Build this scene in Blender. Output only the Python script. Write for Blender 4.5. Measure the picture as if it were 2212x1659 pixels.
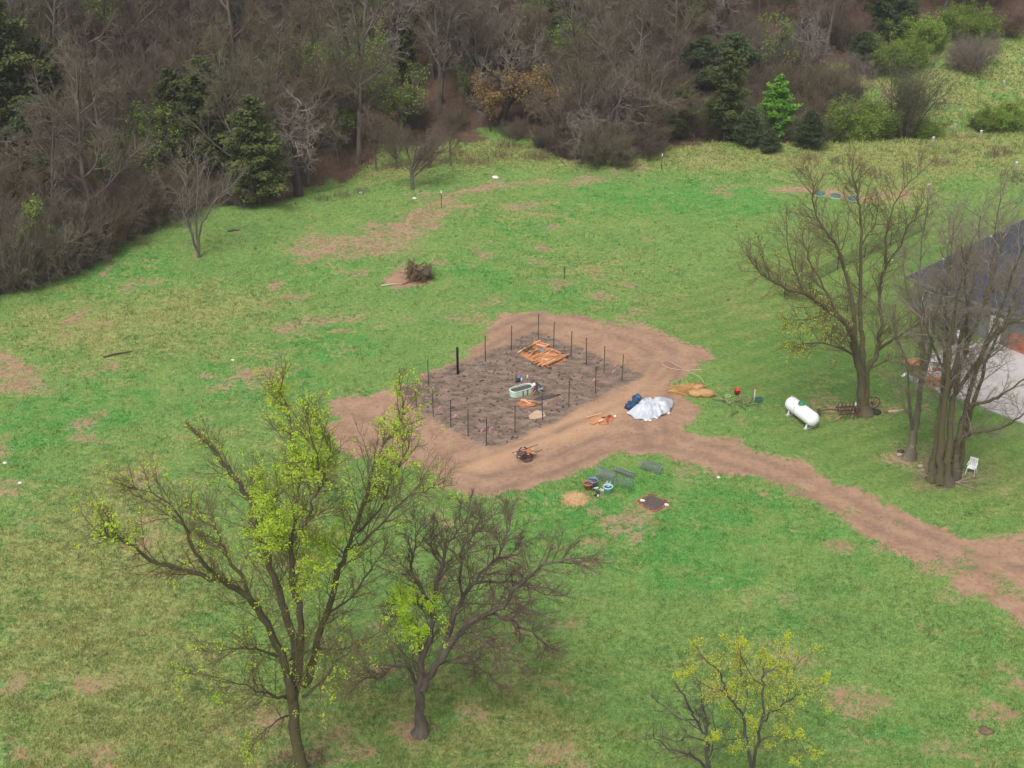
import bpy, math, random
import numpy as np
from mathutils import Vector, Matrix

for o in list(bpy.data.objects):
    bpy.data.objects.remove(o, do_unlink=True)
SC = bpy.context.scene
COL = SC.collection
R = math.radians

# ------------------------------------------------------------------ camera
CAM_H, CAM_PITCH, CAM_HFOV = 46.0, R(29.0), R(40.0)
cam_d = bpy.data.cameras.new('camera')
cam_d.sensor_fit = 'HORIZONTAL'
cam_d.angle = CAM_HFOV
cam_d.clip_start, cam_d.clip_end = 0.5, 4000
cam = bpy.data.objects.new('camera', cam_d)
COL.objects.link(cam)
cam.location = (0, 0, CAM_H)
cam.rotation_euler = (R(90) - CAM_PITCH, 0, 0)
SC.camera = cam

# ------------------------------------------------------------------ overcast sky + soft sun
SUN_EL, SUN_AZ = R(58), R(205)          # azimuth measured clockwise from +Y
world = bpy.data.worlds.new('World')
SC.world = world
world.use_nodes = True
wn, wl = world.node_tree.nodes, world.node_tree.links
bg = wn['Background']
sky = wn.new('ShaderNodeTexSky')
sky.sky_type = 'NISHITA'
sky.sun_disc = False
sky.sun_elevation = SUN_EL
sky.sun_rotation = SUN_AZ
sky.dust_density = 4.0
sky.air_density = 1.0
hs = wn.new('ShaderNodeHueSaturation')   # a cloud deck takes most of the blue out of the sky light
hs.inputs['Saturation'].default_value = 0.22
wl.new(sky.outputs[0], hs.inputs['Color'])
wl.new(hs.outputs[0], bg.inputs['Color'])
bg.inputs['Strength'].default_value = 0.13
sun_d = bpy.data.lights.new('sun', 'SUN')
sun_d.energy = 1.35
sun_d.angle = R(22)
sun_d.color = (1.0, 0.965, 0.91)
sun = bpy.data.objects.new('sun', sun_d)
COL.objects.link(sun)
sdir = Vector((math.sin(SUN_AZ) * math.cos(SUN_EL), math.cos(SUN_AZ) * math.cos(SUN_EL), math.sin(SUN_EL)))
sun.rotation_euler = sdir.to_track_quat('Z', 'Y').to_euler()
sun.location = (0, 0, 120)

SC.view_settings.view_transform = 'Standard'
SC.view_settings.look = 'None'
SC.view_settings.gamma = 1.0
SC.view_settings.use_curve_mapping = False
SC.view_settings.exposure = 0.5
SC.render.engine = 'CYCLES'
SC.cycles.max_bounces = 6
SC.cycles.diffuse_bounces = 3
SC.cycles.glossy_bounces = 2
SC.cycles.transparent_max_bounces = 8
SC.cycles.use_denoising = True
try:
    SC.cycles.denoiser = 'OPENIMAGEDENOISE'
except Exception:
    pass

# ------------------------------------------------------------------ helpers
def tag(o, label=None, cat=None, group=None, kind=None):
    if label: o['label'] = label
    if cat: o['category'] = cat
    if group: o['group'] = group
    if kind: o['kind'] = kind
    return o

def empty(name, loc, rz=0.0, label=None, cat=None, group=None):
    o = bpy.data.objects.new(name, None)
    COL.objects.link(o)
    o.location = loc
    o.rotation_euler = (0, 0, rz)
    o.empty_display_size = 0.2
    return tag(o, label, cat, group)

def raw_mesh(name, V, F, smooth=False):
    """V (n,3) array, F list of (m,3|4) index arrays -> mesh"""
    me = bpy.data.meshes.new(name)
    V = np.asarray(V, np.float32)
    Fs = [np.asarray(f, np.int32) for f in (F if isinstance(F, (list, tuple)) else [F]) if len(f)]
    me.vertices.add(len(V))
    me.vertices.foreach_set('co', V.ravel())
    nl = sum(f.size for f in Fs)
    npoly = sum(len(f) for f in Fs)
    me.loops.add(nl)
    me.loops.foreach_set('vertex_index', np.concatenate([f.ravel() for f in Fs]))
    me.polygons.add(npoly)
    tot = np.concatenate([np.full(len(f), f.shape[1], np.int32) for f in Fs])
    me.polygons.foreach_set('loop_start', np.concatenate([[0], np.cumsum(tot)[:-1]]).astype(np.int32))
    me.polygons.foreach_set('loop_total', tot)
    if smooth:
        me.polygons.foreach_set('use_smooth', np.ones(npoly, bool))
    me.update(calc_edges=True)
    me.validate()
    return me

def obj(name, me, m=None, parent=None, loc=(0, 0, 0), rot=(0, 0, 0)):
    if m is not None and len(me.materials) == 0:
        me.materials.append(m)
    o = bpy.data.objects.new(name, me)
    COL.objects.link(o)
    o.location = loc
    o.rotation_euler = rot
    if parent is not None:
        o.parent = parent
    return o

def copy_tree(o, parent=None):
    c = o.copy()
    COL.objects.link(c)
    c.parent = parent
    for ch in list(o.children):
        copy_tree(ch, c)
    return c

# value noise in numpy (world space)
def _hash(i, j, s):
    n = (i * 374761393 + j * 668265263 + s * 1442695041) & 0x7fffffff
    n = ((n ^ (n >> 13)) * 1274126177) & 0x7fffffff
    return ((n ^ (n >> 16)) & 0xffff) / 65535.0
def vnoise(x, y, s=0):
    x, y = np.asarray(x, float), np.asarray(y, float)
    i, j = np.floor(x).astype(np.int64), np.floor(y).astype(np.int64)
    u, v = x - i, y - j
    u, v = u * u * (3 - 2 * u), v * v * (3 - 2 * v)
    return (_hash(i, j, s) * (1 - u) + _hash(i + 1, j, s) * u) * (1 - v) + (_hash(i, j + 1, s) * (1 - u) + _hash(i + 1, j + 1, s) * u) * v
def fbm(x, y, s=0, o=4):
    a, t, w = 0.0, 0.0, 1.0
    for k in range(o):
        a = a + w * vnoise(x * 2**k, y * 2**k, s + k * 17); t += w; w *= 0.5
    return a / t
def sstep(a, b, x):
    t = np.clip((np.asarray(x, float) - a) / (b - a), 0, 1)
    return t * t * (3 - 2 * t)

# ------------------------------------------------------------------ survey: sight lines of the photograph -> points of the place
FV = 1106 / math.tan(CAM_HFOV / 2)
def ray(px, py):
    X, Y = (px - 1106) / FV, -(py - 829.5) / FV
    return np.array([X, math.cos(CAM_PITCH) + Y * math.sin(CAM_PITCH), -math.sin(CAM_PITCH) + Y * math.cos(CAM_PITCH)])
def flat(px, py, z=0.0):
    d = ray(px, py)
    return np.array([0, 0, CAM_H]) + d * ((z - CAM_H) / d[2])
def on_depth(px, py, Y):
    d = ray(px, py)
    return np.array([0, 0, CAM_H]) + d * (Y / d[1])

EDGE = np.array([flat(*p)[:2] for p in [(-700, 980), (-300, 790), (0, 640), (130, 598), (250, 525), (400, 455), (560, 440), (700, 415), (900, 398),
        (1050, 388), (1200, 358), (1290, 352), (1480, 316), (1700, 314), (2000, 302), (2212, 292), (2500, 280), (3300, 260)]])
def edge_d(x, y):
    """metres behind the far edge of the field"""
    ey = np.interp(x, EDGE[:, 0], EDGE[:, 1])
    return (np.asarray(y) - ey) * np.interp(x, [-60, -30, -20, 60], [0.72, 0.74, 0.95, 1.0])
def terrain(x, y):
    x, y = np.asarray(x, float), np.asarray(y, float)
    d = edge_d(x, y)
    pocket = np.exp(-((x + 6) / 9.5) ** 4)
    w = 5.0 + 11.0 * pocket
    drop = 2.2 - 0.9 * sstep(28, 50, x)
    z = -drop * sstep(0, 1, d / w)
    z = z + 0.21 * np.log1p(np.exp(np.clip((d - 13) / 3.0, -40, 40))) * 3.0 * (1 / (1 + np.maximum(d - 13, 0) / 500))
    far = np.clip((y - 60) / 60, 0, 1)
    z = z + (fbm(x / 22, y / 22, 5, 2) - 0.5) * (0.35 + 0.6 * sstep(100, 120, y)) * sstep(92, 104, y + 8 * np.abs(x) / 40)
    z = z + (fbm(x / 3.1, y / 3.1, 9, 2) - 0.5) * 0.10
    return z
def tz(x, y):
    return float(terrain(np.array([x]), np.array([y]))[0])
def at(px, py):
    d = ray(px, py)
    t = -CAM_H / d[2]
    p = np.array([0, 0, CAM_H]) + d * t
    # march from the camera side so that the first hit wins
    ts = np.linspace(t * 0.55, t * 1.35, 700)
    P = np.array([0, 0, CAM_H])[None] + d[None] * ts[:, None]
    g = P[:, 2] - terrain(P[:, 0], P[:, 1])
    k = np.where(g <= 0)[0]
    if len(k) and k[0] > 0:
        a, b = k[0] - 1, k[0]
        f = g[a] / (g[a] - g[b])
        p = P[a] + (P[b] - P[a]) * f
        p[2] = tz(p[0], p[1])
    return p

# ------------------------------------------------------------------ materials
def nt(m):
    m.use_nodes = True
    return m.node_tree.nodes, m.node_tree.links, m.node_tree.nodes['Principled BSDF']

def mat(name, col, col2=None, scale=6.0, rough=0.75, bump=0.0, metallic=0.0, detail=4.0, stretch=None, rnd=0.0, spec=0.3, contrast=(0.35, 0.65), coord='Object'):
    """two-tone noise material; rnd = brightness change from object to object"""
    m = bpy.data.materials.new(name)
    N, L, b = nt(m)
    b.inputs['Roughness'].default_value = rough
    b.inputs['Metallic'].default_value = metallic
    b.inputs['Specular IOR Level'].default_value = spec
    tc = N.new('ShaderNodeTexCoord')
    vec = tc.outputs[coord]
    if stretch:
        mp = N.new('ShaderNodeMapping'); mp.inputs['Scale'].default_value = stretch
        L.new(vec, mp.inputs[0]); vec = mp.outputs[0]
    nz = N.new('ShaderNodeTexNoise'); nz.inputs['Scale'].default_value = scale; nz.inputs['Detail'].default_value = detail
    nz.inputs['Roughness'].default_value = 0.6
    L.new(vec, nz.inputs['Vector'])
    rp = N.new('ShaderNodeValToRGB')
    c2 = col2 or tuple(c * 0.75 for c in col)
    rp.color_ramp.elements[0].position, rp.color_ramp.elements[1].position = contrast
    rp.color_ramp.elements[0].color = (*c2, 1); rp.color_ramp.elements[1].color = (*col, 1)
    L.new(nz.outputs['Fac'], rp.inputs[0])
    out = rp.outputs[0]
    if rnd:
        oi = N.new('ShaderNodeObjectInfo')
        mr = N.new('ShaderNodeMapRange'); mr.inputs['To Min'].default_value = 1 - rnd; mr.inputs['To Max'].default_value = 1 + rnd
        L.new(oi.outputs['Random'], mr.inputs['Value'])
        h = N.new('ShaderNodeHueSaturation'); L.new(mr.outputs[0], h.inputs['Value']); L.new(out, h.inputs['Color'])
        out = h.outputs[0]
    L.new(out, b.inputs['Base Color'])
    if bump:
        bp = N.new('ShaderNodeBump'); bp.inputs['Strength'].default_value = bump; bp.inputs['Distance'].default_value = 0.03
        L.new(nz.outputs['Fac'], bp.inputs['Height']); L.new(bp.outputs[0], b.inputs['Normal'])
    return m

def leaf_mat(name, cols, rnd_hue=0.02):
    """leaf colour varies from leaf clump to leaf clump (attribute tint) and passes some light"""
    m = bpy.data.materials.new(name)
    N, L, b = nt(m)
    b.inputs['Roughness'].default_value = 0.6
    b.inputs['Specular IOR Level'].default_value = 0.2
    a = N.new('ShaderNodeAttribute'); a.attribute_name = 'tint'
    rp = N.new('ShaderNodeValToRGB')
    el = rp.color_ramp.elements
    el[0].position, el[-1].position = 0.0, 1.0
    el[0].color = (*cols[0], 1); el[-1].color = (*cols[-1], 1)
    for i, c in enumerate(cols[1:-1]):
        e = el.new((i + 1) / (len(cols) - 1)); e.color = (*c, 1)
    L.new(a.outputs['Fac'], rp.inputs[0])
    oi = N.new('ShaderNodeObjectInfo')
    mr = N.new('ShaderNodeMapRange'); mr.inputs['To Min'].default_value = 0.8; mr.inputs['To Max'].default_value = 1.2
    L.new(oi.outputs['Random'], mr.inputs['Value'])
    h = N.new('ShaderNodeHueSaturation'); L.new(mr.outputs[0], h.inputs['Value']); L.new(rp.outputs[0], h.inputs['Color'])
    L.new(h.outputs[0], b.inputs['Base Color'])
    tr = N.new('ShaderNodeBsdfTranslucent'); L.new(h.outputs[0], tr.inputs['Color'])
    mx = N.new('ShaderNodeMixShader'); mx.inputs[0].default_value = 0.42
    L.new(b.outputs[0], mx.inputs[1]); L.new(tr.outputs[0], mx.inputs[2])
    L.new(mx.outputs[0], N['Material Output'].inputs['Surface'])
    return m

def twig_mat(name, cols):
    """bark and twig colour: ramp over a per-tree random value and coarse noise"""
    m = bpy.data.materials.new(name)
    N, L, b = nt(m)
    b.inputs['Roughness'].default_value = 0.85
    b.inputs['Specular IOR Level'].default_value = 0.15
    tc = N.new('ShaderNodeTexCoord')
    nz = N.new('ShaderNodeTexNoise'); nz.inputs['Scale'].default_value = 1.3; nz.inputs['Detail'].default_value = 5
    L.new(tc.outputs['Object'], nz.inputs['Vector'])
    oi = N.new('ShaderNodeObjectInfo')
    ad = N.new('ShaderNodeMath'); ad.operation = 'MULTIPLY_ADD'; ad.inputs[1].default_value = 0.55
    L.new(oi.outputs['Random'], ad.inputs[0]); 
    m2 = N.new('ShaderNodeMath'); m2.operation = 'MULTIPLY'; m2.inputs[1].default_value = 0.45
    L.new(nz.outputs['Fac'], m2.inputs[0]); L.new(m2.outputs[0], ad.inputs[2])
    rp = N.new('ShaderNodeValToRGB')
    el = rp.color_ramp.elements
    el[0].position, el[-1].position = 0.15, 0.85
    el[0].color = (*cols[0], 1); el[-1].color = (*cols[-1], 1)
    for i, c in enumerate(cols[1:-1]):
        e = el.new(0.15 + 0.7 * (i + 1) / (len(cols) - 1)); e.color = (*c, 1)
    L.new(ad.outputs[0], rp.inputs[0])
    L.new(rp.outputs[0], b.inputs['Base Color'])
    return m

M = {}
M['bark_moss'] = mat('bark_moss', (0.105, 0.085, 0.065), (0.108, 0.096, 0.040), 1.6, 0.9, 0.8, stretch=(1, 1, 0.35), contrast=(0.4, 0.62))
M['bark_grey'] = mat('bark_grey', (0.165, 0.138, 0.112), (0.08, 0.066, 0.055), 2.5, 0.9, 0.8, stretch=(1, 1, 0.3), rnd=0.15)
M['bark_dark'] = mat('bark_dark', (0.11, 0.09, 0.078), (0.055, 0.045, 0.04), 2.5, 0.9, 0.7, stretch=(1, 1, 0.3), rnd=0.2)
M['bark_lichen'] = mat('bark_lichen', (0.14, 0.125, 0.09), (0.24, 0.27, 0.20), 2.2, 0.9, 0.6, stretch=(1, 1, 0.6), contrast=(0.30, 0.42))
M['twig_olive'] = twig_mat('twig_olive', [(0.135, 0.10, 0.062), (0.17, 0.13, 0.078), (0.15, 0.125, 0.055)])
M['twig_brown'] = twig_mat('twig_brown', [(0.13, 0.088, 0.07), (0.175, 0.12, 0.092), (0.155, 0.112, 0.08)])
M['twig_grey'] = twig_mat('twig_grey', [(0.20, 0.175, 0.13), (0.25, 0.21, 0.165), (0.19, 0.165, 0.10)])
M['twig_wood'] = twig_mat('twig_wood', [(0.118, 0.086, 0.066), (0.140, 0.104, 0.078), (0.165, 0.140, 0.108), (0.128, 0.118, 0.064), (0.150, 0.100, 0.070)])
M['twig_silver'] = twig_mat('twig_silver', [(0.25, 0.22, 0.185), (0.21, 0.175, 0.145), (0.17, 0.13, 0.105)])
M['twig_rust'] = twig_mat('twig_rust', [(0.20, 0.125, 0.095), (0.17, 0.115, 0.092), (0.15, 0.105, 0.085)])
M['twig_dark'] = twig_mat('twig_dark', [(0.10, 0.08, 0.07), (0.14, 0.11, 0.095)])
M['leaf_lime'] = leaf_mat('leaf_lime', [(0.44, 0.66, 0.04), (0.56, 0.78, 0.06), (0.64, 0.82, 0.08), (0.58, 0.64, 0.12)])
M['leaf_yellow'] = leaf_mat('leaf_yellow', [(0.42, 0.50, 0.04), (0.56, 0.62, 0.06), (0.66, 0.66, 0.09)])
M['leaf_spring'] = leaf_mat('leaf_spring', [(0.13, 0.23, 0.035), (0.21, 0.33, 0.05), (0.32, 0.42, 0.08)])
M['leaf_bright'] = leaf_mat('leaf_bright', [(0.12, 0.34, 0.035), (0.19, 0.46, 0.05), (0.29, 0.55, 0.08)])
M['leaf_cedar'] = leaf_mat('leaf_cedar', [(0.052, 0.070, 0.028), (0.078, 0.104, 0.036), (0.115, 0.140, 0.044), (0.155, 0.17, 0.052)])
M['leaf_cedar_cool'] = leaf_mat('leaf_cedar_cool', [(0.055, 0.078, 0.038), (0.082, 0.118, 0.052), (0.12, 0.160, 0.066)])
M['leaf_rust'] = leaf_mat('leaf_rust', [(0.22, 0.11, 0.055), (0.30, 0.17, 0.08), (0.33, 0.26, 0.08), (0.24, 0.25, 0.06)])
M['leaf_dead'] = leaf_mat('leaf_dead', [(0.28, 0.17, 0.09), (0.40, 0.27, 0.14), (0.30, 0.30, 0.08)])
# ------------------------------------------------------------------ what grows where on the ground (world space)
def poly_sd(x, y, P):
    """signed distance to polygon P (n,2): positive inside"""
    x, y = np.asarray(x, float), np.asarray(y, float)
    d2 = np.full(x.shape, 1e18); ins = np.zeros(x.shape, bool)
    n = len(P)
    for i in range(n):
        ax, ay = P[i]; bx, by = P[(i + 1) % n]
        ex, ey = bx - ax, by - ay
        t = np.clip(((x - ax) * ex + (y - ay) * ey) / (ex * ex + ey * ey + 1e-12), 0, 1)
        d2 = np.minimum(d2, (x - ax - t * ex) ** 2 + (y - ay - t * ey) ** 2)
        c = ((ay > y) != (by > y)) & (x < (bx - ax) * (y - ay) / (by - ay + 1e-12) + ax)
        ins ^= c
    d = np.sqrt(d2)
    return np.where(ins, d, -d)
def gp(pts):
    return np.array([at(*p)[:2] for p in pts])

TRACK = gp([(700, 915), (715, 865), (765, 848), (850, 838), (930, 800), (1000, 765), (1060, 715), (1080, 676), (1160, 668), (1250, 682), (1340, 700), (1430, 728), (1530, 770),
     (1490, 790), (1450, 808), (1440, 845), (1500, 880), (1470, 905), (1440, 925), (1540, 948), (1640, 988), (1740, 1016), (1840, 1062), (1950, 1112), (2060, 1152), (2120, 1166), (2212, 1174), (2300, 1185),
     (2300, 1360), (2170, 1312), (2090, 1268), (2030, 1232), (1930, 1175), (1830, 1130), (1760, 1078), (1700, 1040), (1640, 1022), (1560, 1012), (1480, 985), (1400, 978), (1320, 985), (1240, 1012), (1190, 1040), (1130, 1062),
     (1060, 1072), (990, 1072), (950, 1050), (900, 1010), (830, 990), (770, 985), (725, 960)])
SOIL = gp([(866, 842), (960, 800), (1060, 765), (1162, 722), (1240, 757), (1375, 812), (1340, 832), (1060, 966), (1000, 940), (900, 880)])
PALE = gp([(1140, 935), (1350, 838), (1440, 790), (1420, 850), (1300, 925), (1160, 975), (1030, 1020), (960, 1030), (1010, 985)])
BARE = [  # (polygon, strength, edge softness)
    (gp([(612, 548), (640, 505), (760, 492), (860, 462), (905, 425), (980, 398), (1060, 385), (1190, 388), (1300, 370), (1410, 362), (1400, 378), (1300, 386), (1230, 402), (1140, 404), (1080, 420), (1010, 440), (955, 470), (945, 510), (900, 545), (850, 566), (760, 562), (690, 575), (640, 572)]), 0.60, 2.2),
    (gp([(815, 600), (870, 575), (940, 590), (930, 612), (860, 622)]), 0.95, 0.7),
    (gp([(520, 725), (600, 690), (800, 675), (810, 692), (700, 715), (580, 735)]), 0.55, 1.6),
    (gp([(820, 690), (1060, 640), (1085, 680), (1060, 715), (900, 700)]), 0.45, 2.0),
    (gp([(-60, 755), (40, 748), (90, 790), (150, 830), (110, 845), (0, 862), (-60, 870)]), 0.62, 1.6),
    (gp([(170, 800), (225, 798), (235, 815), (185, 818)]), 0.55, 0.8),
    (gp([(380, 815), (470, 800), (470, 820), (400, 835)]), 0.42, 0.8),
    (gp([(-40, 960), (20, 965), (20, 985), (-40, 985)]), 0.6, 0.6),
    (gp([(-40, 1035), (40, 1035), (55, 1075), (-40, 1080)]), 0.5, 0.6),
    (gp([(1640, 405), (1720, 401), (1800, 410), (1890, 424), (1870, 440), (1780, 424), (1700, 418), (1640, 416)]), 0.72, 1.0),
    (gp([(1700, 860), (1800, 845), (1900, 850), (2000, 880), (1960, 905), (1860, 915), (1780, 905), (1720, 920)]), 0.47, 2.0),
    (gp([(1880, 975), (1960, 960), (2060, 985), (2110, 1030), (2050, 1062), (1960, 1045)]), 0.5, 1.9),
    (gp([(1790, 1495), (1850, 1480), (1930, 1510), (1900, 1545), (1820, 1545)]), 0.55, 0.9),
    (gp([(1600, 1380), (1700, 1370), (1780, 1440), (1740, 1470), (1640, 1440)]), 0.40, 1.2),
    (gp([(1650, 1270), (1720, 1250), (1740, 1300), (1660, 1310)]), 0.36, 0.9),
    (gp([(1480, 1470), (1560, 1480), (1560, 1600), (1470, 1590)]), 0.36, 1.2),
    (gp([(1780, 1610), (1880, 1570), (1920, 1640), (1800, 1680)]), 0.36, 1.2),
    (gp([(560, 1600), (640, 1570), (770, 1590), (760, 1680), (560, 1690)]), 0.62, 1.4),
    (gp([(850, 1560), (910, 1545), (980, 1570), (940, 1600), (870, 1600)]), 0.60, 0.8),
    (gp([(1470, 1040), (1500, 1035), (1510, 1075), (1480, 1085)]), 0.3, 0.6),
    (gp([(1365, 1085), (1380, 1068), (1440, 1080), (1455, 1100), (1410, 1112)]), 0.9, 0.35),
    (gp([(2140, 1150), (2250, 1140), (2260, 1170), (2150, 1175)]), 0.9, 0.6),
    (gp([(410, 552), (430, 545), (448, 556), (428, 566)]), 0.6, 0.4),
    (gp([(1340, 690), (1440, 715), (1520, 755), (1450, 735), (1330, 705)]), 0.9, 0.8),
    (gp([(1480, 850), (1560, 830), (1680, 860), (1640, 890), (1560, 880)]), 0.35, 1.2),
    (gp([(1440, 880), (1520, 890), (1480, 930), (1420, 925)]), 0.75, 0.8),
    (gp([(2125, 1572), (2138, 1575), (2136, 1588), (2120, 1586)]), 0.95, 0.2),
]
def blobs(x, y, lst):
    a = np.zeros(x.shape)
    for (px, py, rx, ry, s) in lst:
        c = at(px, py); k = math.hypot(*c[:2]) ; sc = math.sqrt(c[0]**2 + c[1]**2 + (CAM_H - c[2])**2) / FV
        dx = (x - c[0]) / (rx * sc); dy = (y - c[1]) / (ry * sc * math.hypot(c[1], CAM_H) / CAM_H)
        a = a + s * np.exp(-(dx * dx + dy * dy))
    return a
LUSH = [(150, 900, 280, 55, .8), (480, 820, 260, 45, .8), (700, 740, 160, 40, .9), (620, 620, 180, 40, .5), (300, 560, 140, 50, .6), (180, 640, 140, 40, .35), (1130, 500, 160, 55, .5),
    (1320, 430, 240, 40, .9), (1500, 415, 220, 30, .8), (1000, 590, 130, 50, .7), (1200, 640, 200, 40, .5), (1320, 1050, 190, 70, .8), (1500, 1120, 230, 90, .7),
    (1570, 870, 130, 80, .5), (1700, 760, 160, 80, .5), (1400, 1200, 260, 90, .6), (1750, 1250, 300, 120, .4), (1250, 1130, 150, 60, .6), (2000, 560, 120, 90, .9), (2000, 780, 130, 70, .5), (1940, 840, 120, 60, .5), (2100, 880, 150, 60, .6), (1980, 1000, 200, 50, .2),
    (2000, 1560, 220, 80, .4), (900, 960, 120, 60, .5), (100, 1010, 120, 120, .5), (1740, 950, 80, 40, .3), (1000, 330, 180, 30, .4), (2100, 220, 90, 40, .5), (850, 1120, 200, 120, .3), (1620, 440, 100, 22, .9)]
DRY = [(1000, 335, 240, 45, .9), (1120, 330, 120, 30, .6), (250, 720, 330, 70, .85), (120, 1180, 200, 120, .3), (420, 1250, 250, 90, .3), (520, 640, 140, 50, .35), (1150, 450, 130, 35, .45), (1330, 560, 300, 40, .35), (1550, 640, 250, 60, .4), (1700, 345, 420, 35, .5), (2050, 340, 250, 60, .45), (2100, 160, 180, 90, .3),
    (300, 1050, 260, 90, .35), (200, 1350, 300, 200, .8), (400, 1600, 300, 150, .75), (1000, 1450, 260, 150, .4), (1150, 1620, 260, 90, .45), (1280, 1180, 130, 50, .3), (60, 420, 120, 200, .2), (560, 920, 220, 60, .35),
    (1280, 1060, 60, 30, .45), (1620, 1450, 180, 120, .25), (2120, 1050, 120, 60, .45), (2180, 1600, 120, 100, .3), (760, 400, 260, 30, .45), (1900, 430, 180, 30, .45)]
MOWN = gp([(1390, 665), (1480, 640), (1560, 560), (1660, 520), (1800, 470), (2300, 440), (2300, 1120), (1900, 1060), (1700, 960), (1560, 800)])
MEADOW = gp([(1760, 205), (1850, 128), (1960, 100), (2040, 62), (2130, 52), (2212, 45), (2700, 30), (2700, 310), (2212, 325), (1900, 315), (1800, 300)])

RUTS = [gp([(2300, 1270), (2150, 1230), (1950, 1150), (1800, 1080), (1680, 1020), (1540, 975), (1420, 950), (1300, 960), (1180, 1010), (1060, 1045), (980, 1035), (960, 1000), (1040, 970), (1180, 925), (1330, 860), (1420, 800), (1430, 760), (1340, 715), (1230, 690), (1150, 690)]),
        gp([(1420, 950), (1400, 900), (1420, 850), (1440, 800)]), gp([(960, 1010), (860, 960), (780, 920), (740, 900)]), gp([(1150, 690), (1080, 720), (980, 775), (880, 830)])]
def line_d(x, y, P):
    best = np.full(x.shape, 1e9)
    for i in range(len(P) - 1):
        ax, ay = P[i]; ex, ey = P[i + 1] - P[i]
        t = np.clip(((x - ax) * ex + (y - ay) * ey) / (ex * ex + ey * ey), 0, 1)
        best = np.minimum(best, np.hypot(x - ax - t * ex, y - ay - t * ey))
    return best
def ground_fields(x, y):
    d = edge_d(x, y)
    n1 = fbm(x / 1.6, y / 1.6, 21, 4) - 0.5
    n2 = fbm(x / 6, y / 6, 33, 3) - 0.5
    n3 = fbm(x / 0.6, y / 0.6, 41, 3) - 0.5
    dirt = sstep(-0.75, 0.75, poly_sd(x, y, TRACK) + .5 * sstep(4, 12, x) + n1 * 2.0 + n3 * 1.0)
    road = sstep(10, 15, x) * sstep(84, 80, y)
    dirt = dirt * (1 - road * np.clip((fbm(x / 1.3, y / 1.3, 87, 3) - .58) * 5, 0, .4))
    for P, s, soft in BARE:
        dirt = np.maximum(dirt, s * sstep(-soft, soft, poly_sd(x, y, P) + n1 * 2.6 * soft))
    rut = np.zeros(x.shape)
    for Pl in RUTS:
        dl = np.abs(line_d(x, y, Pl))
        rut = np.maximum(rut, np.exp(-((dl - .75) / .28) ** 2) * (0.55 + 1.2 * n1 + .6 * n3))
    soil = sstep(-0.35, 0.25, poly_sd(x, y, SOIL) + .3 + n1 * 1.3 + n3 * .3)
    dirt = np.maximum(dirt, soil)
    pale = sstep(-0.9, 0.9, poly_sd(x, y, PALE) + n1 * 2.0)
    lush = np.clip(blobs(x, y, LUSH) * (0.6 + 1.4 * (n1 + .3)) + n2 * 1.6 + n1 * 0.8 - .05, 0, 1)
    dry = np.clip(blobs(x, y, DRY) * 1.25 + n2 * 1.0 + n1 * 1.0 + .12 + (.34 + 1.3 * n1 + 1.0 * n2) * sstep(-1.5, 1.5, poly_sd(x, y, MEADOW)) + .3 * sstep(118, 128, y) * sstep(0, 10, x), 0, 1)
    mown = sstep(-1.5, 1.5, poly_sd(x, y, MOWN) + n1)
    meadow = sstep(-1.5, 1.5, poly_sd(x, y, MEADOW) + n2 * 5)
    pocket = np.exp(-((x + 6) / 11) ** 4)
    litter = sstep(0.0, 7.0, d - 11.0 * pocket + n2 * 12 + n1 * 8) * (1 - meadow)
    # thin, patchy grass everywhere else
    thin = np.clip((fbm(x / 2.3, y / 2.3, 77, 4) - 0.57) * 4.0, 0, 0.55) * sstep(-0.2, 0.25, n2 + 0.1) * (1 - mown * .6)
    dirt = np.maximum(dirt, thin * (1 - litter))
    return dict(dirt=dirt * (1 - litter), soil=soil, pale=pale, lush=lush, dry=dry, mown=mown, litter=litter, rut=np.clip(rut, 0, 1), stripe=mown * np.clip(.5 + .6 * np.sin(((x * -.50 + y * .866) + n2 * .08) * 2 * math.pi / 1.5) + .5 * n1, 0, 1) * sstep(-.3, .1, n2 + .15))

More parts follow.
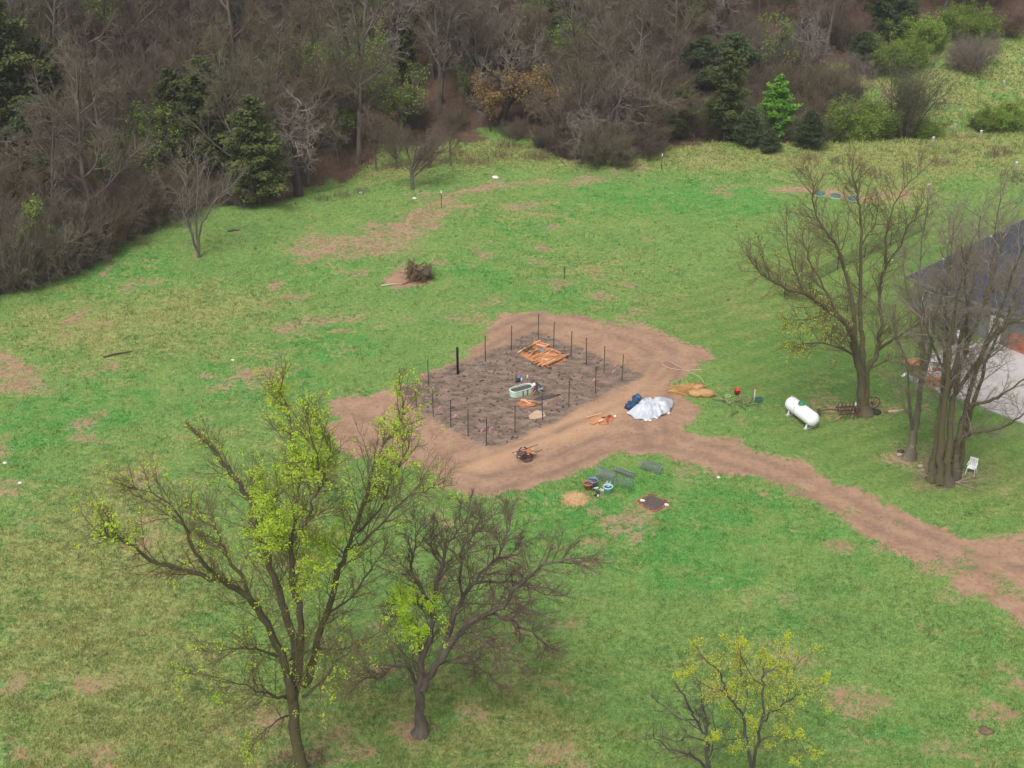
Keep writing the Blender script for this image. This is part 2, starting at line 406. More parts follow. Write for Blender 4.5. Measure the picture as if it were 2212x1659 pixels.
def ground_colour(m, blades=False):
    N, L, b = nt(m)
    def attr(n):
        a = N.new('ShaderNodeAttribute'); a.attribute_name = n; return a.outputs['Fac']
    geo = N.new('ShaderNodeNewGeometry')
    def noise(s, detail=4, rough=0.6, stretch=None):
        n = N.new('ShaderNodeTexNoise'); n.inputs['Scale'].default_value = s; n.inputs['Detail'].default_value = detail; n.inputs['Roughness'].default_value = rough
        v = geo.outputs['Position']
        if stretch:
            mp = N.new('ShaderNodeMapping'); mp.inputs['Scale'].default_value = stretch[:3]; mp.inputs['Rotation'].default_value = (0, 0, stretch[3]); L.new(v, mp.inputs[0]); v = mp.outputs[0]
        L.new(v, n.inputs['Vector']); return n.outputs['Fac']
    def ramp(f, a, c):
        r = N.new('ShaderNodeMapRange'); r.interpolation_type = 'SMOOTHSTEP'
        r.inputs['From Min'].default_value = a; r.inputs['From Max'].default_value = c
        L.new(f, r.inputs['Value']); return r.outputs[0]
    def math_(op, a, c):
        n = N.new('ShaderNodeMath'); n.operation = op
        for i, v in enumerate((a, c)):
            if hasattr(v, 'links'): L.new(v, n.inputs[i])
            else: n.inputs[i].default_value = v
        return n.outputs[0]
    def mix(f, a, c):
        n = N.new('ShaderNodeMix'); n.data_type = 'RGBA'
        if hasattr(f, 'links'): L.new(f, n.inputs[0])
        else: n.inputs[0].default_value = f
        for i, v in ((6, a), (7, c)):
            if hasattr(v, 'links'): L.new(v, n.inputs[i])
            else: n.inputs[i].default_value = (*v, 1)
        return n.outputs[2]
    nf, nm, nl, nvf = noise(3.2, 5, 0.7), noise(0.8, 4), noise(0.22, 3), noise(11, 3, 0.7)
    nm2 = noise(0.55, 5, 0.65, (1.0, 1.6, 1.0, 0.3))
    lush = math_('ADD', attr('lush'), math_('MULTIPLY', math_('SUBTRACT', nm, 0.5), 2.2))
    dry = math_('ADD', attr('dry'), math_('ADD', math_('MULTIPLY', math_('SUBTRACT', nf, 0.5), 2.0), math_('MULTIPLY', math_('SUBTRACT', nm2, 0.5), 1.8)))
    g = mix(ramp(nl, .3, .7), (0.185, 0.300, 0.082), (0.138, 0.270, 0.072))
    g = mix(ramp(lush, .25, .95), g, (0.095, 0.282, 0.062))
    g = mix(math_('MULTIPLY', ramp(dry, .3, 1.15), 0.72), g, (0.36, 0.325, 0.13))
    g = mix(math_('MULTIPLY', attr('mown'), 0.45), g, (0.125, 0.19, 0.045))
    g = mix(math_('MULTIPLY', ramp(nvf, .50, .76), 0.5), g, (0.36, 0.31, 0.14))
    g = mix(math_('MULTIPLY', ramp(nvf, .50, .25), 0.45), g, (0.055, 0.13, 0.03))
    thatch = math_('MULTIPLY', ramp(math_('ADD', math_('MULTIPLY', nm2, 1.0), math_('MULTIPLY', nf, .8)), 1.0, 1.22), ramp(math_('ADD', attr('dry'), nl), .55, 1.1))
    g = mix(math_('MULTIPLY', thatch, .85), g, (0.34, 0.245, 0.145))
    pt = ramp(math_('ADD', nm2, math_('MULTIPLY', nf, .5)), .62, .92)
    g = mix(math_('MULTIPLY', pt, .28), g, (0.27, 0.32, 0.09))
    g = mix(math_('MULTIPLY', attr('stripe'), .30), g, (0.085, 0.155, 0.04))
    tex = math_('ADD', math_('MULTIPLY', nf, .55), math_('MULTIPLY', nvf, .45))
    hv = N.new('ShaderNodeHueSaturation'); L.new(g, hv.inputs['Color'])
    tv = N.new('ShaderNodeMapRange'); tv.inputs['From Min'].default_value = .36; tv.inputs['From Max'].default_value = .64; tv.inputs['To Min'].default_value = .72; tv.inputs['To Max'].default_value = 1.30; L.new(tex, tv.inputs['Value']); L.new(tv.outputs[0], hv.inputs['Value']); g = hv.outputs[0]
    if not blades:
        df = mix(ramp(nm, .35, .65), (0.335, 0.203, 0.133), (0.405, 0.260, 0.172))
        df = mix(math_('MULTIPLY', ramp(nf, .45, .75), .5), df, (0.50, 0.32, 0.215))
        df = mix(math_('MULTIPLY', ramp(nf, .46, .25), .55), df, (0.22, 0.145, 0.105))
        df = mix(math_('MULTIPLY', attr('pale'), .65), df, (0.56, 0.345, 0.205))
        df = mix(math_('MULTIPLY', attr('rut'), .9), df, (0.215, 0.142, 0.108))
        furrow = noise(0.9, 6, 0.72, (1.0, 1.9, 1.0, 0.85))
        sl = mix(ramp(furrow, .35, .66), (0.155, 0.112, 0.088), (0.33, 0.24, 0.185))
        sl = mix(math_('MULTIPLY', ramp(nf, .5, .75), .45), sl, (0.31, 0.235, 0.185))
        df = mix(attr('soil'), df, sl)
        lt = mix(ramp(nf, .35, .65), (0.10, 0.066, 0.049), (0.17, 0.105, 0.075))
        lt = mix(math_('MULTIPLY', ramp(nm, .5, .75), .4), lt, (0.15, 0.15, 0.06))
        edge = math_('ADD', attr('dirt'), math_('MULTIPLY', math_('SUBTRACT', nf, 0.5), 1.7))
        edge = math_('ADD', edge, math_('ADD', math_('MULTIPLY', math_('SUBTRACT', nvf, 0.5), 0.9), math_('MULTIPLY', math_('SUBTRACT', nm2, 0.5), 1.0)))
        g = mix(ramp(edge, .30, .72), g, df)
        le = math_('ADD', attr('litter'), math_('MULTIPLY', math_('SUBTRACT', nf, 0.5), 0.8))
        g = mix(ramp(le, .35, .65), g, lt)
        bp = N.new('ShaderNodeBump'); bp.inputs['Strength'].default_value = 1.0; bp.inputs['Distance'].default_value = 0.16
        hsum = math_('ADD', math_('MULTIPLY', nf, 0.6), math_('MULTIPLY', nvf, 0.5))
        hsum = math_('ADD', hsum, math_('MULTIPLY', math_('MULTIPLY', furrow, attr('soil')), 1.6))
        L.new(hsum, bp.inputs['Height']); L.new(bp.outputs[0], b.inputs['Normal'])
    else:
        tn = attr('tint')
        hsv = N.new('ShaderNodeHueSaturation'); L.new(g, hsv.inputs['Color'])
        mr = N.new('ShaderNodeMapRange'); mr.inputs['To Min'].default_value = 0.75; mr.inputs['To Max'].default_value = 1.35
        L.new(tn, mr.inputs['Value']); L.new(mr.outputs[0], hsv.inputs['Value']); g = hsv.outputs[0]
        tr = N.new('ShaderNodeBsdfTranslucent'); L.new(g, tr.inputs['Color'])
        mx = N.new('ShaderNodeMixShader'); mx.inputs[0].default_value = 0.35
        L.new(b.outputs[0], mx.inputs[1]); L.new(tr.outputs[0], mx.inputs[2])
        L.new(mx.outputs[0], N['Material Output'].inputs['Surface'])
    L.new(g, b.inputs['Base Color'])
    b.inputs['Roughness'].default_value = 0.95
    b.inputs['Specular IOR Level'].default_value = 0.05

M['ground'] = bpy.data.materials.new('ground'); ground_colour(M['ground'])
M['grass'] = bpy.data.materials.new('grass'); ground_colour(M['grass'], True)

def axis(lo, hi, fine, out_lo, out_hi, grow=1.16):
    a = list(np.arange(lo, hi + 1e-6, fine))
    s = fine
    while a[-1] < out_hi: s *= grow; a.append(a[-1] + s)
    s = fine
    while a[0] > out_lo: s *= grow; a.insert(0, a[0] - s)
    return np.array(a)
gx = axis(-46, 56, 0.34, -320, 320)
gy = axis(42, 150, 0.34, -120, 420)
GX, GY = np.meshgrid(gx, gy)
fx, fy = GX.ravel(), GY.ravel()
GZ = terrain(fx, fy)
nx, ny = len(gx), len(gy)
ii = (np.arange(ny - 1)[:, None] * nx + np.arange(nx - 1)[None]).ravel()
gm = raw_mesh('ground', np.stack([fx, fy, GZ], 1), np.stack([ii, ii + 1, ii + nx + 1, ii + nx], 1), True)
flds = ground_fields(fx, fy)
for k, v in flds.items():
    a = gm.attributes.new(k, 'FLOAT', 'POINT'); a.data.foreach_set('value', v.astype(np.float32))
ground = obj('ground', gm, M['ground'])
tag(ground, 'rolling green pasture with bare tan dirt track around the garden plot', 'ground', kind='structure')

# short grass standing on the field
rs = np.random.RandomState(4)
def in_view(x, y, pad=1.06):
    z = terrain(x, y)
    dz = z - CAM_H
    zc = y * math.cos(CAM_PITCH) - dz * math.sin(CAM_PITCH)
    yc = y * math.sin(CAM_PITCH) + dz * math.cos(CAM_PITCH)
    return (np.abs(x / zc) < math.tan(CAM_HFOV / 2) * pad) & (np.abs(yc / zc) < 0.75 * math.tan(CAM_HFOV / 2) * pad), z
def scatter_grass(n, seed):
    rs = np.random.RandomState(seed)
    y = 45 + (172 - 45) * rs.rand(n) ** 1.35
    x = (rs.rand(n) * 2 - 1) * (22 + (y - 45) * 0.42)
    f = ground_fields(x, y)
    ok = (rs.rand(n) > f['dirt'] * 1.25 + f['litter']) & (rs.rand(n) > 0.6 * f['mown'])
    x, y = x[ok], y[ok]
    return x, y, terrain(x, y), {k: v[ok] for k, v in f.items()}
x, y, z, f = scatter_grass(300000, 11)
n = len(x)
clump = fbm(x / 0.9, y / 0.9, 55, 3)
B = 3
hh = (0.05 + 0.16 * (1 + .9 * sstep(118, 135, y)[:, None]) * clump[:, None] * rs.rand(n, B)) * (1 - 0.5 * f['mown'][:, None]) * (1 + 0.6 * f['dry'][:, None])
az = rs.rand(n, B) * 6.283
lean = 0.3 + 0.9 * rs.rand(n, B)
bx = x[:, None] + rs.normal(0, 0.09, (n, B)); by = y[:, None] + rs.normal(0, 0.09, (n, B)); bz = np.repeat(z[:, None], B, 1) - 0.01
w = (0.012 + 0.016 * rs.rand(n, B)) * (1 + 1.2 * sstep(115, 135, y)[:, None])
ca, sa = np.cos(az), np.sin(az)
v0 = np.stack([bx - sa * w, by + ca * w, bz], -1); v1 = np.stack([bx + sa * w, by - ca * w, bz], -1)
v2 = np.stack([bx + ca * lean * hh, by + sa * lean * hh, bz + hh], -1)
GV = np.stack([v0, v1, v2], 2).reshape(-1, 3)
# tussocks and rank weeds standing above the sward
tx, ty, tzz, tf = scatter_grass(26000, 12)
keep = rs.rand(len(tx)) < (.10 + .75 * tf['dry'] + .3 * (fbm(tx / 5, ty / 5, 91, 3) > .55)) * (1 - .85 * tf['mown'])
tx, ty, tzz = tx[keep], ty[keep], tzz[keep]; tf = {k: v[keep] for k, v in tf.items()}
m = len(tx); Q = 11
th_ = (.10 + .24 * rs.rand(m) ** 2)[:, None] * (.6 + .6 * rs.rand(m, Q))
ta = rs.rand(m, Q) * 6.283; tl = .25 + .75 * rs.rand(m, Q)
rx_ = .10 + .10 * rs.rand(m)[:, None]
qx = tx[:, None] + rs.normal(0, 1, (m, Q)) * rx_; qy = ty[:, None] + rs.normal(0, 1, (m, Q)) * rx_; qz = np.repeat(tzz[:, None], Q, 1) - .01
tw = .010 + .018 * rs.rand(m, Q); tc_, ts_ = np.cos(ta), np.sin(ta)
TV = np.stack([np.stack([qx - ts_ * tw, qy + tc_ * tw, qz], -1), np.stack([qx + ts_ * tw, qy - tc_ * tw, qz], -1), np.stack([qx + tc_ * tl * th_, qy + ts_ * tl * th_, qz + th_], -1)], 2).reshape(-1, 3)
GV = np.concatenate([GV, TV])
tus_d = np.clip(tf['dry'] * .6 + rs.normal(.15, .45, m), 0, 1.2)
gme = raw_mesh('grass', GV, np.arange(len(GV)).reshape(-1, 3))
for k in ('lush', 'dry', 'mown', 'stripe'):
    a = gme.attributes.new(k, 'FLOAT', 'POINT'); a.data.foreach_set('value', np.concatenate([np.repeat(f[k], B * 3), np.repeat(tus_d if k == 'dry' else tf[k], Q * 3)]).astype(np.float32))
a = gme.attributes.new('tint', 'FLOAT', 'POINT'); a.data.foreach_set('value', np.concatenate([np.repeat(rs.rand(n * B), 3), np.repeat(np.clip(np.repeat(rs.rand(m), Q) * .8 + rs.rand(m * Q) * .3 - .15, 0, 1), 3)]).astype(np.float32))
g = obj('grass', gme, M['grass'])
tag(g, 'short spring grass growing over the pasture and lawn', 'grass', kind='stuff')



# clods and pebbles on the bare earth
rs = np.random.RandomState(31)
n = 50000
cy_ = 48 + 70 * rs.rand(n); cx_ = (rs.rand(n) * 2 - 1) * (20 + (cy_ - 45) * .40)
cf = ground_fields(cx_, cy_)
ok = rs.rand(n) < np.where(cf['soil'] > .5, .95, np.clip(cf['dirt'] - .45, 0, 1) * .5)
cx_, cy_, sl_ = cx_[ok], cy_[ok], cf['soil'][ok]
n = len(cx_); cz_ = terrain(cx_, cy_)
sz_ = (.018 + .05 * rs.rand(n) ** 3) * (1 + .9 * sl_)
octa = np.array([(1, 0, 0), (0, 1, 0), (-1, 0, 0), (0, -1, 0), (0, 0, .8), (0, 0, -.5)], float)
CV = octa[None] * sz_[:, None, None] * rs.uniform(.6, 1.4, (n, 6, 1)); a_ = rs.rand(n) * 6.28
CV = np.stack([CV[..., 0] * np.cos(a_)[:, None] - CV[..., 1] * np.sin(a_)[:, None], CV[..., 0] * np.sin(a_)[:, None] + CV[..., 1] * np.cos(a_)[:, None], CV[..., 2]], -1) + np.stack([cx_, cy_, cz_], 1)[:, None]
of = np.array([(0, 1, 4), (1, 2, 4), (2, 3, 4), (3, 0, 4), (1, 0, 5), (2, 1, 5), (3, 2, 5), (0, 3, 5)])
cm = raw_mesh('soil_clods', CV.reshape(-1, 3), (of[None] + 6 * np.arange(n)[:, None, None]).reshape(-1, 3))
a = cm.attributes.new('tint', 'FLOAT', 'POINT'); a.data.foreach_set('value', np.repeat(np.clip((1 - sl_) * .6 + rs.rand(n) * .4, 0, 1), 6).astype(np.float32))
M['clod'] = leaf_mat('clod', [(0.15, 0.11, 0.09), (0.28, 0.205, 0.16), (0.38, 0.24, 0.165), (0.48, 0.31, 0.21)])
cl_ = obj('soil_clods', cm, M['clod'])
tag(cl_, 'loose clods and pebbles on the garden soil and dirt track', 'clods', kind='stuff')
print('clods', n)
# ------------------------------------------------------------------ trees
def unit(v):
    l = math.sqrt(v[0] * v[0] + v[1] * v[1] + v[2] * v[2]) or 1.0
    return (v[0] / l, v[1] / l, v[2] / l)
def perp(rng, d):
    while True:
        a = (rng.uniform(-1, 1), rng.uniform(-1, 1), rng.uniform(-1, 1))
        c = (d[1] * a[2] - d[2] * a[1], d[2] * a[0] - d[0] * a[2], d[0] * a[1] - d[1] * a[0])
        if c[0] ** 2 + c[1] ** 2 + c[2] ** 2 > 0.05:
            return unit(c)

class Tree:
    """collects branch poly-lines by level, then skins them"""
    def __init__(self, seed):
        self.rng = random.Random(seed)
        self.lines = []      # (level, pts, radii)
        self.tips = []
    def grow(self, p, d, L, r, lvl, S):
        rng = self.rng
        n = S['n'][lvl]
        seg = L / (n - 1)
        pts, dirs = [p], [d]
        wob, trop = S['wob'][lvl], S['trop'][lvl]
        for i in range(n - 1):
            d = unit((d[0] + rng.gauss(0, wob), d[1] + rng.gauss(0, wob), d[2] + rng.gauss(0, wob) + trop))
            p = (p[0] + d[0] * seg, p[1] + d[1] * seg, p[2] + d[2] * seg)
            pts.append(p); dirs.append(d)
        tap = S['tap'][lvl]
        rad = [r * (1 - (1 - tap) * i / (n - 1)) for i in range(n)]
        self.lines.append((lvl, pts, rad))
        self.kids(pts, dirs, rad, L, lvl, S)
    def kids(self, pts, dirs, rad, L, lvl, S, t0=None, kmul=1.0):
        rng = self.rng
        n = len(pts)
        if lvl + 1 >= len(S['n']):
            self.tips.append((pts[-1], dirs[-1], L)); return
        k = S['kids'][lvl] * kmul
        k = int(k) + (1 if rng.random() < k - int(k) else 0)
        t0 = S['start'][lvl] if t0 is None else t0
        for j in range(k):
            t = t0 + (1 - t0) * (j + rng.random()) / k
            f = t * (n - 1); i = min(int(f), n - 2); u = f - i
            q = tuple(pts[i][c] + (pts[i + 1][c] - pts[i][c]) * u for c in range(3))
            dd = dirs[i]
            a = R(rng.gauss(S['ang'][lvl], 9))
            pv = perp(rng, dd)
            nd = unit(tuple(dd[c] * math.cos(a) + pv[c] * math.sin(a) for c in range(3)))
            ln = L * S['ratio'][lvl] * rng.uniform(0.7, 1.2) * (1.15 - S['shrink'][lvl] * t)
            rr = min(rad[i] * 0.75, S['rad'][lvl + 1] * rng.uniform(0.8, 1.2))
            self.grow(q, nd, ln, rr, lvl + 1, S)
    def mesh(self, name, lo, hi, ks):
        groups = {}
        for lvl, pts, rad in self.lines:
            if lo <= lvl <= hi:
                groups.setdefault((len(pts), ks[min(lvl, len(ks) - 1)]), []).append((pts, rad))
        VV, FF, off = [], [], 0
        for (n, k), L in groups.items():
            P = np.array([l[0] for l in L], float); Rr = np.array([l[1] for l in L], float)
            V, F = skin(P, Rr, k)
            VV.append(V); FF.append(F + off); off += len(V)
        if not VV:
            return None
        return raw_mesh(name, np.concatenate(VV), np.concatenate(FF), True)

def skin(P, Rr, k):
    m, n = P.shape[:2]
    T = np.gradient(P, axis=1)
    T /= np.linalg.norm(T, axis=2, keepdims=True) + 1e-9
    ref = np.where(np.abs(T[:, :1, 2:3]) < 0.85, np.array([0, 0, 1.0]), np.array([1.0, 0, 0]))
    ref = np.repeat(ref, n, 1)
    A = np.cross(T, ref); A /= np.linalg.norm(A, axis=2, keepdims=True) + 1e-9
    Bv = np.cross(T, A)
    th = np.arange(k) * 2 * math.pi / k
    V = P[:, :, None] + Rr[:, :, None, None] * (A[:, :, None] * np.cos(th)[None, None, :, None] + Bv[:, :, None] * np.sin(th)[None, None, :, None])
    idx = np.arange(m * n * k).reshape(m, n, k)
    a = idx[:, :-1]; b = np.roll(idx, -1, 2)[:, :-1]; c = np.roll(idx, -1, 2)[:, 1:]; d = idx[:, 1:]
    F = np.stack([a, b, c, d], -1).reshape(-1, 4)
    return V.reshape(-1, 3), F

def leaves_mesh(name, C, size, rs, up=0.25, tint=None, stretch=1.5):
    """C (n,3) leaf positions -> little diamond leaves"""
    n = len(C)
    nn = rs.normal(size=(n, 3)); nn[:, 2] = np.abs(nn[:, 2]) + up * 2; nn /= np.linalg.norm(nn, axis=1, keepdims=True) + 1e-9
    r = rs.normal(size=(n, 3)); a = np.cross(nn, r); a /= np.linalg.norm(a, axis=1, keepdims=True) + 1e-9
    b = np.cross(nn, a)
    s = size * rs.uniform(0.6, 1.3, (n, 1))
    V = np.stack([C - a * s * stretch * .5, C + b * s * .5, C + a * s * stretch * .5, C - b * s * .5], 1).reshape(-1, 3)
    me = raw_mesh(name, V, np.arange(4 * n).reshape(-1, 4))
    t = rs.rand(n) if tint is None else tint
    at_ = me.attributes.new('tint', 'FLOAT', 'POINT'); at_.data.foreach_set('value', np.repeat(np.clip(t, 0, 1), 4).astype(np.float32))
    return me

def smooth_line(P, sub=3):
    P = np.array(P, float); n = len(P)
    out = []
    for i in range(n - 1):
        p0, p1, p2, p3 = P[max(i - 1, 0)], P[i], P[i + 1], P[min(i + 2, n - 1)]
        for s in range(sub):
            t = s / sub
            out.append(0.5 * ((2 * p1) + (-p0 + p2) * t + (2 * p0 - 5 * p1 + 4 * p2 - p3) * t * t + (-p0 + 3 * p1 - 3 * p2 + p3) * t ** 3))
    out.append(P[-1])
    return np.array(out)

def traced_tree(name, base, limbs, S, seed, label, cat='tree', bark='bark_moss', twig='twig_olive', density=1.0, leaf=None, ks=(8, 5, 3, 3, 3, 3), group=None, fuzz=0):
    """a tree that stands at `base`; limbs = (sighted points with depth offset, radius at start, radius at end, kids multiplier)"""
    B = at(*base) if len(base) == 2 else np.array(base)
    T = Tree(seed)
    rng = T.rng
    trunk_lines = []
    for pts, r0, r1, km in limbs:
        W = np.array([on_depth(px, py, B[1] + dy) for (px, py, dy) in pts]) - B
        W = smooth_line(W, 3)
        jit = np.array([[rng.gauss(0, 1) for _ in range(3)] for _ in W]) * 0.045
        jit[0] = 0
        W = W + jit
        m = len(W)
        rad = (r0 + (r1 - r0) * np.linspace(0, 1, m) ** (0.62 if r0 > .3 else 0.9)) * {'tall_tree': .74, 'spreading_tree': .82, 'yard_tree': .80, 'young_tree': .72, 'multi_trunk_tree': .92}.get(name, 1.0)
        rad = rad * (1 + .07 * np.array([rng.gauss(0, 1) for _ in range(m)]).clip(-1.5, 1.5))
        if W[0][2] < 0.5 and r0 > 0.25:        # root flare
            rad = rad * (1 + 0.55 * np.exp(-np.maximum(W[:, 2], 0) / 0.5))
        P = [tuple(w) for w in W]
        D = [unit(tuple(W[min(i + 1, m - 1)] - W[max(i - 1, 0)])) for i in range(m)]
        trunk_lines.append((0, P, list(rad)))
        Ln = float(np.sum(np.linalg.norm(np.diff(W, axis=0), axis=1)))
        if km > 0:
            T.kids(P, D, list(rad), min(Ln, S['cap']), 0, S, t0=S['start'][0] if r0 < 0.2 else S.get('t0', 0.24), kmul=km * Ln / 6.0 * density)
            # the limb's own end carries on as branches
            for _ in range(2):
                a = R(rng.uniform(5, 30)); pv = perp(rng, D[-1])
                nd = unit(tuple(D[-1][c] * math.cos(a) + pv[c] * math.sin(a) for c in range(3)))
                T.grow(P[-1], nd, min(Ln, S['cap']) * 0.24, max(r1 * 0.8, 0.012), 1, S)
    T.lines += trunk_lines
    for _ in range(fuzz):                       # dead shoots and vines up the lower trunks
        _, P, rad = trunk_lines[rng.randrange(min(4, len(trunk_lines)))]
        i = rng.randrange(1, max(2, len(P) // 2)); a = rng.uniform(0, 6.283)
        T.grow((P[i][0] + math.cos(a) * rad[i] * .9, P[i][1] + math.sin(a) * rad[i] * .9, P[i][2] + rng.uniform(-.3, .3)), unit((math.cos(a), math.sin(a), rng.uniform(-.5, .9))), rng.uniform(.5, 1.5), .014, 2, S)
    root = empty(name, tuple(B), 0, label, cat, group)
    obj('trunk', T.mesh('trunk', 0, 0, ks), M[bark], root)
    obj('crown', T.mesh('crown', 1, 9, ks), M[twig], root)
    if leaf:
        tips = np.array([t[0] for t in T.tips]); rs = np.random.RandomState(seed)
        keep = np.zeros(len(tips))
        for (px, py, dy, rad, amt) in leaf['patches']:
            c = on_depth(px, py, B[1] + dy) - B
            q = (tips - c) / np.array([rad, rad * 2.2, rad])
            keep = np.maximum(keep, amt * np.exp(-(q ** 2).sum(1) ** 2))
        keep = np.maximum(keep, leaf.get('base', 0))
        pick = rs.rand(len(tips)) < keep
        per = leaf['per']
        sel = np.repeat(tips[pick], per, 0); td = np.repeat(np.array([np.array(t[1]) * t[2] for t in T.tips])[pick], per, 0)
        C = sel - td * rs.uniform(0, .85, (len(sel), 1)) + rs.normal(0, leaf['spread'] * .42, (len(sel), 3))
        obj('leaves', leaves_mesh('leaves', C, leaf['size'], rs), M[leaf['mat']], root)
        print(name, 'leaves', len(C))
    print(name, 'tris', sum(2 * (len(l[1]) - 1) * ks[min(l[0], len(ks) - 1)] for l in T.lines), 'tips', len(T.tips))
    return root

S_HERO = dict(n=[6, 6, 4, 2], wob=[.1, .10, .13, .15], trop=[0, .07, .06, .05], tap=[.5, .25, .3, .4], kids=[17, 9, 6], start=[.12, .12, .12], ang=[44, 42, 40], ratio=[.46, .42, .5], shrink=[.55, .55, .45], rad=[.1, .027, .0115, .0075], cap=5.6)

hero_limbs = [
    ([(650, 1690, 0), (646, 1640, 0), (638, 1570, 0), (633, 1509, 0), (622, 1470, -.2), (610, 1411, -.4), (580, 1350, -.9), (546, 1300, -1.3), (511, 1274, -1.7), (461, 1247, -2.2), (384, 1231, -2.8), (324, 1207, -3.2), (294, 1184, -3.4), (251, 1164, -3.6), (232, 1158, -3.7)], .46, .04, 1.0),
    ([(634, 1520, 0), (640, 1480, .2), (664, 1470, .3), (677, 1417, .6), (707, 1326, 1.0), (729, 1245, 1.3), (747, 1190, 1.5), (769, 1135, 1.7), (794, 1067, 2.1), (807, 1014, 2.3), (827, 967, 2.5), (862, 920, 2.7), (872, 870, 2.9)], .33, .03, 1.0),
    ([(636, 1530, 0), (640, 1440, .5), (634, 1380, .9), (614, 1321, 1.3), (601, 1274, 1.6), (587, 1234, 1.9), (577, 1194, 2.2), (557, 1141, 2.5), (547, 1101, 2.8), (524, 1057, 3.1), (501, 1021, 3.4), (477, 991, 3.6), (451, 957, 3.9)], .28, .11, 1.0),
    ([(640, 1480, .2), (650, 1400, .0), (647, 1321, -.3), (634, 1274, -.5), (632, 1224, -.7), (631, 1174, -.8), (642, 1147, -.9), (664, 1114, -1.0), (681, 1074, -1.1), (697, 1034, -1.2), (717, 974, -1.3)], .24, .03, 1.1),
    ([(631, 1174, -.8), (636, 1130, -.4), (641, 1087, 0), (644, 1041, .4), (641, 987, .7), (631, 934, .9), (621, 881, 1.1), (600, 834, 1.3)], .12, .025, 1.2),
    ([(764, 1140, 1.7), (781, 1144, 1.3), (817, 1101, .8), (841, 1047, .5), (864, 1001, .3), (890, 960, 0)], .10, .02, 1.1),
    ([(747, 1190, 1.5), (801, 1157, .4), (851, 1100, -.6), (901, 1067, -1.4), (940, 1050, -1.8)], .10, .02, 1.0),
    ([(471, 1248, -2.1), (437, 1214, -2.6), (414, 1181, -2.9), (401, 1134, -3.2), (374, 1101, -3.5), (327, 1067, -3.8), (287, 1054, -4.0)], .12, .02, 1.1),
    ([(544, 1298, -1.3), (527, 1254, -1.0), (501, 1221, -.6), (484, 1187, -.3), (471, 1151, 0), (457, 1121, .3), (417, 1100, .6)], .13, .02, 1.1),
    ([(690, 1400, .6), (721, 1403, 0), (773, 1388, -.8), (831, 1359, -1.5)], .09, .02, 1.2),
    ([(655, 1505, .1), (699, 1465, -.6), (736, 1421, -1.3), (770, 1400, -1.8)], .10, .025, 1.2),
    ([(600, 1418, -.5), (553, 1403, -1.3), (516, 1399, -1.9), (450, 1410, -2.6)], .09, .02, 1.2),
    ([(622, 1510, 0), (580, 1500, -.8), (553, 1491, -1.3), (516, 1476, -1.8), (440, 1455, -2.6)], .10, .02, 1.2),
    ([(558, 1145, 2.5), (575, 1100, 2.2), (600, 1060, 2.0), (610, 1020, 1.8)], .07, .02, 1.2),
    ([(681, 1074, -1.1), (690, 1020, -1.8), (680, 960, -2.3), (665, 910, -2.6)], .06, .02, 1.2),
    ([(625, 1545, 0), (600, 1555, -.8), (560, 1590, -1.6), (545, 1615, -2.0)], .07, .02, 1.0),
    ([(707, 1326, 1.0), (760, 1290, 1.6), (800, 1230, 2.2), (830, 1190, 2.6)], .08, .02, 1.2),
]
traced_tree('tall_tree', (650, 1690), hero_limbs, S_HERO, 3, fuzz=130, label='tall spreading tree at the bottom left with mossy limbs and lime green leaf patches', leaf=dict(
    patches=[(625, 860, 1, 1.0, .4), (665, 950, 0, 1.2, .8), (590, 1105, 0, 1.3, .95), (635, 1120, 0, 1.0, .8), (700, 1180, 0, 1.15, .95), (840, 900, 2, 1.3, .25), (850, 980, 1, 1.2, .2), (220, 1135, -3.6, 1.3, .08), (560, 1120, 0, 1.2, .5), (650, 1240, 0, 1.0, .3)],
    base=.025, per=15, spread=.18, size=.06, mat='leaf_lime'))

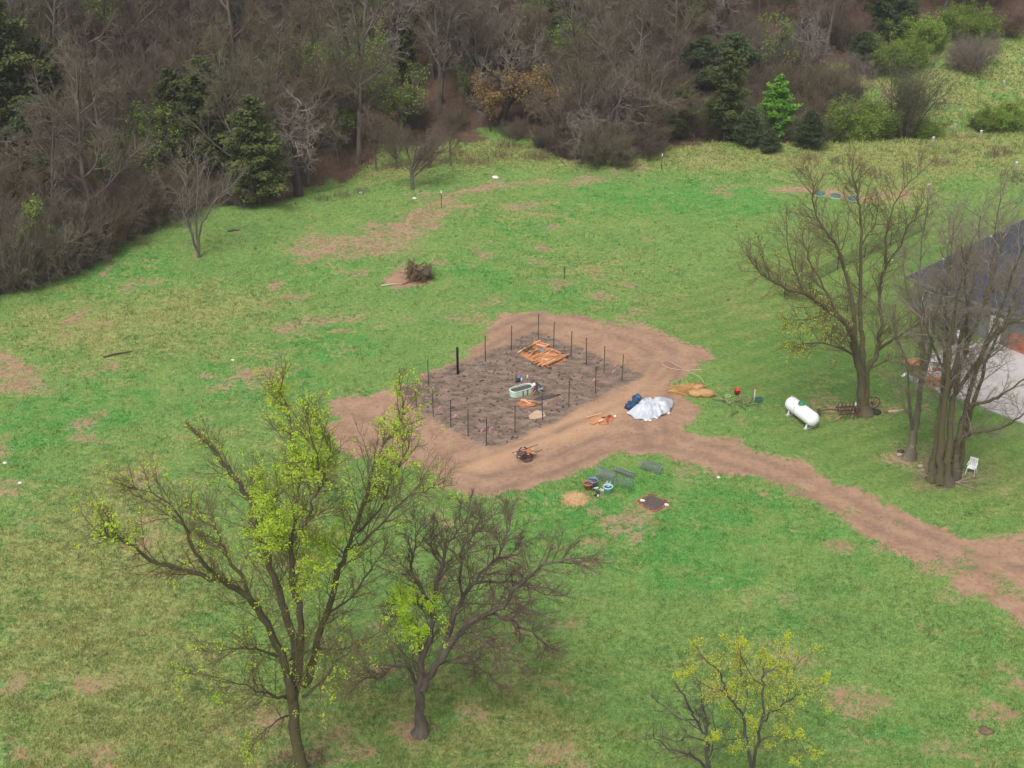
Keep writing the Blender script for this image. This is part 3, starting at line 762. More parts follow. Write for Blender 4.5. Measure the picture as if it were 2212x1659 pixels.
oak_limbs = [
    ([(908, 1585, 0), (907, 1540, 0), (906, 1491, 0), (908, 1450, .1), (919, 1399, .4), (934, 1333, .8), (938, 1289, 1.1), (956, 1223, 1.5), (960, 1190, 1.7), (989, 1150, 2.0), (1007, 1120, 2.2)], .36, .03, 1.0),
    ([(912, 1490, 0), (923, 1465, -.1), (949, 1428, -.4), (978, 1384, -.7), (1011, 1348, -1.0), (1059, 1322, -1.4), (1095, 1304, -1.6), (1110, 1271, -1.8), (1158, 1234, -2.1), (1205, 1212, -2.3), (1250, 1208, -2.5)], .26, .03, 1.0),
    ([(960, 1412, -.5), (978, 1340, 0), (1000, 1289, .4), (1029, 1249, .8), (1066, 1216, 1.2), (1088, 1179, 1.6), (1103, 1130, 2.0)], .17, .025, 1.1),
    ([(934, 1333, .8), (908, 1267, 1.2), (886, 1223, 1.5), (897, 1179, 1.8), (897, 1135, 2.0)], .11, .025, 1.1),
    ([(900, 1475, 0), (879, 1439, -.6), (846, 1443, -1.2), (820, 1465, -1.7), (780, 1465, -2.2)], .13, .025, 1.0),
    ([(1004, 1360, -1.0), (1048, 1388, -1.8), (1084, 1410, -2.4), (1120, 1440, -2.8)], .09, .02, 1.2),
    ([(1055, 1326, -1.4), (1110, 1344, -1.2), (1158, 1373, -1.0), (1190, 1400, -.9)], .09, .02, 1.2),
    ([(940, 1440, -.3), (1000, 1417, -.2), (1029, 1436, 0), (1070, 1470, .2)], .08, .02, 1.2),
    ([(1018, 1262, .7), (1077, 1255, 0), (1130, 1262, -.6), (1190, 1290, -1.0)], .09, .02, 1.2),
    ([(1095, 1304, -1.6), (1130, 1310, -2.4), (1180, 1330, -3.0)], .08, .02, 1.2),
    ([(956, 1223, 1.5), (930, 1180, 2.2), (940, 1130, 2.8)], .08, .02, 1.2),
    ([(1000, 1289, .4), (990, 1220, -.4), (1020, 1160, -1.0), (1040, 1120, -1.3)], .09, .02, 1.2),
    ([(1066, 1216, 1.2), (1110, 1190, 2.0), (1150, 1160, 2.6)], .07, .02, 1.2),
    ([(938, 1320, .9), (900, 1310, .6), (865, 1300, .3), (840, 1310, .1)], .07, .02, 1.0),
    ([(915, 1440, .2), (900, 1380, .9), (880, 1340, 1.5), (850, 1330, 2.0)], .08, .02, 1.0),
]
S_OAK = dict(S_HERO, kids=[20, 10, 6.5], ratio=[.42, .42, .5], trop=[0, .03, .03, .04], wob=[.1, .13, .16, .17], rad=[.1, .028, .0125, .0085])
traced_tree('spreading_tree', (908, 1585), oak_limbs, S_OAK, 8, fuzz=25, label='low brown spreading tree beside the tall mossy tree, one lime leaf cluster on its left', bark='bark_grey', twig='twig_brown', leaf=dict(
    patches=[(868, 1285, 0.6, .6, .6), (862, 1340, 0.8, .5, .5), (905, 1350, .9, .55, .6), (930, 1290, .8, .5, .5), (955, 1355, 0, .5, .5)], per=18, spread=.18, size=.064, mat='leaf_lime'))

S_SMALL = dict(n=[5, 5, 4, 2], wob=[.1, .13, .16, .18], trop=[0, .06, .06, .06], tap=[.5, .25, .3, .4], kids=[9, 7, 4], start=[.15, .2, .15], ang=[46, 42, 40], ratio=[.42, .5, .5], shrink=[.5, .5, .4], rad=[.06, .020, .010, .0065], cap=2.5)
gold_limbs = [
    ([(1626, 1705, 0), (1628, 1657, 0), (1637, 1602, .1), (1647, 1556, .2), (1647, 1511, .3), (1648, 1465, .4), (1652, 1440, .5), (1660, 1415, .6)], .13, .02, 1.2),
    ([(1626, 1690, 0), (1619, 1621, -.2), (1612, 1593, -.3), (1606, 1547, -.4), (1584, 1520, -.6), (1571, 1492, -.7), (1560, 1470, -.8), (1548, 1446, -.9), (1533, 1432, -1.0), (1511, 1410, -1.1)], .12, .02, 1.2),
    ([(1649, 1558, .2), (1676, 1534, -.2), (1698, 1520, -.5), (1722, 1503, -.8), (1749, 1498, -1.0), (1770, 1489, -1.1)], .06, .015, 1.2),
    ([(1690, 1522, -.4), (1696, 1489, .1), (1711, 1472, .3), (1716, 1441, .5), (1740, 1415, .7)], .04, .012, 1.2),
    ([(1606, 1547, -.4), (1617, 1489, .3), (1603, 1463, .5), (1599, 1434, .7), (1602, 1415, .9)], .05, .012, 1.2),
    ([(1648, 1480, .4), (1620, 1455, 0), (1600, 1420, -.3), (1590, 1390, -.5)], .04, .012, 1.2),
    ([(1637, 1602, .1), (1670, 1590, -.5), (1710, 1600, -1.0), (1740, 1630, -1.4)], .04, .012, 1.2),
    ([(1612, 1593, -.3), (1570, 1595, -.8), (1545, 1590, -1.1)], .04, .012, 1.0),
    ([(1606, 1547, -.4), (1570, 1500, -1.2), (1520, 1480, -1.7), (1490, 1455, -2.0)], .04, .012, 1.2),
    ([(1648, 1465, .4), (1680, 1430, 1.0), (1690, 1390, 1.4)], .035, .012, 1.2),
]
traced_tree('young_tree', (1626, 1705), gold_limbs, S_SMALL, 21, 'young tree flushing yellow green at the bottom edge, right of the spreading tree', bark='bark_dark', twig='twig_olive', leaf=dict(
    patches=[(1640, 1520, 0, 3.2, .7)], base=.3, per=9, spread=.13, size=.043, mat='leaf_yellow'))
bush_limbs = [
    ([(1536, 1715, 0), (1533, 1657, 0), (1527, 1602, .1), (1518, 1580, .1), (1500, 1555, .1), (1489, 1529, .1), (1471, 1492, .1)], .10, .02, 1.5),
    ([(1530, 1620, 0), (1527, 1566, -.3), (1520, 1529, -.4), (1515, 1492, -.5)], .06, .015, 1.6),
    ([(1533, 1660, 0), (1500, 1635, -.4), (1474, 1626, -.6), (1438, 1615, -.9), (1410, 1584, -1.1)], .07, .015, 1.5),
    ([(1527, 1602, .1), (1495, 1595, .6), (1460, 1602, 1.0), (1440, 1590, 1.3)], .04, .012, 1.4),
    ([(1500, 1555, .1), (1470, 1550, .6), (1440, 1530, 1.0), (1415, 1510, 1.3)], .035, .012, 1.4),
    ([(1530, 1640, 0), (1545, 1580, .5), (1540, 1530, .9)], .04, .012, 1.4),
]
traced_tree('dark_bush', (1536, 1715), bush_limbs, S_SMALL, 22, 'dark leafless bush at the bottom edge, left of the yellow green young tree', 'bush', bark='bark_dark', twig='twig_dark', density=1.3)

yard_limbs = [
    ([(1866, 893, 0), (1862, 860, 0), (1859, 815, 0), (1852, 775, -.2), (1843, 735, -.5), (1827, 700, -.8), (1782, 662, -1.4), (1742, 636, -1.9), (1702, 625, -2.3), (1662, 604, -2.7), (1622, 566, -3.1)], .52, .04, 1.0),
    ([(1868, 870, 0), (1872, 815, .2), (1880, 790, .3), (1892, 765, .5), (1898, 742, .6), (1902, 702, .8), (1900, 640, 1.1), (1910, 577, 1.4), (1915, 518, 1.7), (1926, 462, 2.0), (1950, 409, 2.4), (1990, 374, 2.7)], .33, .03, 1.0),
    ([(1862, 820, 0), (1864, 770, .4), (1860, 710, .9), (1858, 640, 1.3), (1862, 529, 1.9), (1859, 462, 2.3), (1851, 417, 2.6), (1841, 375, 2.9)], .27, .025, 1.0),
    ([(1850, 770, -.2), (1846, 702, .3), (1836, 630, .8), (1819, 556, 1.2), (1806, 534, 1.3), (1785, 502, 1.5), (1766, 470, 1.7), (1755, 409, 2.0), (1750, 370, 2.2)], .22, .025, 1.0),
    ([(1742, 636, -1.9), (1721, 596, -1.6), (1702, 542, -1.2), (1699, 476, -.8)], .12, .02, 1.1),
    ([(1898, 755, .6), (1929, 735, .2), (1960, 715, -.3), (2000, 690, -.9), (2030, 660, -1.3)], .14, .025, 1.1),
    ([(1910, 577, 1.4), (1945, 530, 1.0), (1975, 470, .7), (1995, 430, .5)], .10, .02, 1.1),
    ([(1812, 688, -1.0), (1780, 620, -.6), (1750, 560, -.2), (1735, 520, 0)], .11, .02, 1.1),
    ([(1662, 604, -2.7), (1650, 560, -2.4), (1640, 520, -2.2)], .06, .02, 1.1),
    ([(1850, 770, -.2), (1810, 750, -1.0), (1760, 740, -1.8), (1720, 745, -2.4)], .11, .02, 1.2),
    ([(1800, 675, -1.2), (1750, 690, -2.2), (1700, 690, -3.0)], .09, .02, 1.2),
    ([(1862, 529, 1.9), (1890, 480, 2.3), (1900, 430, 2.7)], .08, .02, 1.1),
    ([(1880, 795, .3), (1915, 780, -.5), (1940, 775, -1.2)], .07, .02, 1.1),
]
S_YARD = dict(S_HERO, cap=6.5, t0=.3, kids=[18, 8, 7], rad=[.1, .029, .0125, .008])
traced_tree('yard_tree', (1866, 893), yard_limbs, S_YARD, 31, fuzz=30, label='large leafless mossy tree beside the white propane tank', bark='bark_moss', twig='twig_olive', leaf=dict(patches=[(1740, 700, -2, 2.5, .18), (1700, 640, -2, 2.0, .08)], base=.015, per=4, spread=.12, size=.065, mat='leaf_yellow'))
clump_limbs = [
    ([(2017, 1034, 0), (2020, 1000, 0), (2024, 967, .1), (2028, 915, .2), (2038, 872, .4), (2054, 820, .6), (2075, 740, 1.0), (2095, 650, 1.5), (2110, 560, 2.0), (2118, 470, 2.5)], .42, .04, 1.0),
    ([(2044, 1046, -.3), (2045, 1005, -.3), (2049, 967, -.2), (2055, 898, 0), (2062, 846, .2), (2085, 760, .5), (2120, 670, .8), (2150, 590, 1.1), (2168, 500, 1.4)], .40, .04, 1.0),
    ([(2062, 1038, .2), (2062, 1000, .2), (2075, 932, .2), (2088, 880, .2), (2099, 828, .1), (2125, 750, -.2), (2160, 670, -.6), (2190, 590, -1.0), (2215, 520, -1.4)], .33, .04, 1.0),
    ([(2078, 950, .2), (2090, 940, -.2), (2123, 931, -.9), (2158, 925, -1.5), (2192, 908, -2.0), (2225, 885, -2.5)], .16, .04, .9),
    ([(2090, 885, .2), (2114, 872, -.3), (2149, 863, -.9), (2175, 846, -1.4), (2215, 818, -2.0)], .15, .04, .9),
    ([(2030, 915, .3), (2040, 800, 1.2), (2040, 700, 1.9), (2050, 600, 2.5), (2062, 480, 3.2)], .20, .03, 1.1),
    ([(2062, 846, .2), (2110, 780, 1.2), (2150, 720, 2.0), (2200, 660, 2.8), (2230, 600, 3.4)], .16, .03, 1.1),
    ([(2030, 1040, -.6), (2030, 990, -.6), (2036, 930, -.7), (2044, 850, -.9), (2050, 770, -1.1), (2060, 690, -1.4), (2075, 610, -1.7), (2100, 520, -2.1)], .30, .03, 1.0),
    ([(2072, 1030, .9), (2076, 980, 1.0), (2092, 910, 1.2), (2112, 840, 1.5), (2140, 760, 1.9), (2175, 690, 2.3), (2200, 620, 2.7)], .24, .03, 1.0),
    ([(2085, 760, .5), (2090, 680, -.4), (2085, 600, -1.0), (2080, 530, -1.6)], .14, .03, 1.1),
    ([(2125, 750, -.2), (2180, 700, -.8), (2230, 680, -1.2)], .12, .03, 1.0),
    ([(2120, 670, .8), (2140, 600, 1.8), (2150, 500, 2.8), (2160, 430, 3.4)], .11, .025, 1.1),
    ([(2054, 820, .6), (2020, 760, 0), (2000, 700, -.5), (1990, 640, -.9)], .11, .025, 1.0),
]
S_CLUMP = dict(S_HERO, cap=6.6, t0=.40, kids=[14, 8, 6.5], wob=[.1, .14, .18, .19], rad=[.1, .029, .0125, .008])
traced_tree('multi_trunk_tree', (2030, 1038), clump_limbs, S_CLUMP, 41, fuzz=90, label='bare tree with several mossy trunks from one base, beside the driveway', bark='bark_moss', twig='twig_grey')
lean_limbs = [
    ([(1965, 990, 0), (1968, 965, 0), (1979, 915, .1), (1984, 872, .2), (1988, 828, .3), (1995, 760, .6), (1990, 690, .9), (1985, 620, 1.2), (1988, 550, 1.5), (2003, 450, 2.0)], .33, .03, 1.1),
    ([(1974, 935, .1), (1966, 890, -.3), (1963, 846, -.6), (1955, 780, -1.0), (1930, 700, -1.6)], .13, .03, 1.1),
    ([(1988, 828, .3), (2010, 760, -.3), (2020, 680, -.8), (2040, 600, -1.2), (2050, 520, -1.5)], .15, .03, 1.1),
    ([(1990, 690, .9), (1960, 630, 1.6), (1950, 560, 2.2)], .09, .02, 1.0),
]
traced_tree('leaning_tree', (1965, 990), lean_limbs, S_CLUMP, 42, 'single lichen spotted trunk standing just left of the multi trunk tree', bark='bark_lichen', twig='twig_grey')
vase_limbs = [
    ([(428, 556, 0), (422, 530, 0), (408, 490, -.2), (397, 460, -.3), (383, 417, -.5), (350, 393, -.8)], .13, .02, 1.3),
    ([(428, 552, 0), (427, 520, .1), (423, 483, .3), (425, 417, .6), (427, 367, .9), (420, 320, 1.2)], .11, .02, 1.3),
    ([(430, 552, 0), (433, 493, 0), (450, 460, -.3), (467, 433, -.5), (493, 407, -.8), (520, 385, -1.0)], .09, .02, 1.3),
    ([(418, 515, 0), (405, 450, .6), (403, 383, 1.2), (393, 345, 1.6)], .07, .02, 1.3),
    ([(420, 470, .3), (440, 420, .9), (455, 370, 1.4)], .06, .02, 1.3),
]
traced_tree('vase_tree', (428, 556), vase_limbs, dict(S_SMALL, cap=5.5, rad=[.06, .03, .016, .011]), 51, 'small bare vase shaped tree alone in the grass at the left', bark='bark_grey', twig='twig_silver', density=.8)
# ------------------------------------------------------------------ the wood on the far slope: a few grown kinds, each tree its own object
def grown(seed, S, H, stems=1, lean=.05, rad0=.2, trunk_frac=.5):
    T = Tree(seed)
    for s in range(stems):
        a = T.rng.uniform(0, 6.283); l = lean if stems == 1 else T.rng.uniform(.25, .75) * lean * 3
        d = unit((math.cos(a) * l, math.sin(a) * l, 1))
        o = (0, 0, -.35) if stems == 1 else (math.cos(a) * .25 * stems ** .5 * T.rng.random(), math.sin(a) * .25 * stems ** .5 * T.rng.random(), -.25)
        T.grow(o, d, H * trunk_frac * (1 if stems == 1 else T.rng.uniform(.7, 1.1)), rad0 * (1 if stems == 1 else .5), 0, S)
    return T
KIND = {}
def kind(key, T, bark, twig, leaf=None, ks=(7, 5, 4, 3, 3, 3), split=1):
    parts = [('trunk', T.mesh(key + '_trunk', 0, split, ks), bark), ('crown', T.mesh(key + '_crown', split + 1, 9, ks), twig)]
    if leaf:
        rs = np.random.RandomState(hash(key) % 999 if False else len(key) * 7 + 3)
        tips = np.array([t[0] for t in T.tips])
        sel = tips[rs.rand(len(tips)) < leaf.get('prob', 1)]
        C = np.repeat(sel, leaf['per'], 0) + rs.normal(0, leaf['spread'], (len(sel) * leaf['per'], 3))
        C = C[C[:, 2] > .15]
        parts.append(('leaves', leaves_mesh(key + '_leaves', C, leaf['size'], rs), leaf['mat']))
    for nme, me, mt in parts:
        me.materials.append(M[mt])
    KIND[key] = parts
    print(key, 'lines', len(T.lines), 'tris', sum(sum(len(p.vertices) - 2 for p in me.polygons) for _, me, _ in parts))
def place(key, name, pos, scale, rz, label, cat='tree', group=None, sz=None, swap=None):
    o = empty(name, (pos[0], pos[1], pos[2]), rz, label, cat, group)
    o.scale = (scale, scale, sz or scale)
    for nme, me, mt in KIND[key]:
        c = obj(nme, me, None, o)
        if swap and nme in swap:
            c.material_slots[0].link = 'OBJECT'; c.material_slots[0].material = M[swap[nme]]
    return o

W_TALL = dict(n=[7, 6, 4, 3, 2], wob=[.05, .12, .16, .18, .2], trop=[.04, .10, .07, .05, .03], tap=[.25, .3, .35, .4, .5], kids=[15, 9, 7, 5], start=[.3, .25, .2, .2], ang=[50, 42, 40, 38], ratio=[.36, .44, .48, .5], shrink=[.6, .5, .4, .3], rad=[.2, .08, .032, .019, .014])
W_ROUND = dict(n=[4, 7, 5, 3, 2], wob=[.06, .10, .15, .18, .2], trop=[.02, .07, .04, .03, .02], tap=[.7, .25, .3, .4, .5], kids=[9, 12, 8, 5], start=[.45, .2, .2, .2], ang=[36, 40, 40, 38], ratio=[1.25, .40, .48, .5], shrink=[.1, .5, .4, .3], rad=[.25, .12, .038, .019, .0135])
W_CROOK = dict(n=[5, 8, 5, 4, 2], wob=[.12, .24, .28, .3, .3], trop=[.02, .03, .02, 0, 0], tap=[.7, .3, .3, .4, .5], kids=[7, 9, 7, 4.5], start=[.35, .2, .2, .2], ang=[55, 50, 48, 45], ratio=[1.1, .42, .48, .5], shrink=[.2, .5, .4, .3], rad=[.3, .14, .05, .025, .017])
W_SHRUB = dict(n=[5, 4, 3, 2], wob=[.12, .15, .18, .2], trop=[.02, .03, .03, .02], tap=[.35, .4, .4, .5], kids=[9, 7, 5], start=[.12, .15, .15], ang=[38, 40, 40], ratio=[.5, .5, .5], shrink=[.4, .4, .3], rad=[.05, .022, .014, .012])
for i in range(3):
    kind('tall%d' % i, grown(100 + i, W_TALL, 13, rad0=.21, trunk_frac=.92), 'bark_grey', 'twig_wood')
for i in range(3):
    kind('round%d' % i, grown(110 + i, W_ROUND, 11, rad0=.24, trunk_frac=.34), 'bark_grey', 'twig_wood')
for i in range(2):
    kind('crook%d' % i, grown(120 + i, W_CROOK, 11, rad0=.3, trunk_frac=.36, lean=.1), 'bark_dark', 'twig_silver')
for i in range(2):
    kind('shrub%d' % i, grown(130 + i, W_SHRUB, 4, stems=26, lean=.34, rad0=.09, trunk_frac=.7), 'twig_wood', 'twig_wood', ks=(4, 3, 3, 3), split=0)
kind('bud0', grown(140, W_ROUND, 10, rad0=.2, trunk_frac=.34), 'bark_grey', 'twig_wood', dict(per=2, spread=.16, size=.15, mat='leaf_spring', prob=.35))
kind('bud1', grown(141, dict(W_TALL, kids=[12, 7, 5, 3]), 10, rad0=.16, trunk_frac=.9), 'bark_grey', 'twig_wood', dict(per=2, spread=.18, size=.15, mat='leaf_spring', prob=.45))
kind('rust0', grown(142, W_ROUND, 9, rad0=.16, trunk_frac=.34), 'bark_dark', 'twig_rust', dict(per=2, spread=.2, size=.15, mat='leaf_rust', prob=.5))
kind('greenshrub', grown(143, W_SHRUB, 4, stems=26, lean=.36, rad0=.09, trunk_frac=.62), 'twig_olive', 'twig_olive', dict(per=4, spread=.12, size=.09, mat='leaf_spring', prob=.75), ks=(4, 3, 3, 3), split=0)
W_UPR = dict(W_SHRUB, n=[6, 4, 3, 2], ang=[30, 34, 36], kids=[11, 7, 4])
kind('pear', grown(144, W_UPR, 7, stems=14, lean=.16, rad0=.14, trunk_frac=.85), 'bark_dark', 'twig_dark', dict(per=2, spread=.12, size=.09, mat='leaf_cedar', prob=.7), ks=(5, 3, 3, 3), split=0)

def conifer(key, seed, H, rad, leafmat, nb=130, dens=1.0, base=.06, power=.8, leaf=.17, irregular=.25):
    """whorled branches, each carrying sprays of scale leaves"""
    rng = random.Random(seed); rs = np.random.RandomState(seed)
    T = Tree(seed)
    T.lines.append((0, [(0, 0, -.3), (.03, .02, H * .3), (-.02, .03, H * .7), (0, 0, H * .98)], [H * .022, H * .017, H * .009, .01]))
    C, tint = [], []
    for i in range(nb):
        t = (i + rng.random()) / nb
        z = H * (base + (1 - base) * t)
        a = i * 2.399 + rng.uniform(-.4, .4)
        prof = (1 - t) ** power * (0.55 + 0.45 * min(1, t / .18))
        bump = 1 + irregular * math.sin(3 * a + seed) * math.cos(z * 1.7 + seed)
        Lb = rad * prof * rng.uniform(.6, 1.18) * bump + .12
        up = rng.uniform(.12, .55)
        n = 5
        pts = []
        for k in range(n):
            u = k / (n - 1)
            pts.append((math.cos(a) * Lb * u, math.sin(a) * Lb * u, z + Lb * up * u * (0.6 + .4 * u) - 0.1 * Lb * u * (1 - u)))
        T.lines.append((1, pts, [.03 * (1 - .8 * k / 4) * max(.4, Lb / rad) for k in range(n)]))
        m = int((26 + 60 * Lb) * dens)
        u = rs.rand(m) ** .55
        pp = np.stack([np.interp(u, np.linspace(0, 1, n), [p[c] for p in pts]) for c in range(3)], 1)
        sp = (.10 + .20 * Lb * (1 - .55 * u))[:, None] * .75
        off = rs.normal(0, 1, (m, 3)) * sp * np.array([1, 1, .6])
        q = pp + off
        C.append(q)
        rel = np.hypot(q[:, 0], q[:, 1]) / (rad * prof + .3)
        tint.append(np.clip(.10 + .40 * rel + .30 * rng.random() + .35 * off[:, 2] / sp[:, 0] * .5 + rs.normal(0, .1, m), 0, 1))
    C = np.concatenate(C); tint = np.concatenate(tint)
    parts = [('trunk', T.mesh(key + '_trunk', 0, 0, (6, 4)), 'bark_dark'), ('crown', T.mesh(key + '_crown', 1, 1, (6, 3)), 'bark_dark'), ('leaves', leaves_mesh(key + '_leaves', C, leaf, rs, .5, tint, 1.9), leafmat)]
    for _, me, mt in parts: me.materials.append(M[mt])
    KIND[key] = parts
    print(key, 'leaves', len(C))
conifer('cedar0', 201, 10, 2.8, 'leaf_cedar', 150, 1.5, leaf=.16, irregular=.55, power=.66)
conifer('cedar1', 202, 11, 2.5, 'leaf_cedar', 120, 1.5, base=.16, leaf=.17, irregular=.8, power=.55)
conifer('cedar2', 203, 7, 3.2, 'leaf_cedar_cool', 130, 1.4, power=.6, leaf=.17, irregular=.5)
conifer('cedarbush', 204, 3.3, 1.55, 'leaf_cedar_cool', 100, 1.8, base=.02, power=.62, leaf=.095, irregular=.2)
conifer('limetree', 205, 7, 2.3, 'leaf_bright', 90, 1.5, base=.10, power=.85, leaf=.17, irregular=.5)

WR = random.Random(77)
CED = 'dark cedar on the wooded slope'
# trees one can pick out, placed by where they stand
keys = [
    # key, sight of base, scale, label
    ('cedar0', (560, 441), 1.0, 'broad dark green cedar at the edge of the field, left of the twisted dark trunk', 'cedar_tree'),
    ('cedar1', (462, 402), 1.12, 'tall ragged cedar behind the broad cedar at the left', 'cedar_tree'),
    ('cedar1', (392, 372), .95, 'narrow cedar just left of the tall ragged cedar', 'cedar_tree'),
    ('cedar1', (35, 335), 1.3, 'wide olive green cedar crown at the left border of the wood', 'cedar_tree'),
    ('cedar1', (120, 320), 1.0, 'olive green cedar second from the left border', 'cedar_tree'),
    ('cedar2', (95, 400), 1.1, 'low cedar beneath the wide cedar at the left border', 'cedar_tree'),
    ('cedar1', (1470, 300), .56, 'narrow dark cedar at the field edge below the cedar pair', 'cedar_tree'),
    ('cedar2', (1512, 196), .85, 'left cedar of the dark green pair in the wood at upper right', 'cedar_tree'),
    ('cedar2', (1580, 192), .9, 'right cedar of the dark green pair in the wood at upper right', 'cedar_tree'),
    ('cedar2', (1440, 300), .5, 'small yellowish cedar shrub at the field edge beside the narrow dark cedar', 'cedar_tree'),
    ('cedar1', (880, 190), .6, 'dark cedar deep in the middle of the wood', 'cedar_tree'),
    ('cedar0', (235, 45), .9, 'dark cedar near the top left of the wood', 'cedar_tree'),
    ('cedar2', (590, 60), .8, 'small cedar high in the wood above the broad cedar', 'cedar_tree'),
    ('cedar1', (1215, 60), .8, 'cedar at the top middle of the wood', 'cedar_tree'),
    ('cedar2', (1935, 85), .75, 'dark cedar behind the shrubs at the upper right', 'cedar_tree'),
    ('cedar2', (1860, 145), .6, 'small cedar in the thicket at the upper right', 'cedar_tree'),
    ('cedarbush', (1616, 313), 1.05, 'round cedar bush left of the bright green tree', 'cedar_bush'),
    ('cedarbush', (1662, 328), .68, 'smallest cedar bush, standing out in the grass', 'cedar_bush'),
    ('cedarbush', (1747, 318), 1.05, 'round cedar bush right of the bright green tree', 'cedar_bush'),
    ('limetree', (1674, 300), 1.0, 'bright green pointed tree among the brown thickets', 'leafy_tree'),
    ('crook1', (645, 421), 1.6, 'big silvery tree with a twisted dark trunk at the field edge', 'crooked_tree'),
    ('round1', (891, 410), .70, 'single slim tree standing forward in the grass of the wood pocket', 'slim_tree'),
    ('crook0', (925, 362), .55, 'dark forked tree just behind the slim tree in the grass', 'forked_tree'),
    ('round0', (856, 364), .58, 'small tree left of the dark forked tree in the grass', 'slim_tree'),
    ('tall1', (975, 360), .42, 'thin sapling right of the dark forked tree', 'sapling'),
    ('tall2', (812, 370), .5, 'thin sapling in the shade behind the grass pocket', 'sapling'),
    ('tall0', (735, 372), .55, 'thin dark tree between the twisted trunk and the grass pocket', 'sapling'),
    ('crook0', (1252, 353), .72, 'dark bare tree with pale broken limbs at the field edge in the middle', 'bare_tree'),
    ('round2', (1350, 322), 1.22, 'large round crowned grey tree standing above the middle of the field edge', 'round_tree'),
    ('shrub0', (1312, 355), 1.25, 'big tan brown thicket at the field edge beside the dark bare tree', 'thicket'),
    ('shrub1', (1385, 335), 1.0, 'brown thicket under the round crowned tree', 'thicket'),
    ('rust0', (1175, 292), 1.0, 'tree with rusty orange leaves in the middle of the wood edge', 'rusty_tree'),
    ('rust0', (1060, 282), .85, 'tree with yellowish leaves left of the rusty orange tree', 'rusty_tree'),
    ('rust0', (1130, 262), .8, 'small rusty tree between the two rusty leaved trees', 'rusty_tree'),
    ('bud0', (300, 470), .9, 'lime budding tree low at the left wood edge', 'budding_tree'),
    ('bud1', (345, 430), .95, 'slim lime budding tree behind the vase shaped tree', 'budding_tree'),
    ('bud1', (260, 460), .8, 'small budding tree left of the lime budding tree', 'budding_tree'),
    ('bud0', (195, 130), 1.0, 'lime crowned tree high at the top left of the wood', 'budding_tree'),
    ('bud0', (720, 330), .7, 'olive budding tree behind the twisted dark trunk', 'budding_tree'),
    ('bud1', (1000, 250), .6, 'small pale green tree deep behind the grass pocket', 'budding_tree'),
    ('crook0', (1545, 92), 1.35, 'massive dark trunk with heavy limbs at the top of the wood', 'old_tree'),
    ('tall0', (1752, 122), 1.15, 'tall pale trunk, left one of the pair at the top of the slope', 'tall_tree'),
    ('tall1', (1780, 125), 1.1, 'tall pale trunk, right one of the pair at the top of the slope', 'tall_tree'),
    ('greenshrub', (1872, 302), 1.35, 'wide spring green shrub at the field edge beside the upright dark tree', 'shrub'),
    ('greenshrub', (1835, 305), .9, 'smaller spring green shrub left of the wide spring green shrub', 'shrub'),
    ('pear', (1955, 300), 1.05, 'upright dark tree with faint green buds at the meadow edge', 'upright_tree'),
    ('greenshrub', (2005, 300), .65, 'low green shrub at the foot of the upright dark tree', 'shrub'),
    ('greenshrub', (2165, 276), .85, 'yellow green shrub among the white tubes on the right', 'shrub'),
    ('greenshrub', (2120, 280), .6, 'small greyish shrub left of the yellow green shrub among the tubes', 'shrub'),
    ('shrub1', (2088, 148), 1.25, 'round brown leafless bush alone in the upper right meadow', 'bush'),
    ('greenshrub', (2080, 85), 1.25, 'large yellow green bush above the round brown bush', 'bush'),
    ('greenshrub', (1990, 100), 1.25, 'green bush left of the large yellow green bush', 'bush'),
    ('greenshrub', (1925, 150), 1.15, 'low wide green shrub left of the round brown bush', 'shrub'),
    ('greenshrub', (1970, 140), .9, 'low green shrub between the wide shrub and the round brown bush', 'shrub'),
    ('shrub0', (2170, 75), 1.1, 'rusty brown thicket at the top right corner', 'thicket'),
    ('shrub1', (1720, 232), 1.7, 'broad purple brown thicket above the bright green tree', 'thicket'),
    ('shrub0', (1640, 240), 1.5, 'purple brown thicket left of the broad one above the bright green tree', 'thicket'),
    ('shrub0', (1785, 225), 1.4, 'purple brown thicket right of the broad one above the bright green tree', 'thicket'),
    ('shrub1', (1560, 295), 1.3, 'brown thicket left of the round cedar bush at the field edge', 'thicket'),
    ('shrub0', (1510, 290), 1.2, 'brown thicket between the narrow cedar and the field edge thicket', 'thicket'),
    ('shrub1', (1700, 300), 1.1, 'brown thicket behind the bright green tree', 'thicket'),
    ('shrub0', (1790, 300), 1.2, 'olive brown thicket right of the round cedar bush', 'thicket'),
    ('shrub1', (1822, 220), .9, 'brown thicket at the meadow corner', 'thicket'),
    ('shrub0', (1860, 165), .9, 'brown thicket under the pale trunk pair', 'thicket'),
]
SWAP = {'wide spring': None}
for i, (k, b, s, lab, nm) in enumerate(keys):
    p = at(*b)
    cat = {'cedar_bush': 'bush', 'thicket': 'thicket', 'shrub': 'shrub', 'bush': 'bush'}.get(nm, 'tree')
    sw = None
    if 'rusty brown' in lab: sw = {'trunk': 'twig_rust', 'crown': 'twig_rust'}
    if 'pale trunk' in lab: sw = {'trunk': 'twig_silver', 'crown': 'twig_silver'}
    if 'round brown leafless' in lab: sw = {'trunk': 'twig_rust', 'crown': 'twig_silver'}
    place(k, nm, p, s * WR.uniform(.97, 1.03), WR.uniform(0, 6.28), lab, cat, sz=s * WR.uniform(.95, 1.05), swap=sw)
taken = [at(*b)[:2] for _, b, s, _, _ in keys]

showy = [(*at(*b)[:2], 3.0 if k.startswith(('cedar', 'lime')) else 2.4) for k, b, s, lab, nm in keys if k[:4] in ('ceda', 'lime', 'rust', 'bud0', 'bud1') or 'twisted' in lab or 'round crowned' in lab]
solo = [at(645, 421)[:2], at(560, 441)[:2]]
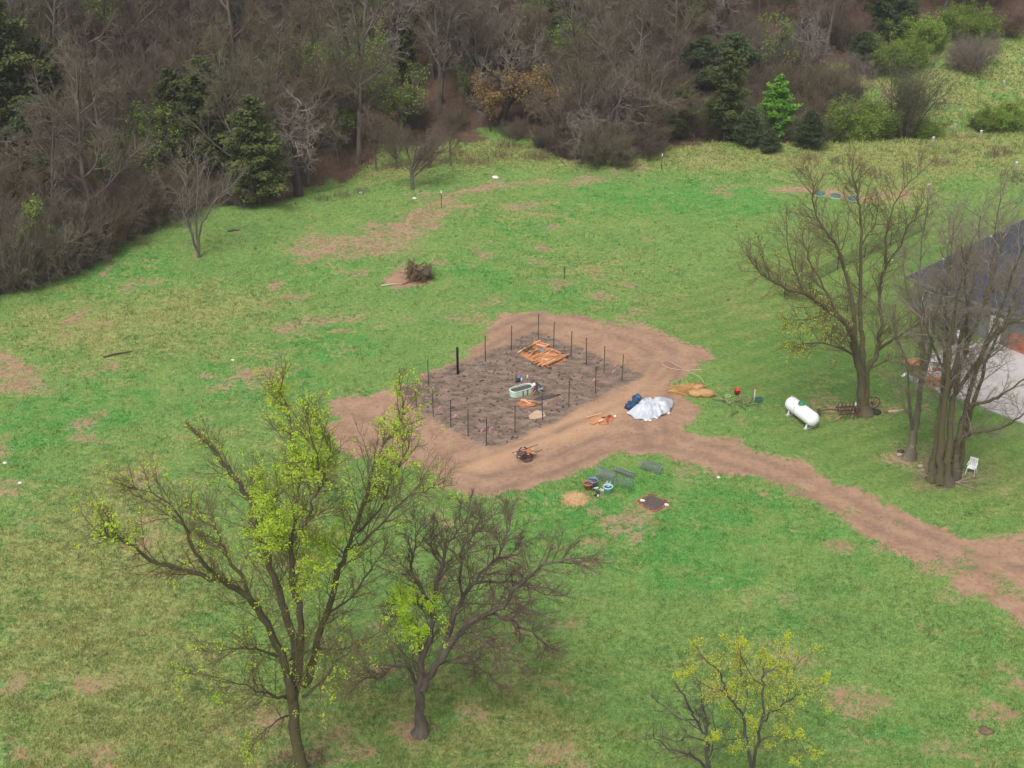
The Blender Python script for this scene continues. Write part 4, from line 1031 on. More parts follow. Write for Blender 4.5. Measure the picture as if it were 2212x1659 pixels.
# the crowd behind them
crowd = []
tries = 0
while len(crowd) < 420 and tries < 20000:
    tries += 1
    y = WR.uniform(84, 206); x = WR.uniform(-84, 84)
    d = float(edge_d(x, y))
    pk = math.exp(-((x + 6) / 11) ** 4)
    if d < 1.6 + 13 * pk: continue
    if d > 64: continue
    if poly_sd(np.array([x]), np.array([y]), MEADOW)[0] > -1.5 or (x > 33 and d < 24) : continue
    if x > 22 and d < 9: continue
    if abs(x) > y * .46: continue
    mind = 2.4 if d < 22 else 3.0
    if any((x - q[0]) ** 2 + (y - q[1]) ** 2 < mind ** 2 for q in crowd): continue
    if any((x - q[0]) ** 2 + (y - q[1]) ** 2 < 4.0 for q in taken): continue
    low = any(-1 < q[1] - y < 9 and abs(x - q[0] * y / q[1]) < q[2] * .62 for q in showy)
    if low and (x > 10 or any((x - q[0]) ** 2 + (y - q[1]) ** 2 < 30 for q in solo)): continue
    crowd.append((x, y, low))
side = lambda x: 'left' if x < -24 else ('middle' if x < 14 else 'right')
for (x, y, low) in crowd:
    d = float(edge_d(x, y))
    r = WR.random()
    where = {'left': 'left part', 'middle': 'middle', 'right': 'right part'}[side(x)]
    if low or d < 9 and r < .42 or (x > 12 and d < 30 and r < .6):
        k, s, nm, lab, grp, cat = WR.choice(['shrub0', 'shrub1']), (WR.uniform(.55, .9) if low else WR.uniform(.9, 1.5)), 'thicket', '%s leafless brown thicket %s the wood, %s section' % ('small' if low else 'large', 'at the foot of' if d < 6 else 'inside', where.replace(' part', '')), 'thickets in the %s of the wood' % where, 'thicket'
    elif r < .83:
        k = WR.choice(['tall0', 'tall1', 'tall2', 'round0', 'round1', 'round2', 'round0', 'round2', 'crook0', 'crook1'])
        s, nm, lab, grp, cat = WR.uniform(.95, 1.45), 'bare_tree', '%s crowded %s the wooded slope, %s section' % ({'t': 'tall narrow leafless tree', 'r': 'round crowned leafless tree', 'c': 'crooked silvery leafless tree'}[k[0]], 'at the front of' if d < 14 else 'mid way up' if d < 32 else 'high up', where.replace(' part', '')), 'bare trees crowding the %s of the wood' % where, 'tree'
        if x > 12 and d < 40: s *= .8
    elif r < .955:
        k = WR.choice(['bud0', 'bud1'])
        s, nm, lab, grp, cat = WR.uniform(.65, 1.0), 'budding_tree', 'faintly budding tree among the bare crowns in the %s of the wood' % where, 'budding trees in the %s of the wood' % where, 'tree'
    else:
        k = WR.choice(['cedar1', 'cedar2'])
        s, nm, lab, grp, cat = WR.uniform(.6, .9), 'cedar_tree', 'dark cedar half hidden among bare crowns in the %s of the wood' % where, 'cedars in the %s of the wood' % where, 'tree'
    place(k, nm, (x, y, tz(x, y)), s, WR.uniform(0, 6.28), lab, cat, grp, sz=s * WR.uniform(.9, 1.15))
print('crowd', len(crowd), tries)

# dense brush where the left wood comes down to the grass
ORDW = ['first', 'second', 'third', 'fourth', 'fifth', 'sixth', 'seventh', 'eighth', 'ninth', 'tenth', 'eleventh', 'twelfth', 'thirteenth', 'fourteenth', 'fifteenth', 'sixteenth']
for k in range(16):
    u = k / 15.0
    px = -10 + 400 * u; ex_, ey_ = flat(px, np.interp(px, [-50, 0, 130, 250, 400], [665, 640, 598, 525, 455]))[:2]
    x = ex_ + WR.uniform(-.6, .3); y = ey_ + WR.uniform(1.6, 3.4)
    s = WR.uniform(1.05, 1.6)
    place('shrub%d' % (k % 2), 'edge_brush', (x, y, tz(x, y)), s, WR.uniform(0, 6.28), 'dark brush at the left wood edge, %s bush counted from the left border' % ORDW[k], 'brush', 'brush along the left wood edge', sz=s * WR.uniform(.95, 1.35), swap={'trunk': 'twig_dark', 'crown': 'twig_wood'})

# undergrowth: brush nobody could count
rs = np.random.RandomState(9)
n = 18000
ux = rs.uniform(-80, 60, n); uy = rs.uniform(90, 200, n)
fl = ground_fields(ux, uy)
ok = rs.rand(n) < fl['litter'] * .9
ux, uy = ux[ok], uy[ok]; uz = terrain(ux, uy)
n = len(ux)
h = .5 + 1.6 * rs.rand(n) ** 2
p0 = np.stack([ux, uy, uz - .05], 1)
dv = rs.normal(0, .4, (n, 3)); dv[:, 2] = 1
p1 = p0 + dv * h[:, None] * .55; p2 = p1 + (dv + rs.normal(0, .35, (n, 3))) * h[:, None] * .5
V, F = skin(np.stack([p0, p1, p2], 1), np.stack([np.full(n, .022), np.full(n, .018), np.full(n, .008)], 1), 3)
tag(obj('undergrowth', raw_mesh('undergrowth', V, F, True), M['twig_rust']), 'leafless brush covering the floor of the wood', 'brush', kind='stuff')
# ------------------------------------------------------------------ small builder for made things
class MB:
    def __init__(self): self.V = []; self.F = []
    def add(self, V, F):
        o = len(self.V); self.V += [tuple(v) for v in V]; self.F += [tuple(i + o for i in f) for f in F]; return self
    def box(self, c, s, rot=None, taper=1.0):
        x, y, z = s[0] / 2, s[1] / 2, s[2] / 2
        P = [Vector((sx * x * (taper if sz > 0 else 1), sy * y * (taper if sz > 0 else 1), sz * z)) for sz in (-1, 1) for sx, sy in ((-1, -1), (1, -1), (1, 1), (-1, 1))]
        if rot is not None: P = [rot @ p for p in P]
        c = Vector(c)
        return self.add([p + c for p in P], [(0, 3, 2, 1), (4, 5, 6, 7), (0, 1, 5, 4), (1, 2, 6, 5), (2, 3, 7, 6), (3, 0, 4, 7)])
    def tube(self, pts, r, k=8, caps=True):
        P = np.array(pts, float)[None]; Rr = np.full((1, len(pts)), r, float) if np.isscalar(r) else np.array(r, float)[None]
        V, F = skin(P, Rr, k)
        n = len(V); o = len(self.V)
        self.add(V, F)
        if caps:
            self.F.append(tuple(o + i for i in range(k))[::-1]); self.F.append(tuple(o + n - k + i for i in range(k)))
        return self
    def lathe(self, prof, k=20, c=(0, 0, 0), rot=None, sx=1.0, sy=1.0):
        V = []
        for r, z in prof:
            for i in range(k):
                a = 2 * math.pi * i / k
                p = Vector((r * math.cos(a) * sx, r * math.sin(a) * sy, z))
                if rot is not None: p = rot @ p
                V.append(p + Vector(c))
        F = [(j * k + i, j * k + (i + 1) % k, (j + 1) * k + (i + 1) % k, (j + 1) * k + i) for j in range(len(prof) - 1) for i in range(k)]
        F.append(tuple(range(k))[::-1]); F.append(tuple((len(prof) - 1) * k + i for i in range(k)))
        return self.add(V, F)
    def build(self, name, m, parent=None, smooth=False, loc=(0, 0, 0), rot=(0, 0, 0)):
        me = bpy.data.meshes.new(name); me.from_pydata(self.V, [], self.F)
        if smooth: me.polygons.foreach_set('use_smooth', [True] * len(me.polygons))
        me.update()
        return obj(name, me, m if not isinstance(m, str) else M[m], parent, loc, rot)
def rotz(a): return Matrix.Rotation(a, 3, 'Z')
def eul(x, y, z): return Matrix.Rotation(z, 3, 'Z') @ Matrix.Rotation(y, 3, 'Y') @ Matrix.Rotation(x, 3, 'X')
def lump(c, s, seed, sub=2, amp=.25):
    """an uneven stone-like lump -> MB"""
    import bmesh
    bm = bmesh.new(); bmesh.ops.create_icosphere(bm, subdivisions=sub, radius=1)
    r = random.Random(seed); ph = [r.uniform(0, 6) for _ in range(6)]
    b = MB(); bm.verts.index_update()
    V = []
    for v in bm.verts:
        x, y, z = v.co
        f = 1 + amp * (math.sin(2.3 * x + ph[0]) * math.cos(2.7 * y + ph[1]) + .6 * math.sin(4.1 * z + ph[2] + 2 * x) + .4 * math.sin(6 * y + ph[3]))
        V.append((c[0] + x * f * s[0], c[1] + y * f * s[1], c[2] + z * f * s[2]))
    b.add(V, [tuple(v.index for v in f.verts) for f in bm.faces]); bm.free()
    return b

M['steel_post'] = mat('steel_post', (0.045, 0.045, 0.042), (0.075, 0.06, 0.05), 8, .55, metallic=.3, spec=.4)
M['black_pole'] = mat('black_pole', (0.018, 0.018, 0.02), (0.03, 0.028, 0.026), 5, .5)
M['wire'] = mat('wire', (0.22, 0.22, 0.22), None, 4, .5, metallic=.7)
M['pink'] = mat('pink', (0.85, 0.22, 0.42), (0.95, 0.42, 0.55), 9, .5)
M['mint'] = mat('mint', (0.50, 0.68, 0.52), (0.42, 0.60, 0.45), 4, .4, spec=.4)
M['mint_rim'] = mat('mint_rim', (0.72, 0.78, 0.80), (0.62, 0.70, 0.70), 6, .4)
M['white_paint'] = mat('white_paint', (0.86, 0.87, 0.88), (0.78, 0.79, 0.80), 2.0, .35, spec=.45)
M['white_plastic'] = mat('white_plastic', (0.80, 0.80, 0.79), (0.70, 0.70, 0.68), 5, .45)
M['bed_soil'] = mat('bed_soil', (0.13, 0.10, 0.085), (0.07, 0.055, 0.048), 14, .95, .8)
M['dark_soil'] = mat('dark_soil', (0.10, 0.08, 0.07), (0.05, 0.042, 0.038), 10, .95, .8)
M['clay'] = mat('clay', (0.48, 0.20, 0.09), (0.36, 0.14, 0.065), 3.5, .9, .8)
M['plank'] = mat('plank', (0.58, 0.27, 0.12), (0.42, 0.18, 0.08), 3, .8, .3, stretch=(1, 8, 8), rnd=.25)
M['plank_pale'] = mat('plank_pale', (0.72, 0.47, 0.29), (0.55, 0.33, 0.19), 3, .8, .3, stretch=(1, 8, 8), rnd=.2)
M['brushwood'] = mat('brushwood', (0.20, 0.135, 0.08), (0.11, 0.075, 0.045), 6, .9, .5)
M['cardboard'] = mat('cardboard', (0.50, 0.36, 0.24), (0.42, 0.29, 0.19), 3, .9)
M['tarp'] = mat('tarp', (0.54, 0.56, 0.61), (0.42, 0.44, 0.50), 1.6, .38, spec=.5)
M['blue_tarp'] = mat('blue_tarp', (0.03, 0.05, 0.22), (0.02, 0.09, 0.13), 2.2, .45, spec=.5)
M['straw'] = mat('straw', (0.66, 0.42, 0.18), (0.50, 0.29, 0.11), 9, .9, .8, detail=8)
M['straw_pale'] = mat('straw_pale', (0.78, 0.55, 0.30), (0.62, 0.40, 0.20), 10, .9, .8, detail=8)
M['burlap'] = mat('burlap', (0.50, 0.30, 0.14), (0.38, 0.22, 0.10), 12, .95, .4)
M['hose'] = mat('hose', (0.60, 0.47, 0.35), (0.50, 0.38, 0.28), 5, .6)
M['red'] = mat('red', (0.62, 0.04, 0.035), (0.50, 0.03, 0.03), 4, .45)
M['green_lid'] = mat('green_lid', (0.03, 0.27, 0.12), (0.025, 0.20, 0.09), 3, .45)
M['teal'] = mat('teal', (0.07, 0.18, 0.14), (0.055, 0.14, 0.11), 4, .6)
M['terracotta'] = mat('terracotta', (0.55, 0.18, 0.09), (0.42, 0.13, 0.065), 5, .7)
M['blue_pot'] = mat('blue_pot', (0.10, 0.17, 0.32), (0.14, 0.22, 0.36), 5, .4)
M['aqua'] = mat('aqua', (0.36, 0.72, 0.74), (0.28, 0.60, 0.64), 5, .4)
M['mesh_wire'] = mat('mesh_wire', (0.36, 0.39, 0.41), (0.28, 0.30, 0.32), 5, .5, metallic=.4)
M['rust'] = mat('rust', (0.13, 0.065, 0.05), (0.075, 0.045, 0.045), 7, .85, .5)
M['rubber'] = mat('rubber', (0.025, 0.025, 0.024), (0.04, 0.038, 0.035), 6, .8)
M['stone'] = mat('stone', (0.46, 0.36, 0.28), (0.30, 0.25, 0.21), 4, .9, .5, rnd=.2)
M['white_stone'] = mat('white_stone', (0.80, 0.76, 0.70), (0.62, 0.58, 0.53), 6, .8, .3)
M['brick'] = mat('brick', (0.40, 0.15, 0.095), (0.28, 0.11, 0.08), 6, .9, .4, rnd=.3)
M['galv'] = mat('galv', (0.34, 0.36, 0.38), (0.24, 0.25, 0.27), 5, .45, metallic=.5)
M['skin'] = mat('skin', (0.60, 0.33, 0.22), (0.52, 0.28, 0.18), 8, .6)
M['shirt'] = mat('shirt', (0.035, 0.035, 0.045), (0.055, 0.05, 0.06), 8, .9)
M['trousers'] = mat('trousers', (0.25, 0.27, 0.32), (0.19, 0.21, 0.25), 7, .9)
M['boots'] = mat('boots', (0.38, 0.21, 0.10), (0.28, 0.15, 0.07), 8, .8)
M['concrete'] = mat('concrete', (0.47, 0.435, 0.42), (0.38, 0.35, 0.335), .9, .9, .15, detail=7)
M['siding'] = mat('siding', (0.20, 0.21, 0.22), (0.16, 0.17, 0.18), 2, .8)
M['porch_roof'] = mat('porch_roof', (0.135, 0.165, 0.185), (0.11, 0.13, 0.15), 1.5, .45, metallic=.2)

def rnd_rot(r): return r.uniform(0, 6.28)
def sight(px, py, z=0.0):
    p = at(px, py); return Vector((p[0], p[1], p[2] + z))
OR = random.Random(5)

# ------------------------------------------------------------------ garden fence
def cc(x, y): return ((1100 + x / 2.765) * .73733, (880 + y / 2.765) * .73733)
near_right = [(897, 1178), (1132, 1072), (1353, 965), (1568, 862), (1782, 755), (1995, 650)]
far_right = [(1995, 650), (1851, 577), (1708, 512), (1585, 455), (1443, 380), (1318, 313)]
far_left = [(1318, 313), (1103, 410), (893, 495), (667, 595), (433, 693), (198, 780)]
near_left = [(198, 780), (332, 865), (468, 942), (612, 1027), (752, 1102), (897, 1178)]
corner = {(897, 1178): 'the corner nearest the viewer', (1995, 650): 'the right hand corner', (1318, 313): 'the corner farthest away', (198, 780): 'the left hand corner'}
ORD = ['', 'first', 'second', 'third', 'fourth']
post_pos = {}
shaft = MB(); shaft.box((0, 0, .975), (.055, .012, 2.05)); shaft.box((0, .022, .975), (.012, .040, 2.05))
studs = MB()
for i in range(18): studs.box((0, -.010, .25 + i * .095), (.02, .014, .025))
proto = None
for side, name, frm in ((near_right, 'near right', 'nearest'), (far_right, 'far right', 'right hand'), (far_left, 'far left', 'farthest'), (near_left, 'near left', 'left hand')):
    for i, c in enumerate(side[:-1]):
        p = sight(*cc(*c)); post_pos[c] = p
        if c == (667, 595):
            t = empty('round_post', p, 0, 'thick black round post in the far left side of the garden fence', 'post')
            MB().lathe([(.085, -.1), (.085, 1.98), (.08, 2.0)], 14).build('shaft', 'black_pole', t, True)
            MB().lathe([(.098, 1.99), (.098, 2.03), (.03, 2.07)], 14).build('cap', 'black_pole', t, True)
            continue
        lab = 'thin dark steel post at %s of the garden fence' % corner[c] if c in corner else 'thin steel post, %s after the %s corner, %s garden side' % (ORD[i], frm, name)
        t = empty('fence_post', p, OR.uniform(0, 3), lab, 'post', 'steel posts around the garden')
        t.rotation_euler = (OR.gauss(0, .012), OR.gauss(0, .012), OR.uniform(0, 3))
        if proto is None:
            a = shaft.build('shaft', 'steel_post', t); b = studs.build('studs', 'steel_post', a); proto = (a, b)
        else:
            a = obj('shaft', proto[0].data, None, t); obj('studs', proto[1].data, None, a)
for side, name in ((near_right, 'near right'), (far_right, 'far right'), (far_left, 'far left'), (near_left, 'near left')):
    w = MB()
    for i in range(5):
        a, b = post_pos[side[i]], post_pos[side[i + 1]]
        for hgt in (1.12,):
            w.tube([(a.x, a.y, a.z + hgt), ((a.x + b.x) / 2, (a.y + b.y) / 2, (a.z + b.z) / 2 + hgt - .03), (b.x, b.y, b.z + hgt)], .0025, 3)
    tag(w.build('fence_wire', 'wire'), 'single thin wire strung along the %s side of the garden posts' % name, 'wire')
# flagging ribbons tied to the wire
def ribbon(px, py, lab, length=.3):
    # on the fence line: find the bay whose wire passes under this sight line
    best = None
    for side in (near_right, far_right, far_left, near_left):
        for i in range(5):
            a, b = post_pos[side[i]], post_pos[side[i + 1]]
            for t in np.linspace(.04, .96, 24):
                q = np.array([a.x + (b.x - a.x) * t, a.y + (b.y - a.y) * t, a.z + (b.z - a.z) * t + 1.12 - .12 * t * (1 - t)])
                s = q - np.array([0, 0, CAM_H]); d = ray(px, py); d = d / np.linalg.norm(d)
                e = np.linalg.norm(s - d * (s @ d))
                if best is None or e < best[0]: best = (e, q)
    q = best[1]
    r = MB(); a = OR.uniform(-.5, .5); w = .022
    n = 6; V = []; dirx = -1 if OR.random() < .8 else 1
    for k in range(n):
        u = k / (n - 1)
        x = dirx * length * u * .75; z = -.75 * length * u + .05 * math.sin(u * 5 + a); y = .05 * math.sin(u * 7 + a * 3)
        V += [(x - w, y, z + w), (x + w, y + .03 * u, z - w)]
    F = [(2 * k, 2 * k + 1, 2 * k + 3, 2 * k + 2) for k in range(n - 1)]
    r.add(V, F)
    r.box((0, 0, 0), (.045, .045, .045))
    o = r.build('flagging_ribbon', 'pink', None, False, tuple(q))
    tag(o, lab, 'ribbon', 'pink ribbons on the garden wire')
rib = [((870, 1055), 'pink ribbon left of the fence post nearest the viewer'), ((942, 1030), 'pink ribbon just right of the fence post nearest the viewer'), ((1098, 952), 'pink ribbon just left of the first post after the nearest corner'),
    ((1232, 887), 'pink ribbon below the small stick heap in the garden'), ((1376, 822), 'pink ribbon below the crouching person, right of the second near post'), ((1492, 770), 'pink ribbon right of the crouching person'), ((1628, 708), 'pink ribbon between the third and fourth posts of the near right side'),
    ((1780, 628), 'pink ribbon on the fourth post of the near right side'), ((1940, 560), 'lower pink ribbon by the right hand corner post'), ((1960, 518), 'upper pink ribbon by the right hand corner post'), ((1832, 466), 'pink ribbon left of the first post after the right hand corner'),
    ((1712, 392), 'pink ribbon on the second post of the far right side'), ((645, 942), 'pink ribbon in the near left side right of its middle post'), ((520, 876), 'pink ribbon in the near left side left of its middle post'), ((410, 806), 'pink ribbon right of the first post after the left hand corner'),
    ((228, 688), 'pink ribbon beside the left hand corner post'), ((382, 625), 'pink ribbon in the far left side above the left corner')]
for c, lab in rib: ribbon(*cc(*c), lab)

# ------------------------------------------------------------------ things inside the garden
def c8(x, y): return (1032.3 + x / 7.5, 700.5 + y / 7.5)
def stadium(L, W, k=14):
    r = W / 2; h = L / 2 - r; P = []
    for i in range(k + 1): a = -math.pi / 2 + math.pi * i / k; P.append((h + r * math.cos(a), r * math.sin(a)))
    for i in range(k + 1): a = math.pi / 2 + math.pi * i / k; P.append((-h + r * math.cos(a), r * math.sin(a)))
    return P
def ringwall(P, z0, z1, inset=.012, corr=0.0):
    """closed wall of the outline with thickness"""
    n = len(P); b = MB(); V = []
    for (f, z) in ((1, z0), (1, z1), (1 - inset, z1), (1 - inset, z0)):
        for i, (x, y) in enumerate(P): V.append((x * f, y * f, z))
    F = [(j * n + i, j * n + (i + 1) % n, ((j + 1) % 4) * n + (i + 1) % n, ((j + 1) % 4) * n + i) for j in range(4) for i in range(n)]
    return b.add(V, F)
pb = sight(*c8(705, 1120))
pl_ = empty('raised_bed', pb, math.atan2(.77, 1.3), 'mint green oval metal raised bed filled with soil in the garden', 'planter')
P = stadium(1.7, .72, 16)
wall = MB()
for i in range(6):
    f = 1 + (.012 if i % 2 else 0)
    q = ringwall([(x * f, y * f) for x, y in P], .07 * i, .07 * (i + 1) - .0015 , .03); wall.add(q.V, q.F)
wall.build('wall', 'mint', pl_)
ringwall([(x * 1.035, y * 1.06) for x, y in P], .405, .45, .09).build('rim', 'mint_rim', pl_)
so = MB(); n = len(P); so.add([(0, 0, .36)] + [(x * .96, y * .94, .33 + .02 * math.sin(9 * x)) for x, y in P], [(0, 1 + i, 1 + (i + 1) % n) for i in range(n)])
so.build('soil', 'bed_soil', pl_)
for yy in (-.1, .25):
    MB().box((yy, -.385, .21), (.05, .03, .40)).build('brace', 'steel_post', pl_)
for (x, y, lab) in ((708, 1000, 'white topped stake behind the mint raised bed, left one of two'), (803, 955, 'white topped stake behind the mint raised bed, right one of two')):
    t = empty('marker_stake', sight(*c8(x, y)), 0, lab, 'stake', 'white topped stakes behind the raised bed')
    MB().box((0, 0, .2), (.03, .03, .44)).build('shaft', 'steel_post', t)
    MB().lathe([(.035, .40), (.045, .42), (.045, .60), (.035, .62)], 10).build('cap', 'white_plastic', t, True)
t = empty('digging_bar', sight(*c8(612, 935)), 0, 'thin dark digging bar standing in the soil behind the raised bed', 'tool')
MB().tube([(0, 0, -.1), (.02, 0, .45), (.03, .02, .95)], [.02, .018, .018], 8).build('shaft', 'steel_post', t); MB().box((0, 0, .02), (.09, .03, .14)).build('blade', 'rust', t)
t = empty('bucket', sight(*c8(655, 930)), 0, 'dark blue grey bucket standing behind the raised bed', 'bucket')
MB().lathe([(.12, 0), (.15, .36), (.16, .37), (.16, .40), (.14, .40), (.115, .05)], 14).build('body', 'blue_pot', t, True)
MB().tube([(.16 * math.cos(a), 0, .38 + .14 * math.sin(a)) for a in np.linspace(0, math.pi, 9)], .007, 5).build('handle', 'wire', t)

# orange lumber lying in the opened clay
corners = [sight(*c8(*c)) for c in ((640, 450), (1000, 290), (1470, 580), (1080, 720))]
C0 = sum(corners, Vector()) / 4
lh = empty('lumber_heap', C0, 0, 'patch of opened orange clay strewn with planks and broken boards in the garden', 'lumber')
N = 22; V = []
for j in range(N):
    for i in range(N):
        u, v = i / (N - 1), j / (N - 1)
        q = (corners[0] * (1 - u) + corners[1] * u) * (1 - v) + (corners[3] * (1 - u) + corners[2] * u) * v
        ed = min(u, v, 1 - u, 1 - v)
        wob = .22 * (vnoise(u * 6, v * 6, 3) - .5) * (1 if ed < .05 else .3)
        z = .03 + .13 * min(1, ed * 9) * float(vnoise(u * 9, v * 9, 8)) + .05 * float(vnoise(u * 23, v * 23, 18))
        if ed < .01: z = -.03
        V.append((q.x - C0.x + wob, q.y - C0.y + wob * .7, q.z - C0.z + z))
b = MB(); b.add(V, [(j * N + i, j * N + i + 1, (j + 1) * N + i + 1, (j + 1) * N + i) for j in range(N - 1) for i in range(N - 1)])
b.build('clay_bed', 'clay', lh, True)
e1 = (corners[1] - corners[0]); e2 = (corners[3] - corners[0])
a1 = math.atan2(e1.y, e1.x); a2 = math.atan2(e2.y, e2.x)
pr = random.Random(12)
def plank_at(u, v, L, ang, par, m='plank', w=.12, h=.22, th=.035, tilt=0.0, name='plank'):
    q = (corners[0] * (1 - u) + corners[1] * u) * (1 - v) + (corners[3] * (1 - u) + corners[2] * u) * v - C0
    return MB().box((0, 0, 0), (L, w, th)).build(name, m, par, False, (q.x, q.y, q.z + h), (pr.gauss(0, .12), tilt + pr.gauss(0, .05), ang))
for (u, v, L, da, m, w) in [(.62, .06, 1.5, a1, 'plank', .16), (.9, .12, 1.1, a2 + .5, 'plank', .14), (.78, .16, 1.0, a2 + .3, 'plank_pale', .12), (.10, .10, 1.0, a1 + .1, 'plank_pale', .12), (.42, .28, .9, a1 - .3, 'plank_pale', .11),
        (.35, .52, 1.6, a1 + .1, 'plank', .18), (.55, .55, 1.7, a1 + .05, 'plank_pale', .10), (.20, .55, 1.2, a1, 'plank', .2), (.3, .70, .7, a2 + .4, 'plank_pale', .1), (.45, .80, .6, a1 - .4, 'plank_pale', .1), (.82, .74, 1.2, a1 - .9, 'plank_pale', .1), (.66, .80, 1.3, a1 + .1, 'plank', .12),
        (.50, .95, 2.0, a1, 'plank', .2), (.25, .93, 1.5, a1 + .05, 'plank_pale', .12), (.85, .92, 1.4, a1 + .1, 'plank', .18), (.95, .55, 1.4, a2, 'plank', .2), (.72, .36, 1.2, a2 + .1, 'plank', .22), (.5, .08, 1.2, a1 + .25, 'plank', .14), (.22, .82, .9, a1 + .3, 'plank', .12), (.6, .68, .8, a2 + .6, 'plank', .12)]:
    plank_at(u, v, L, da, lh, m, w, .16 + pr.random() * .12)
for k in range(26):
    plank_at(pr.uniform(.08, .92), pr.uniform(.3, .95), pr.uniform(.5, 1.5), (a1 if pr.random() < .7 else a2) + pr.gauss(0, .25), lh, 'plank', pr.uniform(.1, .2), .12 + pr.random() * .06)
bw = Tree(61)
for _ in range(26):
    u, v = pr.uniform(.1, .5), pr.uniform(.1, .35)
    q = (corners[0] * (1 - u) + corners[1] * u) * (1 - v) + (corners[3] * (1 - u) + corners[2] * u) * v - C0
    bw.grow((q.x, q.y, q.z + .1), unit((pr.gauss(0, 1), pr.gauss(0, 1), .15)), .7, .02, 1, S_SMALL)
obj('brushwood', bw.mesh('brushwood', 0, 9, (5, 4, 3, 3)), M['brushwood'], lh)
MB().box((0, 0, 0), (.42, .36, .2), rotz(.4)).build('grey_box', 'galv', lh, False, tuple((corners[0] + corners[2]) / 2 - C0 + Vector((-.1, .3, .22))))

t = empty('stick_heap', sight(*c8(790, 1300)), 0, 'small heap of orange clay and sticks below the raised bed', 'heap')
lump((0, 0, .02), (.62, .36, .16), 5).build('clay', 'clay', t, True)
for i in range(7):
    MB().box((0, 0, 0), (pr.uniform(.35, .8), .06, .05)).build('stick', 'plank_pale' if i % 2 else 'plank', t, False, (pr.uniform(-.35, .35), pr.uniform(-.2, .2), .18 + .04 * i * .5), (pr.gauss(0, .2), pr.gauss(0, .2), pr.uniform(-.6, 1.6)))
t = lump((0, 0, 0), (.85, .22, .10), 15).build('soil_mound', 'dark_soil', None, True, tuple(sight(*c8(1095, 1190))), (0, 0, .35))
tag(t, 'long dark mound of wet soil beside the crouching person', 'soil')
t = MB().add([(-.75, -.35, .02), (-.1, -.5, .03), (.6, -.1, .02), (.5, .35, .05), (0, .55, .12), (-.3, .05, .10)], [(0, 1, 5), (1, 2, 5), (2, 3, 5), (3, 4, 5), (4, 0, 5)])
for i in range(6): x, y, z = t.V[i]; t.V.append((x, y, z - .015))
t.F += [(6 + f[2], 6 + f[1], 6 + f[0]) for f in list(t.F)] + [(i, 6 + i, 6 + (i + 1) % 5, (i + 1) % 5) for i in range(5)]
tag(t.build('cardboard_sheet', 'cardboard', None, False, tuple(sight(*c8(950, 1480)))), 'crumpled tan cardboard sheet on the soil at the garden edge', 'cardboard')

# ------------------------------------------------------------------ the person working in the garden
def skinned(name, verts, edges, m, parent, sub=2):
    me = bpy.data.meshes.new(name); me.from_pydata([v[:3] for v in verts], edges, [])
    o = obj(name, me, m, parent)
    o.modifiers.new('skin', 'SKIN')
    for sv, v in zip(me.skin_vertices[0].data, verts):
        r = v[3]; sv.radius = (r, r) if not isinstance(r, tuple) else r
    me.skin_vertices[0].data[0].use_root = True
    s = o.modifiers.new('sub', 'SUBSURF'); s.levels = sub; s.render_levels = sub
    me.polygons.foreach_set('use_smooth', [True] * len(me.polygons))
    o.modifiers['skin'].use_smooth_shade = True
    return o
pp = sight(*c8(985, 1125))
per = empty('person', pp, 0, 'person crouching beside the raised bed in dark top, grey trousers and pale cap', 'person')
# joints: x to the right, the person bends to the left and towards the viewer
J = dict(pelvis=(.20, .02, .46), spine=(.06, .0, .60), chest=(-.10, -.03, .70), neck=(-.22, -.07, .74), head0=(-.28, -.10, .74), head1=(-.34, -.15, .70),
    shL=(-.14, -.22, .68), shR=(-.14, .16, .70), elL=(-.22, -.30, .42), elR=(-.26, .18, .44), wrL=(-.36, -.22, .20), wrR=(-.42, .06, .22),
    hipL=(.22, -.11, .44), hipR=(.22, .14, .44), knL=(-.06, -.22, .40), knR=(-.04, .24, .42), anL=(.26, -.16, .10), anR=(.30, .18, .10), toL=(.10, -.20, .04), toR=(.14, .20, .04))
bv, be, ix = [], [], {}
def jv(k, p, r, par=None):
    ix[k] = len(bv); bv.append((*p, r))
    if par is not None: be.append((ix[par], ix[k]))
jv('pelvis', J['pelvis'], .145); jv('spine', J['spine'], .135, 'pelvis'); jv('chest', J['chest'], .155, 'spine'); jv('neck', J['neck'], .06, 'chest'); jv('head0', J['head0'], .085, 'neck'); jv('head1', J['head1'], .095, 'head0'); jv('chin', (-.37, -.19, .64), .05, 'head1')
